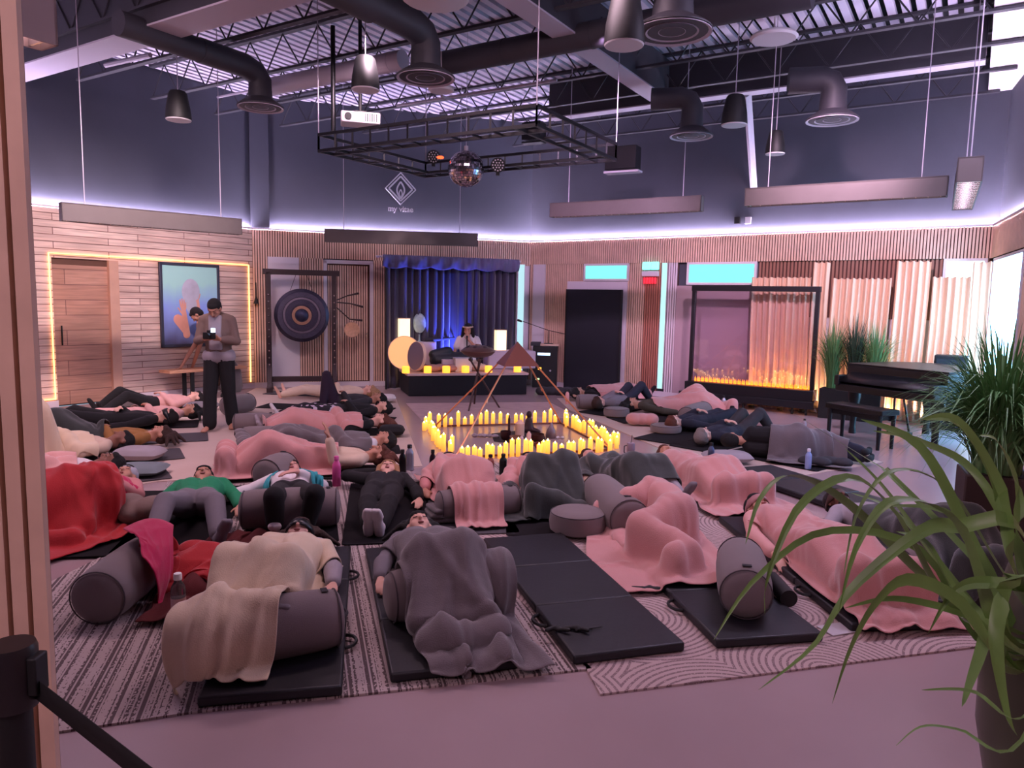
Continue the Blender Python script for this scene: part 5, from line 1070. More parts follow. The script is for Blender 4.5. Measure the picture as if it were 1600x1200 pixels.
# bench
kb = kA+kd*.75+np.array([kd[1], -kd[0], 0])*.42; t = thing('piano_bench', 'black bench with pierced backrest pulled up to the piano', 'bench', kb*np.array([1, 1, 0]), kang)
g = G().box((0, 0, .47), (.85, .34, .07)); link('seat', g, blk, t, bev=.012)
for sx_ in (-1, 1):
    for sy in (-1, 1): g = G(); g.tube([(sx_*.37, sy*.13, 0), (sx_*.37, sy*.13, .44)], [.022, .03], 8); link('leg', g, blk, t)
g = G().box((0, 0, .40), (.72, .24, .06)); link('apron', g, blk, t)
t = thing('storage_box', 'black box planter behind the piano bench', 'planter', WR.p(WR.px(1338, 500, .58)[0], 0, .58), WR.ang); g = G().box((0, 0, .24), (.9, .3, .48)); link('planter_body', g, M['black'], t, bev=.01); g = G().box((0, 0, .475), (.84, .24, .02)); link('soil', g, mat('soil', (40, 30, 26), .95), t); plt = np.array(t.location)
g = G(); p_ = WR.p(WR.px(1492, 500, .55)[0], 0, .55); t = thing('folding_screen_black', 'dark box speaker standing at the tail of the piano', 'speaker', p_, WR.ang); g.box((0, 0, .55), (.42, .35, 1.1)); link('cabinet_body', g, M['black'], t, bev=.012); t.name = 'floor_speaker'
g = G().box((0, -.18, .55), (.36, .01, 1.0)); link('grille', g, mat('grille_dark', (30, 30, 36), .7), t)
# ================================================================ grasses and plants
def blades(g, c, n_, h, spread, w_, rg, droop=.5, seg=6, zb=0):
    for k in range(n_):
        a = rg.uniform(0, 2*pi); L = h*rg.uniform(.6, 1.08); sp = spread*rg.uniform(.15, 1); r0 = rg.uniform(0, .12)*spread*2; V = []; ww = w_*rg.uniform(.6, 1.2); tw = rg.uniform(-.6, .6)
        for i in range(seg+1):
            q = i/seg; out = r0+sp*(q**2.0)*1.1; z = L*(q-droop*rg.uniform(.9, 1.1)*sp/max(spread, .01)*q**3*.8); x, y = c[0]+math.cos(a+tw*q*.4)*out, c[1]+math.sin(a+tw*q*.4)*out
            wd = ww*(1-q**2)**.7+.0006; V.append([[x-math.sin(a)*wd/2, y+math.cos(a)*wd/2, zb+c[2]+z], [x+math.cos(a)*wd*.12, y+math.sin(a)*wd*.12, zb+c[2]+z-wd*.25], [x+math.sin(a)*wd/2, y-math.cos(a)*wd/2, zb+c[2]+z]])
        g.grid(V)
gm = [mat('grass_green', (84, 124, 70), .55, ns=6, nv=.35), mat('grass_deep', (88, 140, 80), .5, ns=6, nv=.35), mat('grass_dark', (44, 62, 42), .6, ns=6, nv=.3)]
rg = random.Random(3)
for i, x in enumerate((-.30, .02, .32)):
    p = plt+np.array([*WR.u, 0])*x; g = G(); blades(g, (0, 0, 0), 230, 1.3-.08*abs(i-1), .36, .016, rg, .5); t = thing('tall_grass', ('left', 'middle', 'right')[i]+' tuft of tall grass rising behind the piano', 'plant', p+Z3*.48, 0, 'tall grasses behind the piano'); link('grass_blades', g, gm[2 if i == 1 else 0], t)
    g = G(); [g.cyl((rg.uniform(-.03, .03), rg.uniform(-.03, .03), 0), (rg.uniform(-.05, .05), rg.uniform(-.05, .05), .45), .006, n=5) for _ in range(10)]; link('stems', g, gm[2], t)
c = fl(1572, 880); c = np.array([c[0]-.10, c[1]+.05, 0]); t = thing('potted_grass', 'big bushy green grass plant in a brown box planter at right', 'plant', c, math.radians(-114+90)); g = G().box((0, 0, .32), (.42, .42, .64)); link('planter', g, mat('planter_brown', (58, 40, 36), .6, ns=5, nv=.2), t, bev=.012)
g = G(); blades(g, (0, 0, 0), 760, 1.25, .60, .020, rg, .85, zb=.6); link('grass_blades', g, gm[1], t)
g = G(); blades(g, (0, 0, 0), 320, 1.0, .68, .016, rg, 1.15, zb=.6); link('outer_blades', g, gm[0], t)
g = G(); g.box((0, 0, .62), (.36, .36, .05)); link('soil', g, mat('soil', (40, 30, 26), .95), t)
# foreground plant: strap leaves arching in from the right
pv = np.array([1.66, 2.02, 0]); t = thing('strap_leaf_plant', 'close foreground plant with long arching strap leaves in a dark vase', 'plant', pv); lf = mat('strap_leaf', (112, 150, 76), .42, ns=8, nv=.3)
g = G(); g.lathe([(.12, 0), (.16, .12), (.235, .5), (.24, .78), (.19, 1.0), (.14, 1.08), (.155, 1.1)], (0, 0, 0), 32); link('vase', g, mat('vase_dark', (70, 72, 50), .35, ns=5, nv=.2), t)
# every leaf follows its own arching course from the crown; (x, y, distance) way points
LV = [([(1540, 760), (1440, 690), (1364, 673)], 1.9, 2.5, .020), ([(1500, 850), (1385, 735), (1385, 735), (1230, 640)], 1.9, 2.9, .016) , ([(1480, 930), (1330, 790), (1240, 742), (1190, 775), (1165, 850)], 2.0, 1.7, .024),
      ([(1500, 960), (1400, 800), (1330, 745), (1250, 790), (1200, 900), (1195, 960)], 1.8, 1.6, .021), ([(1530, 1000), (1440, 860), (1290, 830), (1180, 905), (1115, 1000)], 1.9, 1.7, .017), ([(1560, 880), (1480, 760), (1395, 735), (1340, 800), (1318, 900)], 2.0, 1.8, .02),
      ([(1570, 1020), (1480, 900), (1400, 800), (1330, 770)], 1.7, 2.3, .026), ([(1590, 1010), (1520, 850), (1440, 700), (1345, 655)], 1.7, 2.0, .032), ([(1590, 900), (1560, 760), (1500, 660), (1440, 655)], 1.6, 1.6, .034), ([(1600, 880), (1590, 760), (1560, 690), (1530, 680)], 1.7, 1.8, .030),
      ([(1570, 1000), (1500, 820), (1400, 780), (1340, 850), (1310, 960)], 1.6, 1.5, .026), ([(1580, 1040), (1500, 940), (1420, 905), (1370, 940), (1330, 1010), (1300, 1100)], 1.5, 1.4, .022), ([(1600, 830), (1500, 822), (1440, 830), (1330, 920), (1270, 1010), (1185, 1078)], 1.6, 1.6, .026),
      ([(1585, 1050), (1550, 985), (1525, 1040), (1503, 1104)], 1.6, 1.4, .030), ([(1600, 930), (1540, 910), (1490, 925), (1450, 990)], 1.5, 1.5, .024), ([(1580, 1010), (1470, 880), (1380, 760), (1320, 700)], 2.0, 2.6, .014), ([(1600, 1020), (1500, 930), (1450, 850), (1400, 830)], 1.5, 1.7, .03),
      ([(1600, 905), (1570, 930), (1556, 1000), (1572, 1110), (1590, 1150)], 1.5, 1.35, .034), ([(1590, 1000), (1510, 960), (1400, 935), (1320, 950)], 1.7, 1.8, .018), ([(1600, 1010), (1540, 880), (1480, 800), (1380, 790)], 1.9, 2.2, .024), ([(1590, 1165), (1500, 1140), (1440, 1135), (1400, 1165)], 1.3, 1.3, .006), ([(1600, 1120), (1520, 1080), (1440, 1078)], 1.35, 1.35, .008)]
crown = at(1655, 1030, 2.0)
for k, (way, d0, d1, W_) in enumerate(LV):
    pts = [crown+np.array([rg.uniform(-.02, .02), rg.uniform(-.02, .02), -.12]), crown+np.array([-.02, -.02, .02])]+[at(x, y, d0+(d1-d0)*((i+1)/len(way))) for i, (x, y) in enumerate(way)]
    pts = np.array(pts); n_ = 26; C = []
    for i in range(n_+1):     # Catmull-Rom through the way points
        u = i/n_*(len(pts)-1); j = min(int(u), len(pts)-2); f_ = u-j; p0, p1, p2, p3 = pts[max(j-1, 0)], pts[j], pts[j+1], pts[min(j+2, len(pts)-1)]
        C.append(.5*((2*p1)+(-p0+p2)*f_+(2*p0-5*p1+4*p2-p3)*f_**2+(-p0+3*p1-3*p2+p3)*f_**3))
    C = np.array(C); T = np.gradient(C, axis=0); V = []
    for i in range(n_+1):
        q = i/n_; sd_ = nrmz(np.cross(T[i], Z3)+np.array([0, 0, .02])); a_ = .9*math.sin(k*1.7+q*2.2); nn_ = nrmz(np.cross(sd_, T[i])); tw = sd_*math.cos(a_)+nn_*math.sin(a_)
        w_ = 1.35*W_*min(1, q*2.5+.5)*max(1-q**3, 0)**.8+.0007; V.append([C[i]-tw*w_/2-pv, C[i]-nn_*w_*.18-pv, C[i]+tw*w_/2-pv])
    link('strap_leaf', G().grid(V), lf, t)
g = G(); g.tube([[0, 0, 1.0], crown-pv], [.07, .03], 10); link('crown', g, mat('leaf_base', (70, 84, 46), .6), t)
# orange glow lamp at the right edge
c = fl(1610, 905)+np.array([.1, .3, 0]); t = thing('floor_lamp', 'glowing orange lamp at the right edge behind the leaves', 'lamp', c); g = G(); g.lathe([(.09, .1), (.13, .25), (.11, .5), (.05, .62), (0, .64)], n=16); link('lamp_shade', g, mat('salt_lamp', (255, 170, 90), .5, emit=(255, 140, 60), es=2.5), t); g = G(); g.lathe([(.12, 0), (.13, .08), (.1, .1)], n=16); link('base', g, wenge, t)
# draped trestle bench on the right side behind the plant
t = thing('side_table', 'narrow side table with thin black legs beside the big grass plant', 'table', WS.p(WS.L*.42, 0, .42), math.radians(66)); g = G().box((0, 0, .62), (1.3, .4, .05)); link('tabletop', g, M['wood_slat'], t, bev=.006)
for sx_ in (-1, 1):
    for sy in (-1, 1): g = G().box((sx_*.6, sy*.17, .3), (.025, .025, .6)); link('leg', g, M['black'], t)
# ================================================================ painting, bench, entrance
pc0, pc1 = WL.px(245, 410), WL.px(340, 545); pu = (WL.px(247, 480)[0]+WL.px(340, 480)[0])/2; pw = WL.px(340, 480)[0]-WL.px(247, 480)[0]; zt0 = WL.px(247, 409)[1]; zb0 = WL.px(250, 543)[1]; ph_ = zt0-zb0
t = thing('painting', 'framed painting of a pale head held by two hands', 'painting', WL.p(pu, zb0, .06), WL.ang); g = G(); f_ = .05
for q in (-1, 1): g.box((q*(pw/2-f_/2), 0, ph_/2), (f_, .05, ph_)); g.box((0, 0, ph_/2+q*(ph_/2-f_/2)), (pw, .05, f_))
link('frame', g, mat('frame_pewter', (62, 62, 76), .5, metal=.3), t, bev=.008)
m = mat('painting_ground', (150, 180, 220), .6); n, l, b = nodes(m); tc = n.new('ShaderNodeTexCoord'); sx = n.new('ShaderNodeSeparateXYZ'); nz = n.new('ShaderNodeTexNoise'); nz.inputs['Scale'].default_value = 3; l.new(tc.outputs['Generated'], nz.inputs['Vector']); l.new(tc.outputs['Generated'], sx.inputs[0]); ad = n.new('ShaderNodeMath'); ad.operation = 'MULTIPLY_ADD'; ad.inputs[1].default_value = .35; l.new(nz.outputs['Fac'], ad.inputs[0]); l.new(sx.outputs[2], ad.inputs[2]); cr = n.new('ShaderNodeValToRGB'); cr.color_ramp.elements[0].position = .2; cr.color_ramp.elements[0].color = (*srgb((84, 84, 116)), 1); cr.color_ramp.elements[1].position = 1.15/1.2; cr.color_ramp.elements[1].color = (*srgb((170, 225, 215)), 1); e_ = cr.color_ramp.elements.new(.6); e_.color = (*srgb((140, 165, 235)), 1); l.new(ad.outputs[0], cr.inputs[0]); l.new(cr.outputs[0], b.inputs['Base Color'])
g = G().box((0, .0, ph_/2), (pw-.06, .02, ph_-.06)); link('canvas', g, m, t, smooth=False)
hm_ = mat('paint_head', (186, 186, 200), .6, ns=7, nv=.25); fm_ = mat('paint_flesh', (222, 160, 140), .6, ns=7, nv=.15)
g = G(); g.ell((0.0, -.013, ph_*.66), (.17, .006, .23)); g.ell((0.02, -.013, ph_*.50), (.12, .006, .16)); link('painted_head', g, hm_, t)
g = G(); g.v.append(np.zeros((0, 3)))
def flat_hand(g, wr, d, s_): 
    wr = np.array([wr[0], -.018, wr[1]]); d = np.array([d[0], 0, d[1]]); d /= np.linalg.norm(d); x = np.array([d[2], 0, -d[0]])*s_
    for i in range(4): o0 = x*(1.5-i)*.03; g.cap(wr, wr+d*.13+o0, .022, .018, n=8); g.cap(wr+d*.13+o0, wr+d*(.26-.02*abs(i-1.3))+o0*1.3, .017, .012, n=8)
    g.cap(wr+x*.03, wr+d*.1+x*.1, .018, .012, n=8)
flat_hand(g, (.10, ph_*.55), (-.25, 1), 1); flat_hand(g, (-.14, ph_*.40), (-.05, 1), -1); g.cap((.11, -.015, ph_*.55), (.16, -.015, ph_*.22), .045, .06, n=10); g.cap((-.14, -.015, ph_*.42), (-.10, -.015, ph_*.15), .045, .07, n=10); g.cap((.3, -.015, ph_*.3), (.16, -.015, ph_*.25), .12, .08, n=10); g.cap((-.25, -.015, ph_*.33), (-.12, -.015, ph_*.2), .09, .07, n=10)
g.v = [np.stack([v[:, 0], -.012+(v[:, 1]+.015)*.12, v[:, 2]], 1) if len(v) else v for v in g.v]; link('painted_arms', g, fm_, t)
c = WL.p(WL.px(318, 500, .3)[0], 0, .3); t = thing('wooden_bench', 'wooden bench with black steel legs by the plank wall', 'bench', c, WL.ang); g = G().box((0, 0, .46), (1.5, .34, .05)); link('seat', g, mat('bench_wood', (214, 160, 124), .6, ns=5, nv=.15), t, bev=.006)
for q in (-.32, .45):
    g = G(); [g.box((q, s_*.12, .22), (.06, .04, .44)) for s_ in (-1, 1)]; g.box((q, 0, .43), (.06, .3, .02)); link('leg', g, M['black'], t)
# entrance slat wall end, stanchion with belt
eg = at(60, 600, 1.75); ex = math.radians(188); ed = np.array([math.cos(ex), math.sin(ex), 0]); g = G(); e0 = np.array([eg[0], eg[1], 0]); gb_ = G(); en = np.array([-ed[1], ed[0], 0])
gb_.box(e0+ed*.757-en*.02+Z3*2.1, (1.5, .016, 4.2), rz=ex)
for k in range(30): g.box(e0+ed*(.017+k*.046)+Z3*2.1+en*-.0, (.034, .024, 4.2), rz=ex)
struct('wall_front', gb_, M['slat_back']); struct('wall_front.001', g, M['wood_slat'])
sp = at(17, 1010, 1.5); sp = np.array([sp[0], sp[1], 0]); SH_ = at(17, 1006, 1.5)[2]
t = thing('stanchion', 'black barrier post with a retractable belt at the lower left', 'barrier post', sp); g = G(); g.cyl((0, 0, .02), (0, 0, SH_-.13), .034, n=24); link('post', g, M['black'], t); g = G(); g.lathe([(.048, SH_-.14), (.05, SH_-.13), (.05, SH_-.012), (.046, SH_), (0, SH_)], n=28); link('belt_head', g, mat('belt_cassette', (30, 24, 26), .4), t, sharp=50)
g = G(); g.lathe([(.17, 0), (.17, .02), (.06, .04), (.035, .05)], n=32); link('base', g, M['black'], t); g = G().box((.055, .0, SH_-.065), (.02, .045, .085)); link('belt_clip', g, M['black'], t, bev=.004)
a = np.array([.05, 0, SH_-.10]); e_ = at(235, 1215, 1.28)-sp; e2 = a+(e_-a)*1.8; P = []
for i in range(13): q = i/12; p = a+(e2-a)*q; P.append([p+Z3*.024, p-Z3*.024])
link('belt', G().grid(P), mat('belt_web', (16, 13, 15), .8), t, solid=.002)
# ================================================================ mats, sleepers, blankets
def pl(x, y, z=.12): return fl(x, y, z)
def mat2(near, far, label, kind='foam', w=.6, group=None, **k):
    a, b_ = fl(*near, .03), fl(*far, .03); c = (a+b_)/2; L = np.linalg.norm(b_-a); an = math.atan2((b_-a)[1], (b_-a)[0])
    if kind == 'foam': foam_mat(c, an, label, L=L, w=w, **k); return [(c[:2], L/2, w/2, an, .062)]
    flat_mat(c, an, label, L=L, w=w, m=kind, **k); return [(c[:2], L/2, w/2, an, .022)]
def bol2(x0, y0, x1, y1, label, r=.13, z=.05, **k):
    a, b_ = fl(x0, y0, z+r), fl(x1, y1, z+r); c = (a+b_)/2; L = np.linalg.norm(b_-a); an = math.atan2((b_-a)[1], (b_-a)[0]); bolster(c, an, label, L=L, r=r, z=z, **k); return bol_caps(c, an, L, r, z)
def blanket(J, s0, s1, l0, r0, l1, r1, m, label, extra=(), boxes=(), shift=0, **k):
    """s = metres from the head towards the feet; l, r = metres to either side at the two ends"""
    h, d, s = J['head'], J['d'], J['s']; Q = [h+d*s0-s*l0, h+d*s0+s*r0, h+d*s1+s*r1, h+d*s1-s*l1]
    return drape('blanket', label, 'blanket', Q, M[m], colliders(J, extra), boxes=boxes, **k)
FM = .05
# --- front row -------------------------------------------------------------
b1 = mat2((423, 1092), (478, 862), 'black folding mat under the sleeper with the cream blanket', handles=-1)
c1 = bol2(300, 1000, 528, 962, 'long grey bolster under the legs of the sleeper in the cream blanket', r=.145, strap=True)
J = lie(pl(468, 850), pl(352, 1065), z0=.06, knee=(.30, .30), arms=('side', 'side'), anklez=.10, spread=.04, S=.97)
eye_black = mat('satin_black', (16, 14, 18), .35)
person('person lying on the front left under a cream blanket wearing a black eye mask', J, sk=0, top='lgrey', bottom='charcoal', hair='brown', style='long', mask=eye_black, feet='grey')
blanket(J, .28, 1.70, .30, .34, .14, .26, 'cream', 'cream fleece blanket over the front left sleeper and bolster', c1, b1, n=70, k=48, slack=1.14, steps=75, seed=3)
b2 = mat2((712, 1052), (640, 858), 'black folding mat under the sleeper with the large grey blanket', handles=-1)
c2 = bol2(608, 932, 792, 905, 'dark grey bolster under the knees of the large grey blanket', r=.14, m='bolster')
J = lie(pl(655, 838), pl(740, 1060), z0=.06, knee=(.32, .31), arms=('side', 'side'), anklez=.06, spread=.04)
person('person with dark hair and closed eyes under the large grey blanket at front centre', J, sk=0, top='grey', bottom='black', hair='black', style='long', feet='black')
blanket(J, .31, 1.78, .30, .26, .40, .16, 'grey', 'large dark grey fleece blanket with heavy folds at front centre', c2, b2, n=72, k=52, slack=1.17, steps=80, seed=8)
b3 = mat2((986, 1024), (817, 842), 'empty black three panel mat in the front row', handles=1)
g = G(); p = fl(885, 985, .07); [g.cap(p+np.array([-.10+.05*k, .012*k, .0]), p+np.array([-.04+.05*k, .02*(-1)**k, .012]), .014, .012, n=8) for k in range(4)]; g.cap(p+np.array([.05, 0, 0]), p+np.array([.19, .05, .0]), .008, .006, n=6); solo('eye_pillow_strap', g, M['black'], 'small crumpled black eye mask on the empty mat', 'eye mask', remesh=.008, sm=1)
b4 = mat2((1205, 1004), (1003, 826), 'black folding mat under the curled sleeper in a pink blanket', handles=1)
J = lie(pl(1018, 795), pl(1190, 965), z0=.06, side=1, tuck=.95, arms=('front', 'front'), S=.95)
person('person curled on one side completely under a pink blanket beside the upright facing bolster', J, sk=0, top='dpink', bottom='charcoal', hair='dark', feet='grey', face=False, vox=.013)
c4 = bol2(1160, 868, 1165, 925, 'grey bolster pointing at the camera beside the curled sleeper', r=.145, L=None) if False else None
p0, p1 = fl(1155, 862, .2), fl(1168, 945, .2); cc = (p0+p1)/2; an = math.atan2((p0-p1)[1], (p0-p1)[0])+pi; bolster(cc, an, 'grey bolster pointing at the camera beside the curled sleeper', L=.62, r=.145, z=.062); c4 = bol_caps(cc, an, .62, .145, .062)
blanket(J, -.14, 1.45, .24, .50, .24, .80, 'pink', 'pink fleece blanket heaped over the curled sleeper in the front row', [(q[0]+J['n']*.05*0, q[1], q[2], q[3]) for q in ()], b4, n=64, k=44, slack=1.12, steps=75, seed=12)
b5 = mat2((1412, 982), (1178, 812), 'black folding mat under the long pink blanket at right', handles=1)
pW = fl(1212, 868, .1); pE = fl(1178, 838, .12); pE = np.array([pE[0], pE[1], .12])
J = lie(pl(1183, 806), pl(1440, 960), z0=.06, knee=(.17, .16), arms=('side', (pE, np.array([pW[0], pW[1], .10]))), S=.98)
J['D1'] = fl(1222, 885, .06)-pW; J['curl'] = .25
person('person lying straight under a long pink blanket at right, hand resting on the mat', J, sk=0, top='pinks', bottom='black', hair='black', style='bun', feet='black', mask=mat('mask_rose', (170, 120, 120), .5), vox=.009)
blanket(J, .31, 1.86, .30, .24, .36, .34, 'pink', 'long pink fleece blanket over the straight sleeper at right', (), b5, n=70, k=40, slack=1.10, steps=75, seed=21)
g = G(); q0 = fl(1205, 905, .09); q1 = fl(1232, 935, .09); q1 = q0+nrmz(q1-q0)*.3; g.cyl(q0, q1, .05, n=20); solo('massage_roller', g, M['black'], 'short black cylinder lying between the two pink sleepers', 'roller')
b6 = mat2((1520, 945), (1285, 815), 'black folding mat under the bearded sleeper behind the foreground leaves', handles=0)
pE = fl(1262, 820, .1); pW = fl(1222, 812, .08)
J = lie(pl(1308, 797), pl(1545, 900), z0=.06, knee=(.30, .30), arms=('side', (fl(1290, 832, .1), fl(1240, 818, .08))), S=1.03)
person('bearded person in a pale grey shirt with an arm stretched out behind the foreground leaves', J, sk=2, top='lgrey', bottom='charcoal', hair='dark', style='short', beard=True, mask=mat('mask_brown', (70, 44, 34), .5), feet='black', vox=.009)
c6 = bol2(1402, 884, 1455, 868, 'grey bolster under the knees of the bearded sleeper', r=.12, z=.06)
blanket(J, .48, 1.65, .36, .34, .40, .40, 'dgreen', 'dark green blanket over the legs of the bearded sleeper', c6, b6, n=46, k=32, slack=1.12, steps=60, seed=25)
g = G().box((0, 0, .003), (.26, .12, .006)); o = link('paper_card', g, M['offwhite'], None); q = fl(1318, 982, .012); o.location = (q[0], q[1], .012); o.rotation_euler = (0, 0, .35); tag(o, 'pale paper card on the arc line rug beside the mat', 'card')
for (x, y, lb) in ((1012, 922, 'small black eye mask dropped on the rug left of the curled sleeper'),): 
    g = G(); p = fl(x, y, .03); [g.cap(p+np.array([-.09+.045*k, .015*(-1)**k, 0]), p+np.array([-.03+.045*k, -.012*(-1)**k, .012]), .02, .018, n=8) for k in range(4)]; solo('eye_mask', g, M['black'], lb, 'eye mask', remesh=.008, sm=1)
# --- second row ------------------------------------------------------------
b7 = mat2((105, 868), (235, 765), 'dark yoga mat under the red blanket at far left', 'yoga', w=.7)
J = lie(pl(196, 752), pl(40, 850), z0=.03, knee=(.33, .33), arms=('belly', 'side'), S=.95)
def cap_hat(t, base, HL, hf, J):
    g = G(); g.ell(HL(0, -.015, .05), (.092, .102, .085), hf); link('knit_cap', g, CL['cap'], t, remesh=.01, sm=2, loc=base)
person('person in a pale cap and pink scarf beside the red blanket at far left', J, sk=1, top='magenta' if False else 'dpink', bottom='charcoal', hair='dark', acc=cap_hat, feet='grey', vox=.011)
drape('blanket', 'bright red fleece blanket hanging over raised legs at far left', 'blanket', [fl(165, 752, .3), fl(210, 830, .05), fl(60, 880, .03), fl(20, 750, .3)], M['red'], colliders(J, [(fl(70, 790, .22), fl(150, 775, .24), .2, .2)]), n=48, k=40, slack=1.12, steps=65, seed=31, boxes=b7)
p = fl(190, 752, .15); g = G(); 
o = drape('scarf', 'magenta fleece scarf across the chest of the person in the cap', 'scarf', [fl(176, 748, .2), fl(212, 752, .2), fl(218, 778, .2), fl(186, 785, .2)], M['magenta'], colliders(J), n=22, k=18, slack=1.1, steps=35, seed=33, fold=.006)
p = fl(205, 812, .05); g = G(); [g.ell(p+np.array([k*.11-.16, .04*math.sin(k*2), .07+.03*(k % 2)]), (.13, .16, .09)) for k in range(4)]; solo('folded_jacket', g, CL['taupe'], 'crumpled grey brown jacket beside the red blanket', 'jacket', remesh=.014, sm=3)
bottle(fl(185, 822), 'black water bottle with a looped lid beside the crumpled jacket', h=.27, r=.04, col=(28, 26, 30))
b8 = mat2((250, 860), (335, 758), 'dark yoga mat under the sleeper in the green sweater', 'yoga', w=.66)
J = lie(pl(318, 752), pl(285, 850), z0=.025, knee=(.22, .24), arms=('side', 'side'), spread=.13, anklez=.05, S=1.05)
person('person in a green sweater and grey trousers lying with knees raised', J, sk=1, top='green', bottom='grey', hair='black', feet='grey', vox=.010)
# loose red pile
bp_ = bol2(150, 935, 235, 868, 'grey bolster at the left end of the crumpled red blanket', r=.15, z=.012)
pile = [(fl(255, 905, .08), fl(330, 880, .1), .09, .08), (fl(300, 870, .1), fl(400, 900, .06), .08, .06), (fl(350, 870, .05), fl(300, 930, .05), .07, .06), (fl(240, 870, .1), fl(290, 860, .1), .1, .08)]
drape('blanket', 'maroon fleece blanket spread flat under the crumpled red one', 'blanket', [fl(225, 975, .02), fl(345, 965, .02), fl(452, 830, .05), fl(330, 835, .05)], M['maroon'], [(a_, b2_, r1_*.5, r2_*.5) for a_, b2_, r1_, r2_ in pile], n=44, k=34, slack=1.2, steps=60, seed=41, rough=.04)
drape('blanket', 'crumpled crimson blanket draped over the end of the grey bolster', 'blanket', [fl(208, 900, .14), fl(215, 842, .3), fl(350, 850, .1), fl(345, 925, .06)], M['magenta' if False else 'red'], pile+bp_, n=56, k=44, slack=1.3, steps=75, seed=43, rough=.06)
drape('blanket', 'magenta corner of fleece folded over the red blanket', 'blanket', [fl(212, 905, .2), fl(196, 848, .3), fl(262, 846, .2), fl(262, 905, .2)], M['magenta'], [(a_, b2_, r1_+.07, r2_+.07) for a_, b2_, r1_, r2_ in pile+bp_], n=30, k=24, slack=1.15, steps=55, seed=45, rough=.02, fold=.008)
bottle(fl(280, 975), 'clear plastic bottle with a white cap and pale label on the front left rug', h=.27, r=.038, glass=True, cap=(240, 240, 240), z=.012)
b9 = mat2((455, 848), (462, 752), 'dark yoga mat under the sleeper with the teal jacket', 'yoga', w=.66)
c9 = bol2(378, 796, 528, 790, 'thick grey bolster under the black trousered knees', r=.15, z=.02)
J = lie(pl(456, 742), pl(450, 838), z0=.025, knee=(.42, .42), arms=('belly', 'out'), spread=.16, anklez=.07, S=.97)
J['A1'] = fl(430, 828, .09); J['A0'] = fl(478, 826, .09); J['K1'] = fl(428, 776, .36); J['K0'] = fl(492, 772, .36); J['T0'] = J['A0']+np.array([-.03, -.1, .06]); J['T1'] = J['A1']+np.array([.03, -.1, .06])
person('person in a white top and teal jacket with black trousers over a bolster', J, sk=3, top='white', bottom='black', hair='brown', feet='white', vox=.010)
for i, (q0, q1, q2, q3, sd) in enumerate((((418, 745), (440, 738), (430, 775), (405, 772), 51), ((468, 738), (492, 742), (508, 770), (480, 775), 52))):
    drape('jacket_side', ('teal jacket front spread over the left shoulder of the person in white', 'teal jacket front spread over the right shoulder of the person in white')[i], 'jacket', [fl(*q0, .2), fl(*q1, .2), fl(*q2, .1), fl(*q3, .1)], CL['teal'], colliders(J), n=18, k=16, slack=1.2, steps=35, seed=sd, parent=None)
bottle(fl(526, 760), 'tall bright pink water bottle standing on the floor', h=.29, r=.04, col=(226, 90, 160), cap=(226, 100, 165), metal=.1)
b10 = mat2((610, 846), (605, 752), 'black yoga mat under the sleeper in black with white socks', 'yoga', w=.68)
J = lie(pl(606, 742), pl(580, 832), z0=.025, knee=(.14, .14), arms=('side', 'head'), spread=.0, S=.97)
for i, q in ((0, .04), (1, -.04)): J['A%d' % i] = (J['A0']+J['A1'])/2+np.array([q, .02*i, 0]) if i == 0 else J['A0']+np.array([-.08, 0, 0]); J['T%d' % i] = J['A%d' % i]+np.array([q*-.3, -.07, .145])
person('person in black clothes and white socks lying flat on a black mat', J, sk=0, top='black', bottom='black', hair='blonde', style='sides', feet='white', vox=.009)
bottle(fl(640, 735), 'dark steel bottle with a wide lid near the light haired sleeper', h=.27, r=.045, col=(150, 150, 165)); bottle(fl(629, 742), 'tall black bottle near the light haired sleeper', h=.26, r=.036, col=(22, 22, 26))
bottle(fl(676, 744), 'slim dark red bottle standing alone before the candles', h=.27, r=.034, col=(52, 34, 44))
b11 = mat2((745, 832), (712, 745), 'grey yoga mat with pale lettering in the middle row', 'yogagrey', w=.66)
q = fl(760, 826, .022); fc = bpy.data.curves.new('letters2', 'FONT'); fc.body = 'GAP' if False else 'CAP'; fc.size = .07; fc.extrude = .001; to = bpy.data.objects.new('mat_lettering', fc); SC.collection.objects.link(to); to.location = (q[0]-.16, q[1]-.02, .023); to.rotation_euler = (0, 0, .12); fc.materials.append(M['offwhite']); par = [o for o in bpy.data.objects if o.get('label', '').startswith('grey yoga mat with pale')][0]
to.parent = par; to.matrix_parent_inverse = (Matrix.Translation(par.location) @ Matrix.Rotation(par.rotation_euler[2], 4, 'Z')).inverted()
c11 = bol2(685, 790, 808, 780, 'grey bolster under the knees of the sleeper hidden in a pink blanket', r=.125, z=.02)
J = lie(pl(702, 728), pl(755, 815), z0=.025, knee=(.31, .31), arms=('side', 'side'), anklez=.06, spread=.02, S=1.0)
person('person with dark hair mostly hidden under a pink blanket just before the candles', J, sk=1, top='dpink', bottom='charcoal', hair='black', feet='grey', face=False, vox=.013)
blanket(J, .06, 1.75, .26, .36, .20, .16, 'pink', 'pink fleece blanket over raised knees just before the candles', c11, b11, n=60, k=42, slack=1.15, steps=70, seed=55)
p = fl(700, 812, .02); g = G(); [g.box(p+np.array([0, 0, .025+.04*k]), (.36-.03*k, .24, .035), rz=.25+.1*k) for k in range(3)]; solo('folded_sweater', g, M['grey'], 'folded grey sweater stacked on the floor by the grey yoga mat', 'sweater', bev=.014)
b12 = mat2((860, 835), (838, 742), 'dark yoga mat under the dark green and pink blankets', 'yoga', w=.66)
J = lie(pl(826, 728), pl(900, 818), z0=.025, knee=(.34, .30), arms=('out', 'side'), anklez=.05, S=.97)
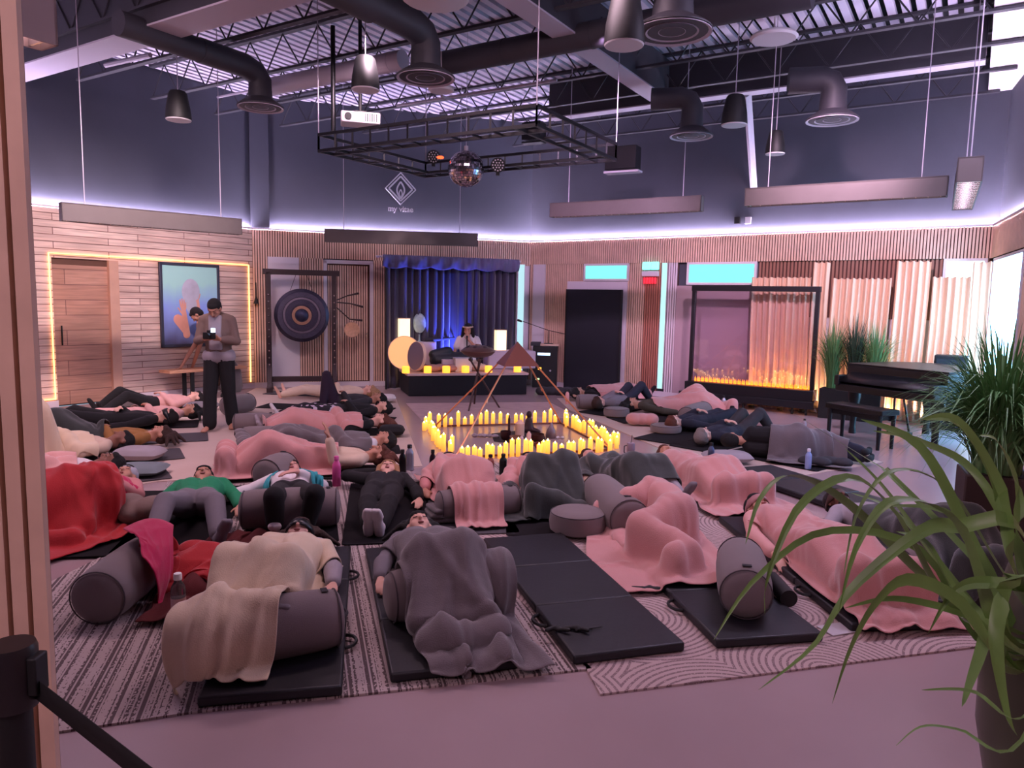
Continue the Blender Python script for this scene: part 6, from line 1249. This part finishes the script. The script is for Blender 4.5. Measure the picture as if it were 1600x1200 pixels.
person('person with dark hair lying under pink and dark green blankets', J, sk=1, top='dpink', bottom='black', hair='black', style='short', feet='grey', face=False, vox=.013)
blanket(J, .10, .80, .30, .34, .34, .38, 'pink', 'pink fleece blanket across the chest beside the candles', (), b12, n=40, k=40, slack=1.14, steps=60, seed=61)
blanket(J, .62, 1.55, .42, .42, .42, .50, 'dgreen', 'dark green fleece blanket over the lower legs in the middle row', (), b12, n=48, k=46, slack=1.2, steps=65, seed=63, rough=.05)
bottle(fl(786, 742), 'dark patterned bottle between two pink blankets', h=.22, r=.04, col=(34, 44, 42)); bottle(fl(766, 740), 'small terracotta bottle between two pink blankets', h=.2, r=.04, col=(150, 80, 70), metal=0)
cushion(fl(902, 835), 'round pale grey meditation cushion behind the empty mat', r=.215, h=.16, m='bolster', z=.03)
b13 = mat2((1030, 800), (905, 728), 'dark yoga mat under the olive striped blanket', 'yoga', w=.66)
c13 = bol2(935, 765, 985, 812, 'long smooth grey bolster beside the olive blanket', r=.16, z=.012)
J = lie(pl(920, 722), pl(1075, 792), z0=.025, knee=(.28, .30), arms=('side', 'side'), anklez=.06, S=.98)
person('person with brown hair under an olive grey blanket with bare knees', J, sk=3, top='cream', bottom='lgrey', hair='brown', style='long', feet='grey', face=False, vox=.012)
blanket(J, .20, 1.28, .30, .32, .32, .34, 'dgreen', 'olive grey blanket with tight folds in the middle row', (), b13, n=56, k=34, slack=1.16, steps=65, seed=71, rough=.03)
t = thing('travel_mug', 'grey travel mug with a straw and handle standing by the candles', 'mug', fl(985, 716)); g = G(); g.lathe([(.035, 0), (.045, .1), (.047, .17), (.04, .18), (0, .18)], n=18); link('mug_body', g, mat('mug_mauve', (136, 116, 130), .5), t); g = G(); g.cyl((0, 0, .18), (.01, 0, .27), .004, n=6); link('straw', g, M['black'], t); g = G(); g.tube([(-.045, 0, .15), (-.075, 0, .14), (-.075, 0, .07), (-.045, 0, .05)], .007, 6); link('handle', g, M['dsteel'], t)
b14 = mat2((1200, 806), (1060, 722), 'dark yoga mat under the far right pink blanket', 'yoga', w=.66)
J = lie(pl(1040, 715), pl(1195, 790), z0=.025, knee=(.22, .2), arms=('side', 'side'), S=.98)
person('person with auburn hair under a pink blanket right of the travel mug', J, sk=1, top='dpink', bottom='charcoal', hair='auburn', style='short', feet='grey', face=False, vox=.012)
blanket(J, .22, 1.86, .32, .32, .42, .42, 'pink', 'pink fleece blanket spread wide right of the travel mug', (), b14, n=60, k=38, slack=1.10, steps=65, seed=75)
g = G(); p = fl(1205, 795, .02); g.box(p+Z3*.012, (.22, .16, .02), rz=.3); solo('notebook', g, M['yogagrey'], 'thin dark notebook on the floor beyond the pink blanket', 'notebook', bev=.003)
# --- right hand column -----------------------------------------------------
mat2((1392, 805), (1168, 733), 'empty dark folding mat in the right aisle', handles=0, w=.62)
b15 = mat2((1300, 728), (1150, 700), 'dark yoga mat under the grey blanket at right', 'yoga', w=.7)
J = lie(pl(1143, 697), pl(1310, 710), z0=.03, side=-1, tuck=.5, arms=('front', 'front'), S=1.0)
person('person with black hair lying on one side under a grey blanket at right', J, sk=1, top='black', bottom='navy', hair='black', feet='black', face=False, vox=.012)
blanket(J, .42, 1.25, .40, .34, .40, .34, 'grey', 'grey fleece blanket over the side sleeper at right', (), b15, n=44, k=36, slack=1.12, steps=60, seed=81)
pillow(fl(1136, 716, .06), .1, 'pale grey pillow under the black haired side sleeper', m=CL['lgrey'], L=.55, w=.36)
bottle(fl(1110, 728), 'dark clear bottle beside the pale grey pillow', h=.26, r=.036, col=(90, 100, 130)); bottle(fl(1262, 735), 'clear blue tinted bottle on the floor in front of the grey blanket', h=.24, r=.034, col=(150, 170, 220), metal=.1, cap=(230, 230, 240)); bottle(fl(1256, 676), 'tiny clear bottle on the floor before the piano bench', h=.2, r=.03, col=(170, 160, 170), metal=.1)
p = fl(1285, 728, .02); g = G(); [g.ell(p+np.array([k*.12-.15, .03*(-1)**k, .05]), (.11, .1, .055)) for k in range(4)]; solo('folded_jacket', g, CL['charcoal'], 'dark folded jacket on the floor beside the blue tinted bottle', 'jacket', remesh=.014, sm=2)
b16 = mat2((1190, 690), (1090, 692), 'dark yoga mat under the sleeper in the navy top', 'yoga', w=.66) if False else mat2((1215, 668), (1078, 700), 'dark yoga mat under the sleeper in the navy top', 'yoga', w=.62)
J = lie(pl(1098, 685), pl(1262, 655), z0=.03, knee=(.30, .34), arms=('belly', 'side'), S=1.0)
person('person in a dark navy top with knees raised behind the grey blanket', J, sk=0, top='navy', bottom='charcoal', hair='grey', style='short', feet='black', vox=.011)
b17 = mat2((1150, 655), (1020, 688), 'dark yoga mat under the sleeper in the striped navy top', 'yoga', w=.6)
J = lie(pl(1052, 664), pl(1210, 645), z0=.03, knee=(.16, .2), arms=('belly', 'side'), S=.98)
person('person in a dark top resting on a grey cushion in the right column', J, sk=0, top='navy', bottom='navy', hair='auburn', style='short', feet='black', vox=.011)
cushion(fl(1040, 677), 'round grey cushion under the head of the dark topped sleeper', r=.21, h=.10, z=.02); 
p = fl(1003, 663, .03); g = G(); [g.ell(p+np.array([k*.12-.12, .05*math.sin(k*3), .08]), (.12, .13, .09)) for k in range(3)]; solo('bundled_blanket', g, M['pink'], 'bundled pink blanket left of the grey cushion', 'blanket', remesh=.014, sm=3)
b18 = mat2((1100, 650), (960, 655), 'dark yoga mat under the sleeper with the olive shirt', 'yoga', w=.6)
J = lie(pl(986, 635), pl(1140, 640), z0=.04, knee=(.34, .2), arms=('side', 'side'), S=.98)
person('person in an olive shirt with black hair and a pink blanket in the right column', J, sk=1, top='olive', bottom='charcoal', hair='black', style='long', feet='grey', vox=.011)
c18 = bol2(1072, 650, 1100, 640, 'grey bolster beside the ribbed pink blanket', r=.14, z=.02)
blanket(J, .35, 1.6, .28, .30, .30, .36, 'pink', 'pink blanket with fine folds over the olive shirted sleeper', c18, b18, n=52, k=32, slack=1.14, steps=60, seed=91, rough=.03)
cushion(fl(963, 652), 'thick round taupe cushion left of the black haired sleeper', r=.2, h=.13, z=.02)
b19 = mat2((1040, 628), (920, 645), 'dark yoga mat under the sleeper in the grey sweatshirt', 'yoga', w=.55)
J = lie(pl(935, 634), pl(1050, 616), z0=.05, knee=(.3, .34), arms=('belly', 'side'), S=.98)
person('person in a grey sweatshirt with dark raised legs before the white strip window', J, sk=3, top='grey', bottom='navy', hair='brown', feet='black', vox=.012)
bolster(fl(918, 640), .1, 'small grey bolster with a pink patterned end in the right column', L=.35, r=.12, z=.02)
J = lie(pl(903, 618), pl(1010, 612), z0=.04, knee=(.14, .14), arms=('head', 'side'), S=.98)
person('person in black lying farthest back on the right under a pink blanket', J, sk=1, top='black', bottom='black', hair='black', style='bun', feet='black', face=False, vox=.012)
blanket(J, .3, 1.5, .3, .3, .3, .3, 'pink', 'pink blanket over the farthest sleeper of the right column', n=40, k=26, slack=1.1, steps=50, seed=95)
p = fl(868, 617); g = G(); [g.ell(p+np.array([k*.16-.25, .03*math.sin(k*3), .07]), (.14, .13, .09)) for k in range(5)]; solo('dark_bag', g, CL['charcoal'], 'dark soft bag on the floor before the equipment cabinet', 'bag', remesh=.018, sm=2)
bottle(fl(886, 632), 'slim pale pink bottle standing by the candle square corner', h=.26, r=.035, col=(220, 160, 155), metal=0)
p = fl(1060, 700)
bottle(fl(1130, 640), 'clear tumbler standing before the glass screen', h=.24, r=.036, col=(190, 180, 190), metal=.3)
# --- left of centre column, heads to the right -------------------------------
def row(hx, hy, fx, fy, label, **k):
    P = dict(z0=.03, knee=(.14, .14), arms=('belly', 'side'), S=.98); pk = {}
    for q in list(k):
        if q in P: P[q] = k[q]
        elif q in ('anklez', 'spread', 'side', 'tuck'): P[q] = k[q]
        else: pk[q] = k[q]
    J = lie(pl(hx, hy), pl(fx, fy), **P); pk.setdefault('vox', .012); person(label, J, **pk); return J
mat2((420, 612), (600, 620), 'pale yoga mat under the farthest sleeper left of the stage', 'yogagrey', w=.5)
row(578, 614, 440, 612, 'person in a cream sweater lying farthest back left of the stage', sk=0, top='cream', bottom='cream', hair='blonde', style='long')
mat2((410, 632), (612, 640), 'black yoga mat under the sleeper with purple raised knees', 'yoga', w=.55)
row(592, 627, 440, 628, 'person in dark purple trousers with high raised knees left of the stage', knee=(.52, .50), anklez=.05, sk=1, top='charcoal', bottom='purple', hair='black', feet='black')
pillow(fl(604, 624, .06), .2, 'small white pillow beside the stage sleepers', m=CL['white'], L=.32, w=.25, h=.12)
mat2((420, 650), (615, 655), 'thin black yoga mat under the floral trousers', 'yoga', w=.52)
flo = mat('floral', (46, 42, 52), .9); n, l, b = nodes(flo); tc = n.new('ShaderNodeTexCoord'); vo = n.new('ShaderNodeTexVoronoi'); vo.inputs['Scale'].default_value = 13; l.new(tc.outputs['Object'], vo.inputs['Vector']); cr = n.new('ShaderNodeValToRGB'); cr.color_ramp.interpolation = 'CONSTANT'; cr.color_ramp.elements[0].color = (*srgb((200, 185, 200)), 1); cr.color_ramp.elements[1].position = .38; cr.color_ramp.elements[1].color = (*srgb((34, 30, 38)), 1); l.new(vo.outputs['Distance'], cr.inputs[0]); l.new(cr.outputs[0], b.inputs['Base Color'])
row(600, 641, 425, 648, 'person in floral black and white trousers and a black top', knee=(.16, .16), sk=0, top='black', bottom=flo, hair='black', feet='white')
c_ = fl(398, 658, .15); bolster(c_, .2, 'small grey bolster at the floral trousered feet', L=.5, r=.12, z=.02)
mat2((400, 676), (620, 672), 'black yoga mat under the second row pink blanket on the left', 'yoga', w=.55)
J = row(596, 662, 415, 668, 'person with auburn hair under the upper pink blanket of the left middle column', knee=(.22, .18), sk=0, top='black', bottom='black', hair='auburn', style='long', feet='lgrey')
blanket(J, .28, 1.52, .26, .22, .30, .26, 'pink', 'upper pink fleece blanket of the left middle column', n=50, k=30, slack=1.08, steps=55, seed=101)
pillow(fl(612, 676, .06), .1, 'black pillow right of the auburn haired sleeper', m=CL['black'], L=.34, w=.28, h=.13)
c_ = fl(415, 686, .15); c20 = bolster(c_, .1, 'dark grey bolster at the left end between two pink blankets', L=.5, r=.14, z=.02)
mat2((395, 705), (625, 700), 'black yoga mat under the grey blanket of the left middle column', 'yoga', w=.5)
J = row(602, 692, 380, 705, 'person with dark hair under the narrow grey blanket of the left middle column', knee=(.24, .2), sk=1, top='white', bottom='charcoal', hair='black', feet='charcoal')
blanket(J, .22, 1.6, .26, .24, .28, .28, 'grey', 'narrow grey fleece blanket between two pink ones on the left', n=50, k=28, slack=1.1, steps=55, seed=103)
mat2((375, 735), (600, 735), 'striped dark yoga mat under the nearest pink blanket of the left middle column', 'yoga', w=.6)
el = fl(545, 715, .30); J0 = lie(pl(592, 716), pl(360, 722), z0=.03); pw_ = at(536, 682, J0['S0'][1]-.05)
J = lie(pl(592, 716), pl(355, 724), z0=.03, knee=(.30, .26), arms=('side', 'side'), S=.98)
q = 1 if J['S1'][1] < J['S0'][1] else 0
J['E%d' % q] = J['S%d' % q]+np.array([-.22, -.10, .02]); J['W%d' % q] = J['E%d' % q]+np.array([-.05, -.0, .24]); J['D%d' % q] = np.array([-.25, 0, 1.]); J['N%d' % q] = np.array([1., 0, 0]); J['B%d' % q] = np.array([0, -1., .0]); J['curl'] = .3
J['noarm'] = 1
person('person in a cream long sleeved top raising one hand above a pink blanket', J, sk=1, top='cream', bottom='black', hair='auburn', style='long', feet='black', vox=.009)
c21 = bol2(415, 742, 446, 728, 'grey bolster leaning on the nearest pink blanket of the left middle column', r=.15, z=.02)
blanket(J, .42, 1.62, .30, .26, .34, .34, 'pink', 'nearest pink fleece blanket of the left middle column', c21, n=54, k=34, slack=1.08, steps=60, seed=105)
# --- far left column -----------------------------------------------------------
mat2((150, 640), (330, 628), 'dark mat under the sleeper nearest the plank wall', 'yoga', w=.55)
row(306, 625, 140, 640, 'person in a pale pink shirt and black trousers nearest the plank wall', knee=(.26, .3), sk=0, top='pinks', bottom='black', hair='dark', feet='black')
cushion(fl(195, 637), 'small grey cushion under the black trousered knee by the plank wall', r=.2, h=.15)
pillow(fl(315, 634, .08), 0, 'grey pillow under the head nearest the plank wall', m=CL['grey'], L=.5, w=.35)
row(300, 646, 130, 655, 'person in pale pink clothes with black hair in the second place from the plank wall', knee=(.14, .14), sk=1, top='pinks', bottom='pinks', hair='black', style='long')
mat2((90, 668), (310, 660), 'dark yoga mat under the sleeper in black in the far left column', 'yoga', w=.6)
row(262, 655, 85, 660, 'person all in black with an eye mask in the far left column', knee=(.2, .22), arms=('side', 'belly'), sk=0, top='black', bottom='black', hair='black', feet='black', mask=eye_black)
mat2((120, 690), (325, 680), 'dark edged yoga mat under the sleeper in orange and black', 'yogagrey', w=.6)
J = row(252, 683, 80, 690, 'person in an orange and dark top with brown hair in the far left column', knee=(.36, .2), sk=1, top='orange', bottom='olive', hair='brown', style='long', feet='charcoal')
blanket(J, .55, 1.5, .3, .3, .3, .3, 'dgreen', 'olive grey blanket over raised knees in the far left column', n=40, k=30, slack=1.08, steps=50, seed=111)
mat2((100, 720), (285, 706), 'dark edged yoga mat under the sleeper in cream', 'yogagrey', w=.6)
pillow(fl(218, 714, .05), 0, 'pale grey pillow under the dark haired sleeper in cream', m=CL['lgrey'], L=.5, w=.36, h=.13)
J = row(190, 697, 30, 715, 'person wrapped in cream with knees raised high in the far left column', knee=(.52, .5), anklez=.05, sk=2, top='cream', bottom='cream', hair='black', style='short', z0=.06, face=False)
blanket(J, .3, 1.32, .28, .34, .3, .36, 'cream', 'cream blanket over high raised knees in the far left column', n=44, k=34, slack=1.06, steps=55, seed=115)
mat2((60, 755), (262, 735), 'dark edged yoga mat under the sleeper with a blanket and white shirt', 'yogagrey', w=.6)
pillow(fl(218, 738, .04), .1, 'teal grey pillow right of the dark haired sleeper in white', m=mat('pillow_teal', (112, 124, 128), .9), L=.5, w=.42, h=.09)
J = row(172, 735, 0, 752, 'person with dark hair and a white shirt under the pale pink blanket at far left', knee=(.22, .2), sk=2, top='white', bottom='charcoal', hair='black', style='short', z0=.06)
mp = M['palepink'] = mat('pale_pink_fleece', (222, 168, 160), .95, bump=.35, bs=160, ns=4, nv=.09, sheen=.6)
blanket(J, .28, 1.5, .3, .34, .3, .36, 'palepink', 'pale pink blanket directly above the red one at far left', n=44, k=30, slack=1.06, steps=55, seed=117)
c_ = fl(372, 632, .15); bolster(c_, 1.2, 'grey bolster standing behind the walking man', L=.5, r=.14, z=.02)
p = fl(362, 612); g = G(); g.lathe([(.16, 0), (.2, .1), (.17, .4), (.08, .55), (0, .58)], p, 16); solo('wrapped_blanket', g, M['grey'], 'grey wrapped bundle behind the walking man', 'bundle')
# ================================================================ standing, bending and seated people
def upright(hip, ang, S=1.0, lean=0, headpitch=0, legs=None, arms=None, hipz=.92):
    f = np.array([math.cos(ang), math.sin(ang), 0]); w = np.array([f[1], -f[0], 0])*1.0   # w: the figure's right to left is -w..w
    up = nrmz(Z3*math.cos(lean)+f*math.sin(lean)); J = dict(S=S, w=w, n=nrmz(f*math.cos(lean)-Z3*math.sin(lean)))
    P = np.array([hip[0], hip[1], hipz]); J['pelvis'] = P; J['sh'] = P+up*.50*S; J['chest'] = P+up*.36*S; J['neck'] = P+up*.55*S
    hp = lean+headpitch; hu = nrmz(Z3*math.cos(hp)+f*math.sin(hp)); J['up'] = hu; J['face'] = nrmz(f*math.cos(hp)-Z3*math.sin(hp)); J['head'] = J['neck']+hu*.13+J['face']*.02
    for i, q in ((0, -1), (1, 1)):
        J['S%d' % i] = J['sh']+w*q*.175*S-up*.01; J['H%d' % i] = P+w*q*.09*S-Z3*.03
    J['f'], J['w2'], J['upv'] = f, w, up; return J
# man with a tablet device
ft = fl(345, 668); J = upright(ft, math.radians(-88), 1.03, .05, .62, hipz=.93); f, w = J['f'], J['w2']
for i, (q, x, y) in enumerate(((-1, 333, 676), (1, 360, 670))):
    pass
a0, a1 = fl(328, 675), fl(364, 670)
if (a0-ft)@w > 0: a0, a1 = a1, a0
for i, a_ in ((0, a0), (1, a1)): J['A%d' % i] = np.array([a_[0], a_[1], .09]); J['K%d' % i] = (J['H%d' % i]+J['A%d' % i])/2+f*.03; J['T%d' % i] = np.array([a_[0], a_[1], .03])+f*.15+w*(-1 if i == 0 else 1)*.03
for i, q in ((0, -1), (1, 1)):
    J['E%d' % i] = J['S%d' % i]-Z3*.27+w*q*.07+f*.03; J['W%d' % i] = J['E%d' % i]+f*.17-w*q*.15+Z3*.03; J['D%d' % i] = nrmz(f*.5-w*q*.9+Z3*.15); J['N%d' % i] = nrmz(-Z3*.7+f*.7); J['B%d' % i] = Z3+f*.2
J['curl'] = .9
def man_acc(t, base, HL, hf, J):
    R = segs(J); g = G()
    c = J['chest']; g.box(c+J['n']*.088-Z3*.02, (.17, .07, .46), rz=math.atan2(w[1], w[0])); link('sweater_front_panel', g, CL['lgrey'], t, bev=.025, loc=base)['label'] = 'paler vertical panel down the front of the sweater'
    g = G(); g.cap(J['pelvis']+w*.09+Z3*.03, J['pelvis']-w*.09+Z3*.03, .125, .125); link('sweater_hem', g, CL['lgrey'], t, loc=base)
    for i in (0, 1): g = G(); g.cap(J['K%d' % i], J['A%d' % i]+Z3*.02, .085, .088); g.cap(J['H%d' % i], J['K%d' % i], .11, .09); link('wide_trouser_leg', g, CL['black'], t, remesh=.012, sm=3, loc=base)
person('standing person in a taupe sweater and wide black trousers looking down at a camera', J, sk=1, top='taupe', bottom='black', hair='black', style='short', acc=man_acc, vox=.008)
dv = (J['W0']+J['W1'])/2+f*.10+Z3*.05; t = thing('camera', 'small black camera with a glowing screen held by the standing person', 'camera', dv, math.atan2(w[1], w[0])); g = G(); g.box((0, 0, 0), (.15, .05, .085)); g.box((0, 0, .055), (.05, .04, .03)); link('camera_body', g, M['black'], t, bev=.008); g = G(); yy = 1 if (np.array([-w[1], w[0]])@f[:2]) > 0 else -1; g.cyl((0, yy*.02, 0), (0, yy*.09, 0), .033, n=20); link('lens', g, M['black'], t)
g = G(); g.box((-.05, yy*.0, .07), (.05, .012, .05)); link('screen_glow', g, mat('screen_glow', (190, 215, 255), .4, emit=(170, 205, 255), es=9), t)
# man bending over the bench
hd = at(297, 505, fl(345, 620)[1]); by = hd[1]; hipx = at(352, 552, by); J = upright(hipx, math.radians(205), 1.0, 1.02, -.1, hipz=hipx[2]); f, w = J['f'], J['w2']
hipz = .90; J = upright(hipx, math.radians(200), 1.0, .62, .35, hipz=.92); f, w = J['f'], J['w2']
for i, q in ((0, -1), (1, 1)):
    A = np.array([hipx[0], hipx[1], 0])+w*q*.1-f*.08; J['A%d' % i] = A+Z3*.09; J['K%d' % i] = (J['H%d' % i]+J['A%d' % i])/2+f*.03; J['T%d' % i] = A+f*.15+Z3*.03
    hnd = at(282, 575, by-.1) if q > 0 else at(300, 575, by+.15); J['W%d' % i] = hnd; J['E%d' % i] = (J['S%d' % i]+hnd)/2+f*.02-w*q*-.02+np.array([.04, 0, 0]); J['D%d' % i] = nrmz(f+Z3*-.2); J['N%d' % i] = Z3
person('person in a dark polo shirt with short hair bending down to the wooden bench', J, sk=1, top='polo', bottom='black', sleeve='short', hair='dark', style='short', feet='black', vox=.009)
# seated performer
hp_ = stage_at(731, 572, .7); J = upright(hp_, math.radians(-95), .95, .05, .12, hipz=SH+.13); f, w = J['f'], J['w2']
for i, q in ((0, -1), (1, 1)):
    J['K%d' % i] = J['H%d' % i]+f*.25+w*q*.25-Z3*.03; J['A%d' % i] = J['pelvis']+f*.33-w*q*.08-Z3*.06; J['T%d' % i] = J['A%d' % i]-w*q*.13
lf_ = 1 if w[0] < 0 else 0; rt = 1-lf_
J['E%d' % lf_] = J['S%d' % lf_]-Z3*.26+np.array([-.10, 0, 0]); J['W%d' % lf_] = J['E%d' % lf_]-Z3*.17+np.array([-.02, -.05, 0]); J['D%d' % lf_] = np.array([-.2, -.8, -.3]); J['N%d' % lf_] = Z3
J['E%d' % rt] = J['S%d' % rt]-Z3*.22+np.array([.08, -.10, 0]); J['W%d' % rt] = J['head']+J['face']*.15-Z3*.16+np.array([.04, 0, 0]); J['D%d' % rt] = np.array([-.25, .1, 1.]); J['N%d' % rt] = np.array([.2, -1, 0]); J['B%d' % rt] = np.array([-1., 0, .2]); J['curl'] = .9
def band(t, base, HL, hf, J):
    g = G(); g.tube([HL(math.cos(a)*.092, math.sin(a)*.098-.02, .055+.012*math.sin(a)) for a in np.linspace(0, 2*pi, 25)], .014, 8, cap=False); g.v = [v for v in g.v]; link('headband', g, CL['cream'], t, loc=base)
person('seated performer with long black hair, a headband and a white top on the stage', J, sk=1, top='white', bottom='cream', sleeve='short', hair='black', style='long', acc=band, vox=.008)
m0 = J['W%d' % rt]+np.array([-.03, -.02, .05]); g = G(); g.cap(m0-Z3*.02, m0-Z3*.2, .014, .011); g.ell(m0+Z3*.01, (.022, .022, .026)); solo('microphone', g, M['black'], 'black microphone held at the mouth of the seated performer', 'microphone')
# ---------------------------------------------------------------- bake the modifiers into plain meshes
bpy.context.view_layer.update()
dg = bpy.context.evaluated_depsgraph_get(); done = set(); new = []
for o in BAKE:
    if o.name in done: continue
    done.add(o.name); new.append((o, bpy.data.meshes.new_from_object(o.evaluated_get(dg))))
old = {}
for o, me in new: o.modifiers.clear(); o.data = me
for o in [q for q in bpy.data.objects if q.type == 'FONT']:
    me = bpy.data.meshes.new_from_object(o.evaluated_get(dg)); n2 = bpy.data.objects.new(o.name, me); SC.collection.objects.link(n2); n2.parent = o.parent; n2.location = o.location; n2.rotation_euler = o.rotation_euler; n2.matrix_parent_inverse = o.matrix_parent_inverse.copy(); bpy.data.objects.remove(o)
# copies made before baking share the proto's unbaked mesh only when it had no modifiers
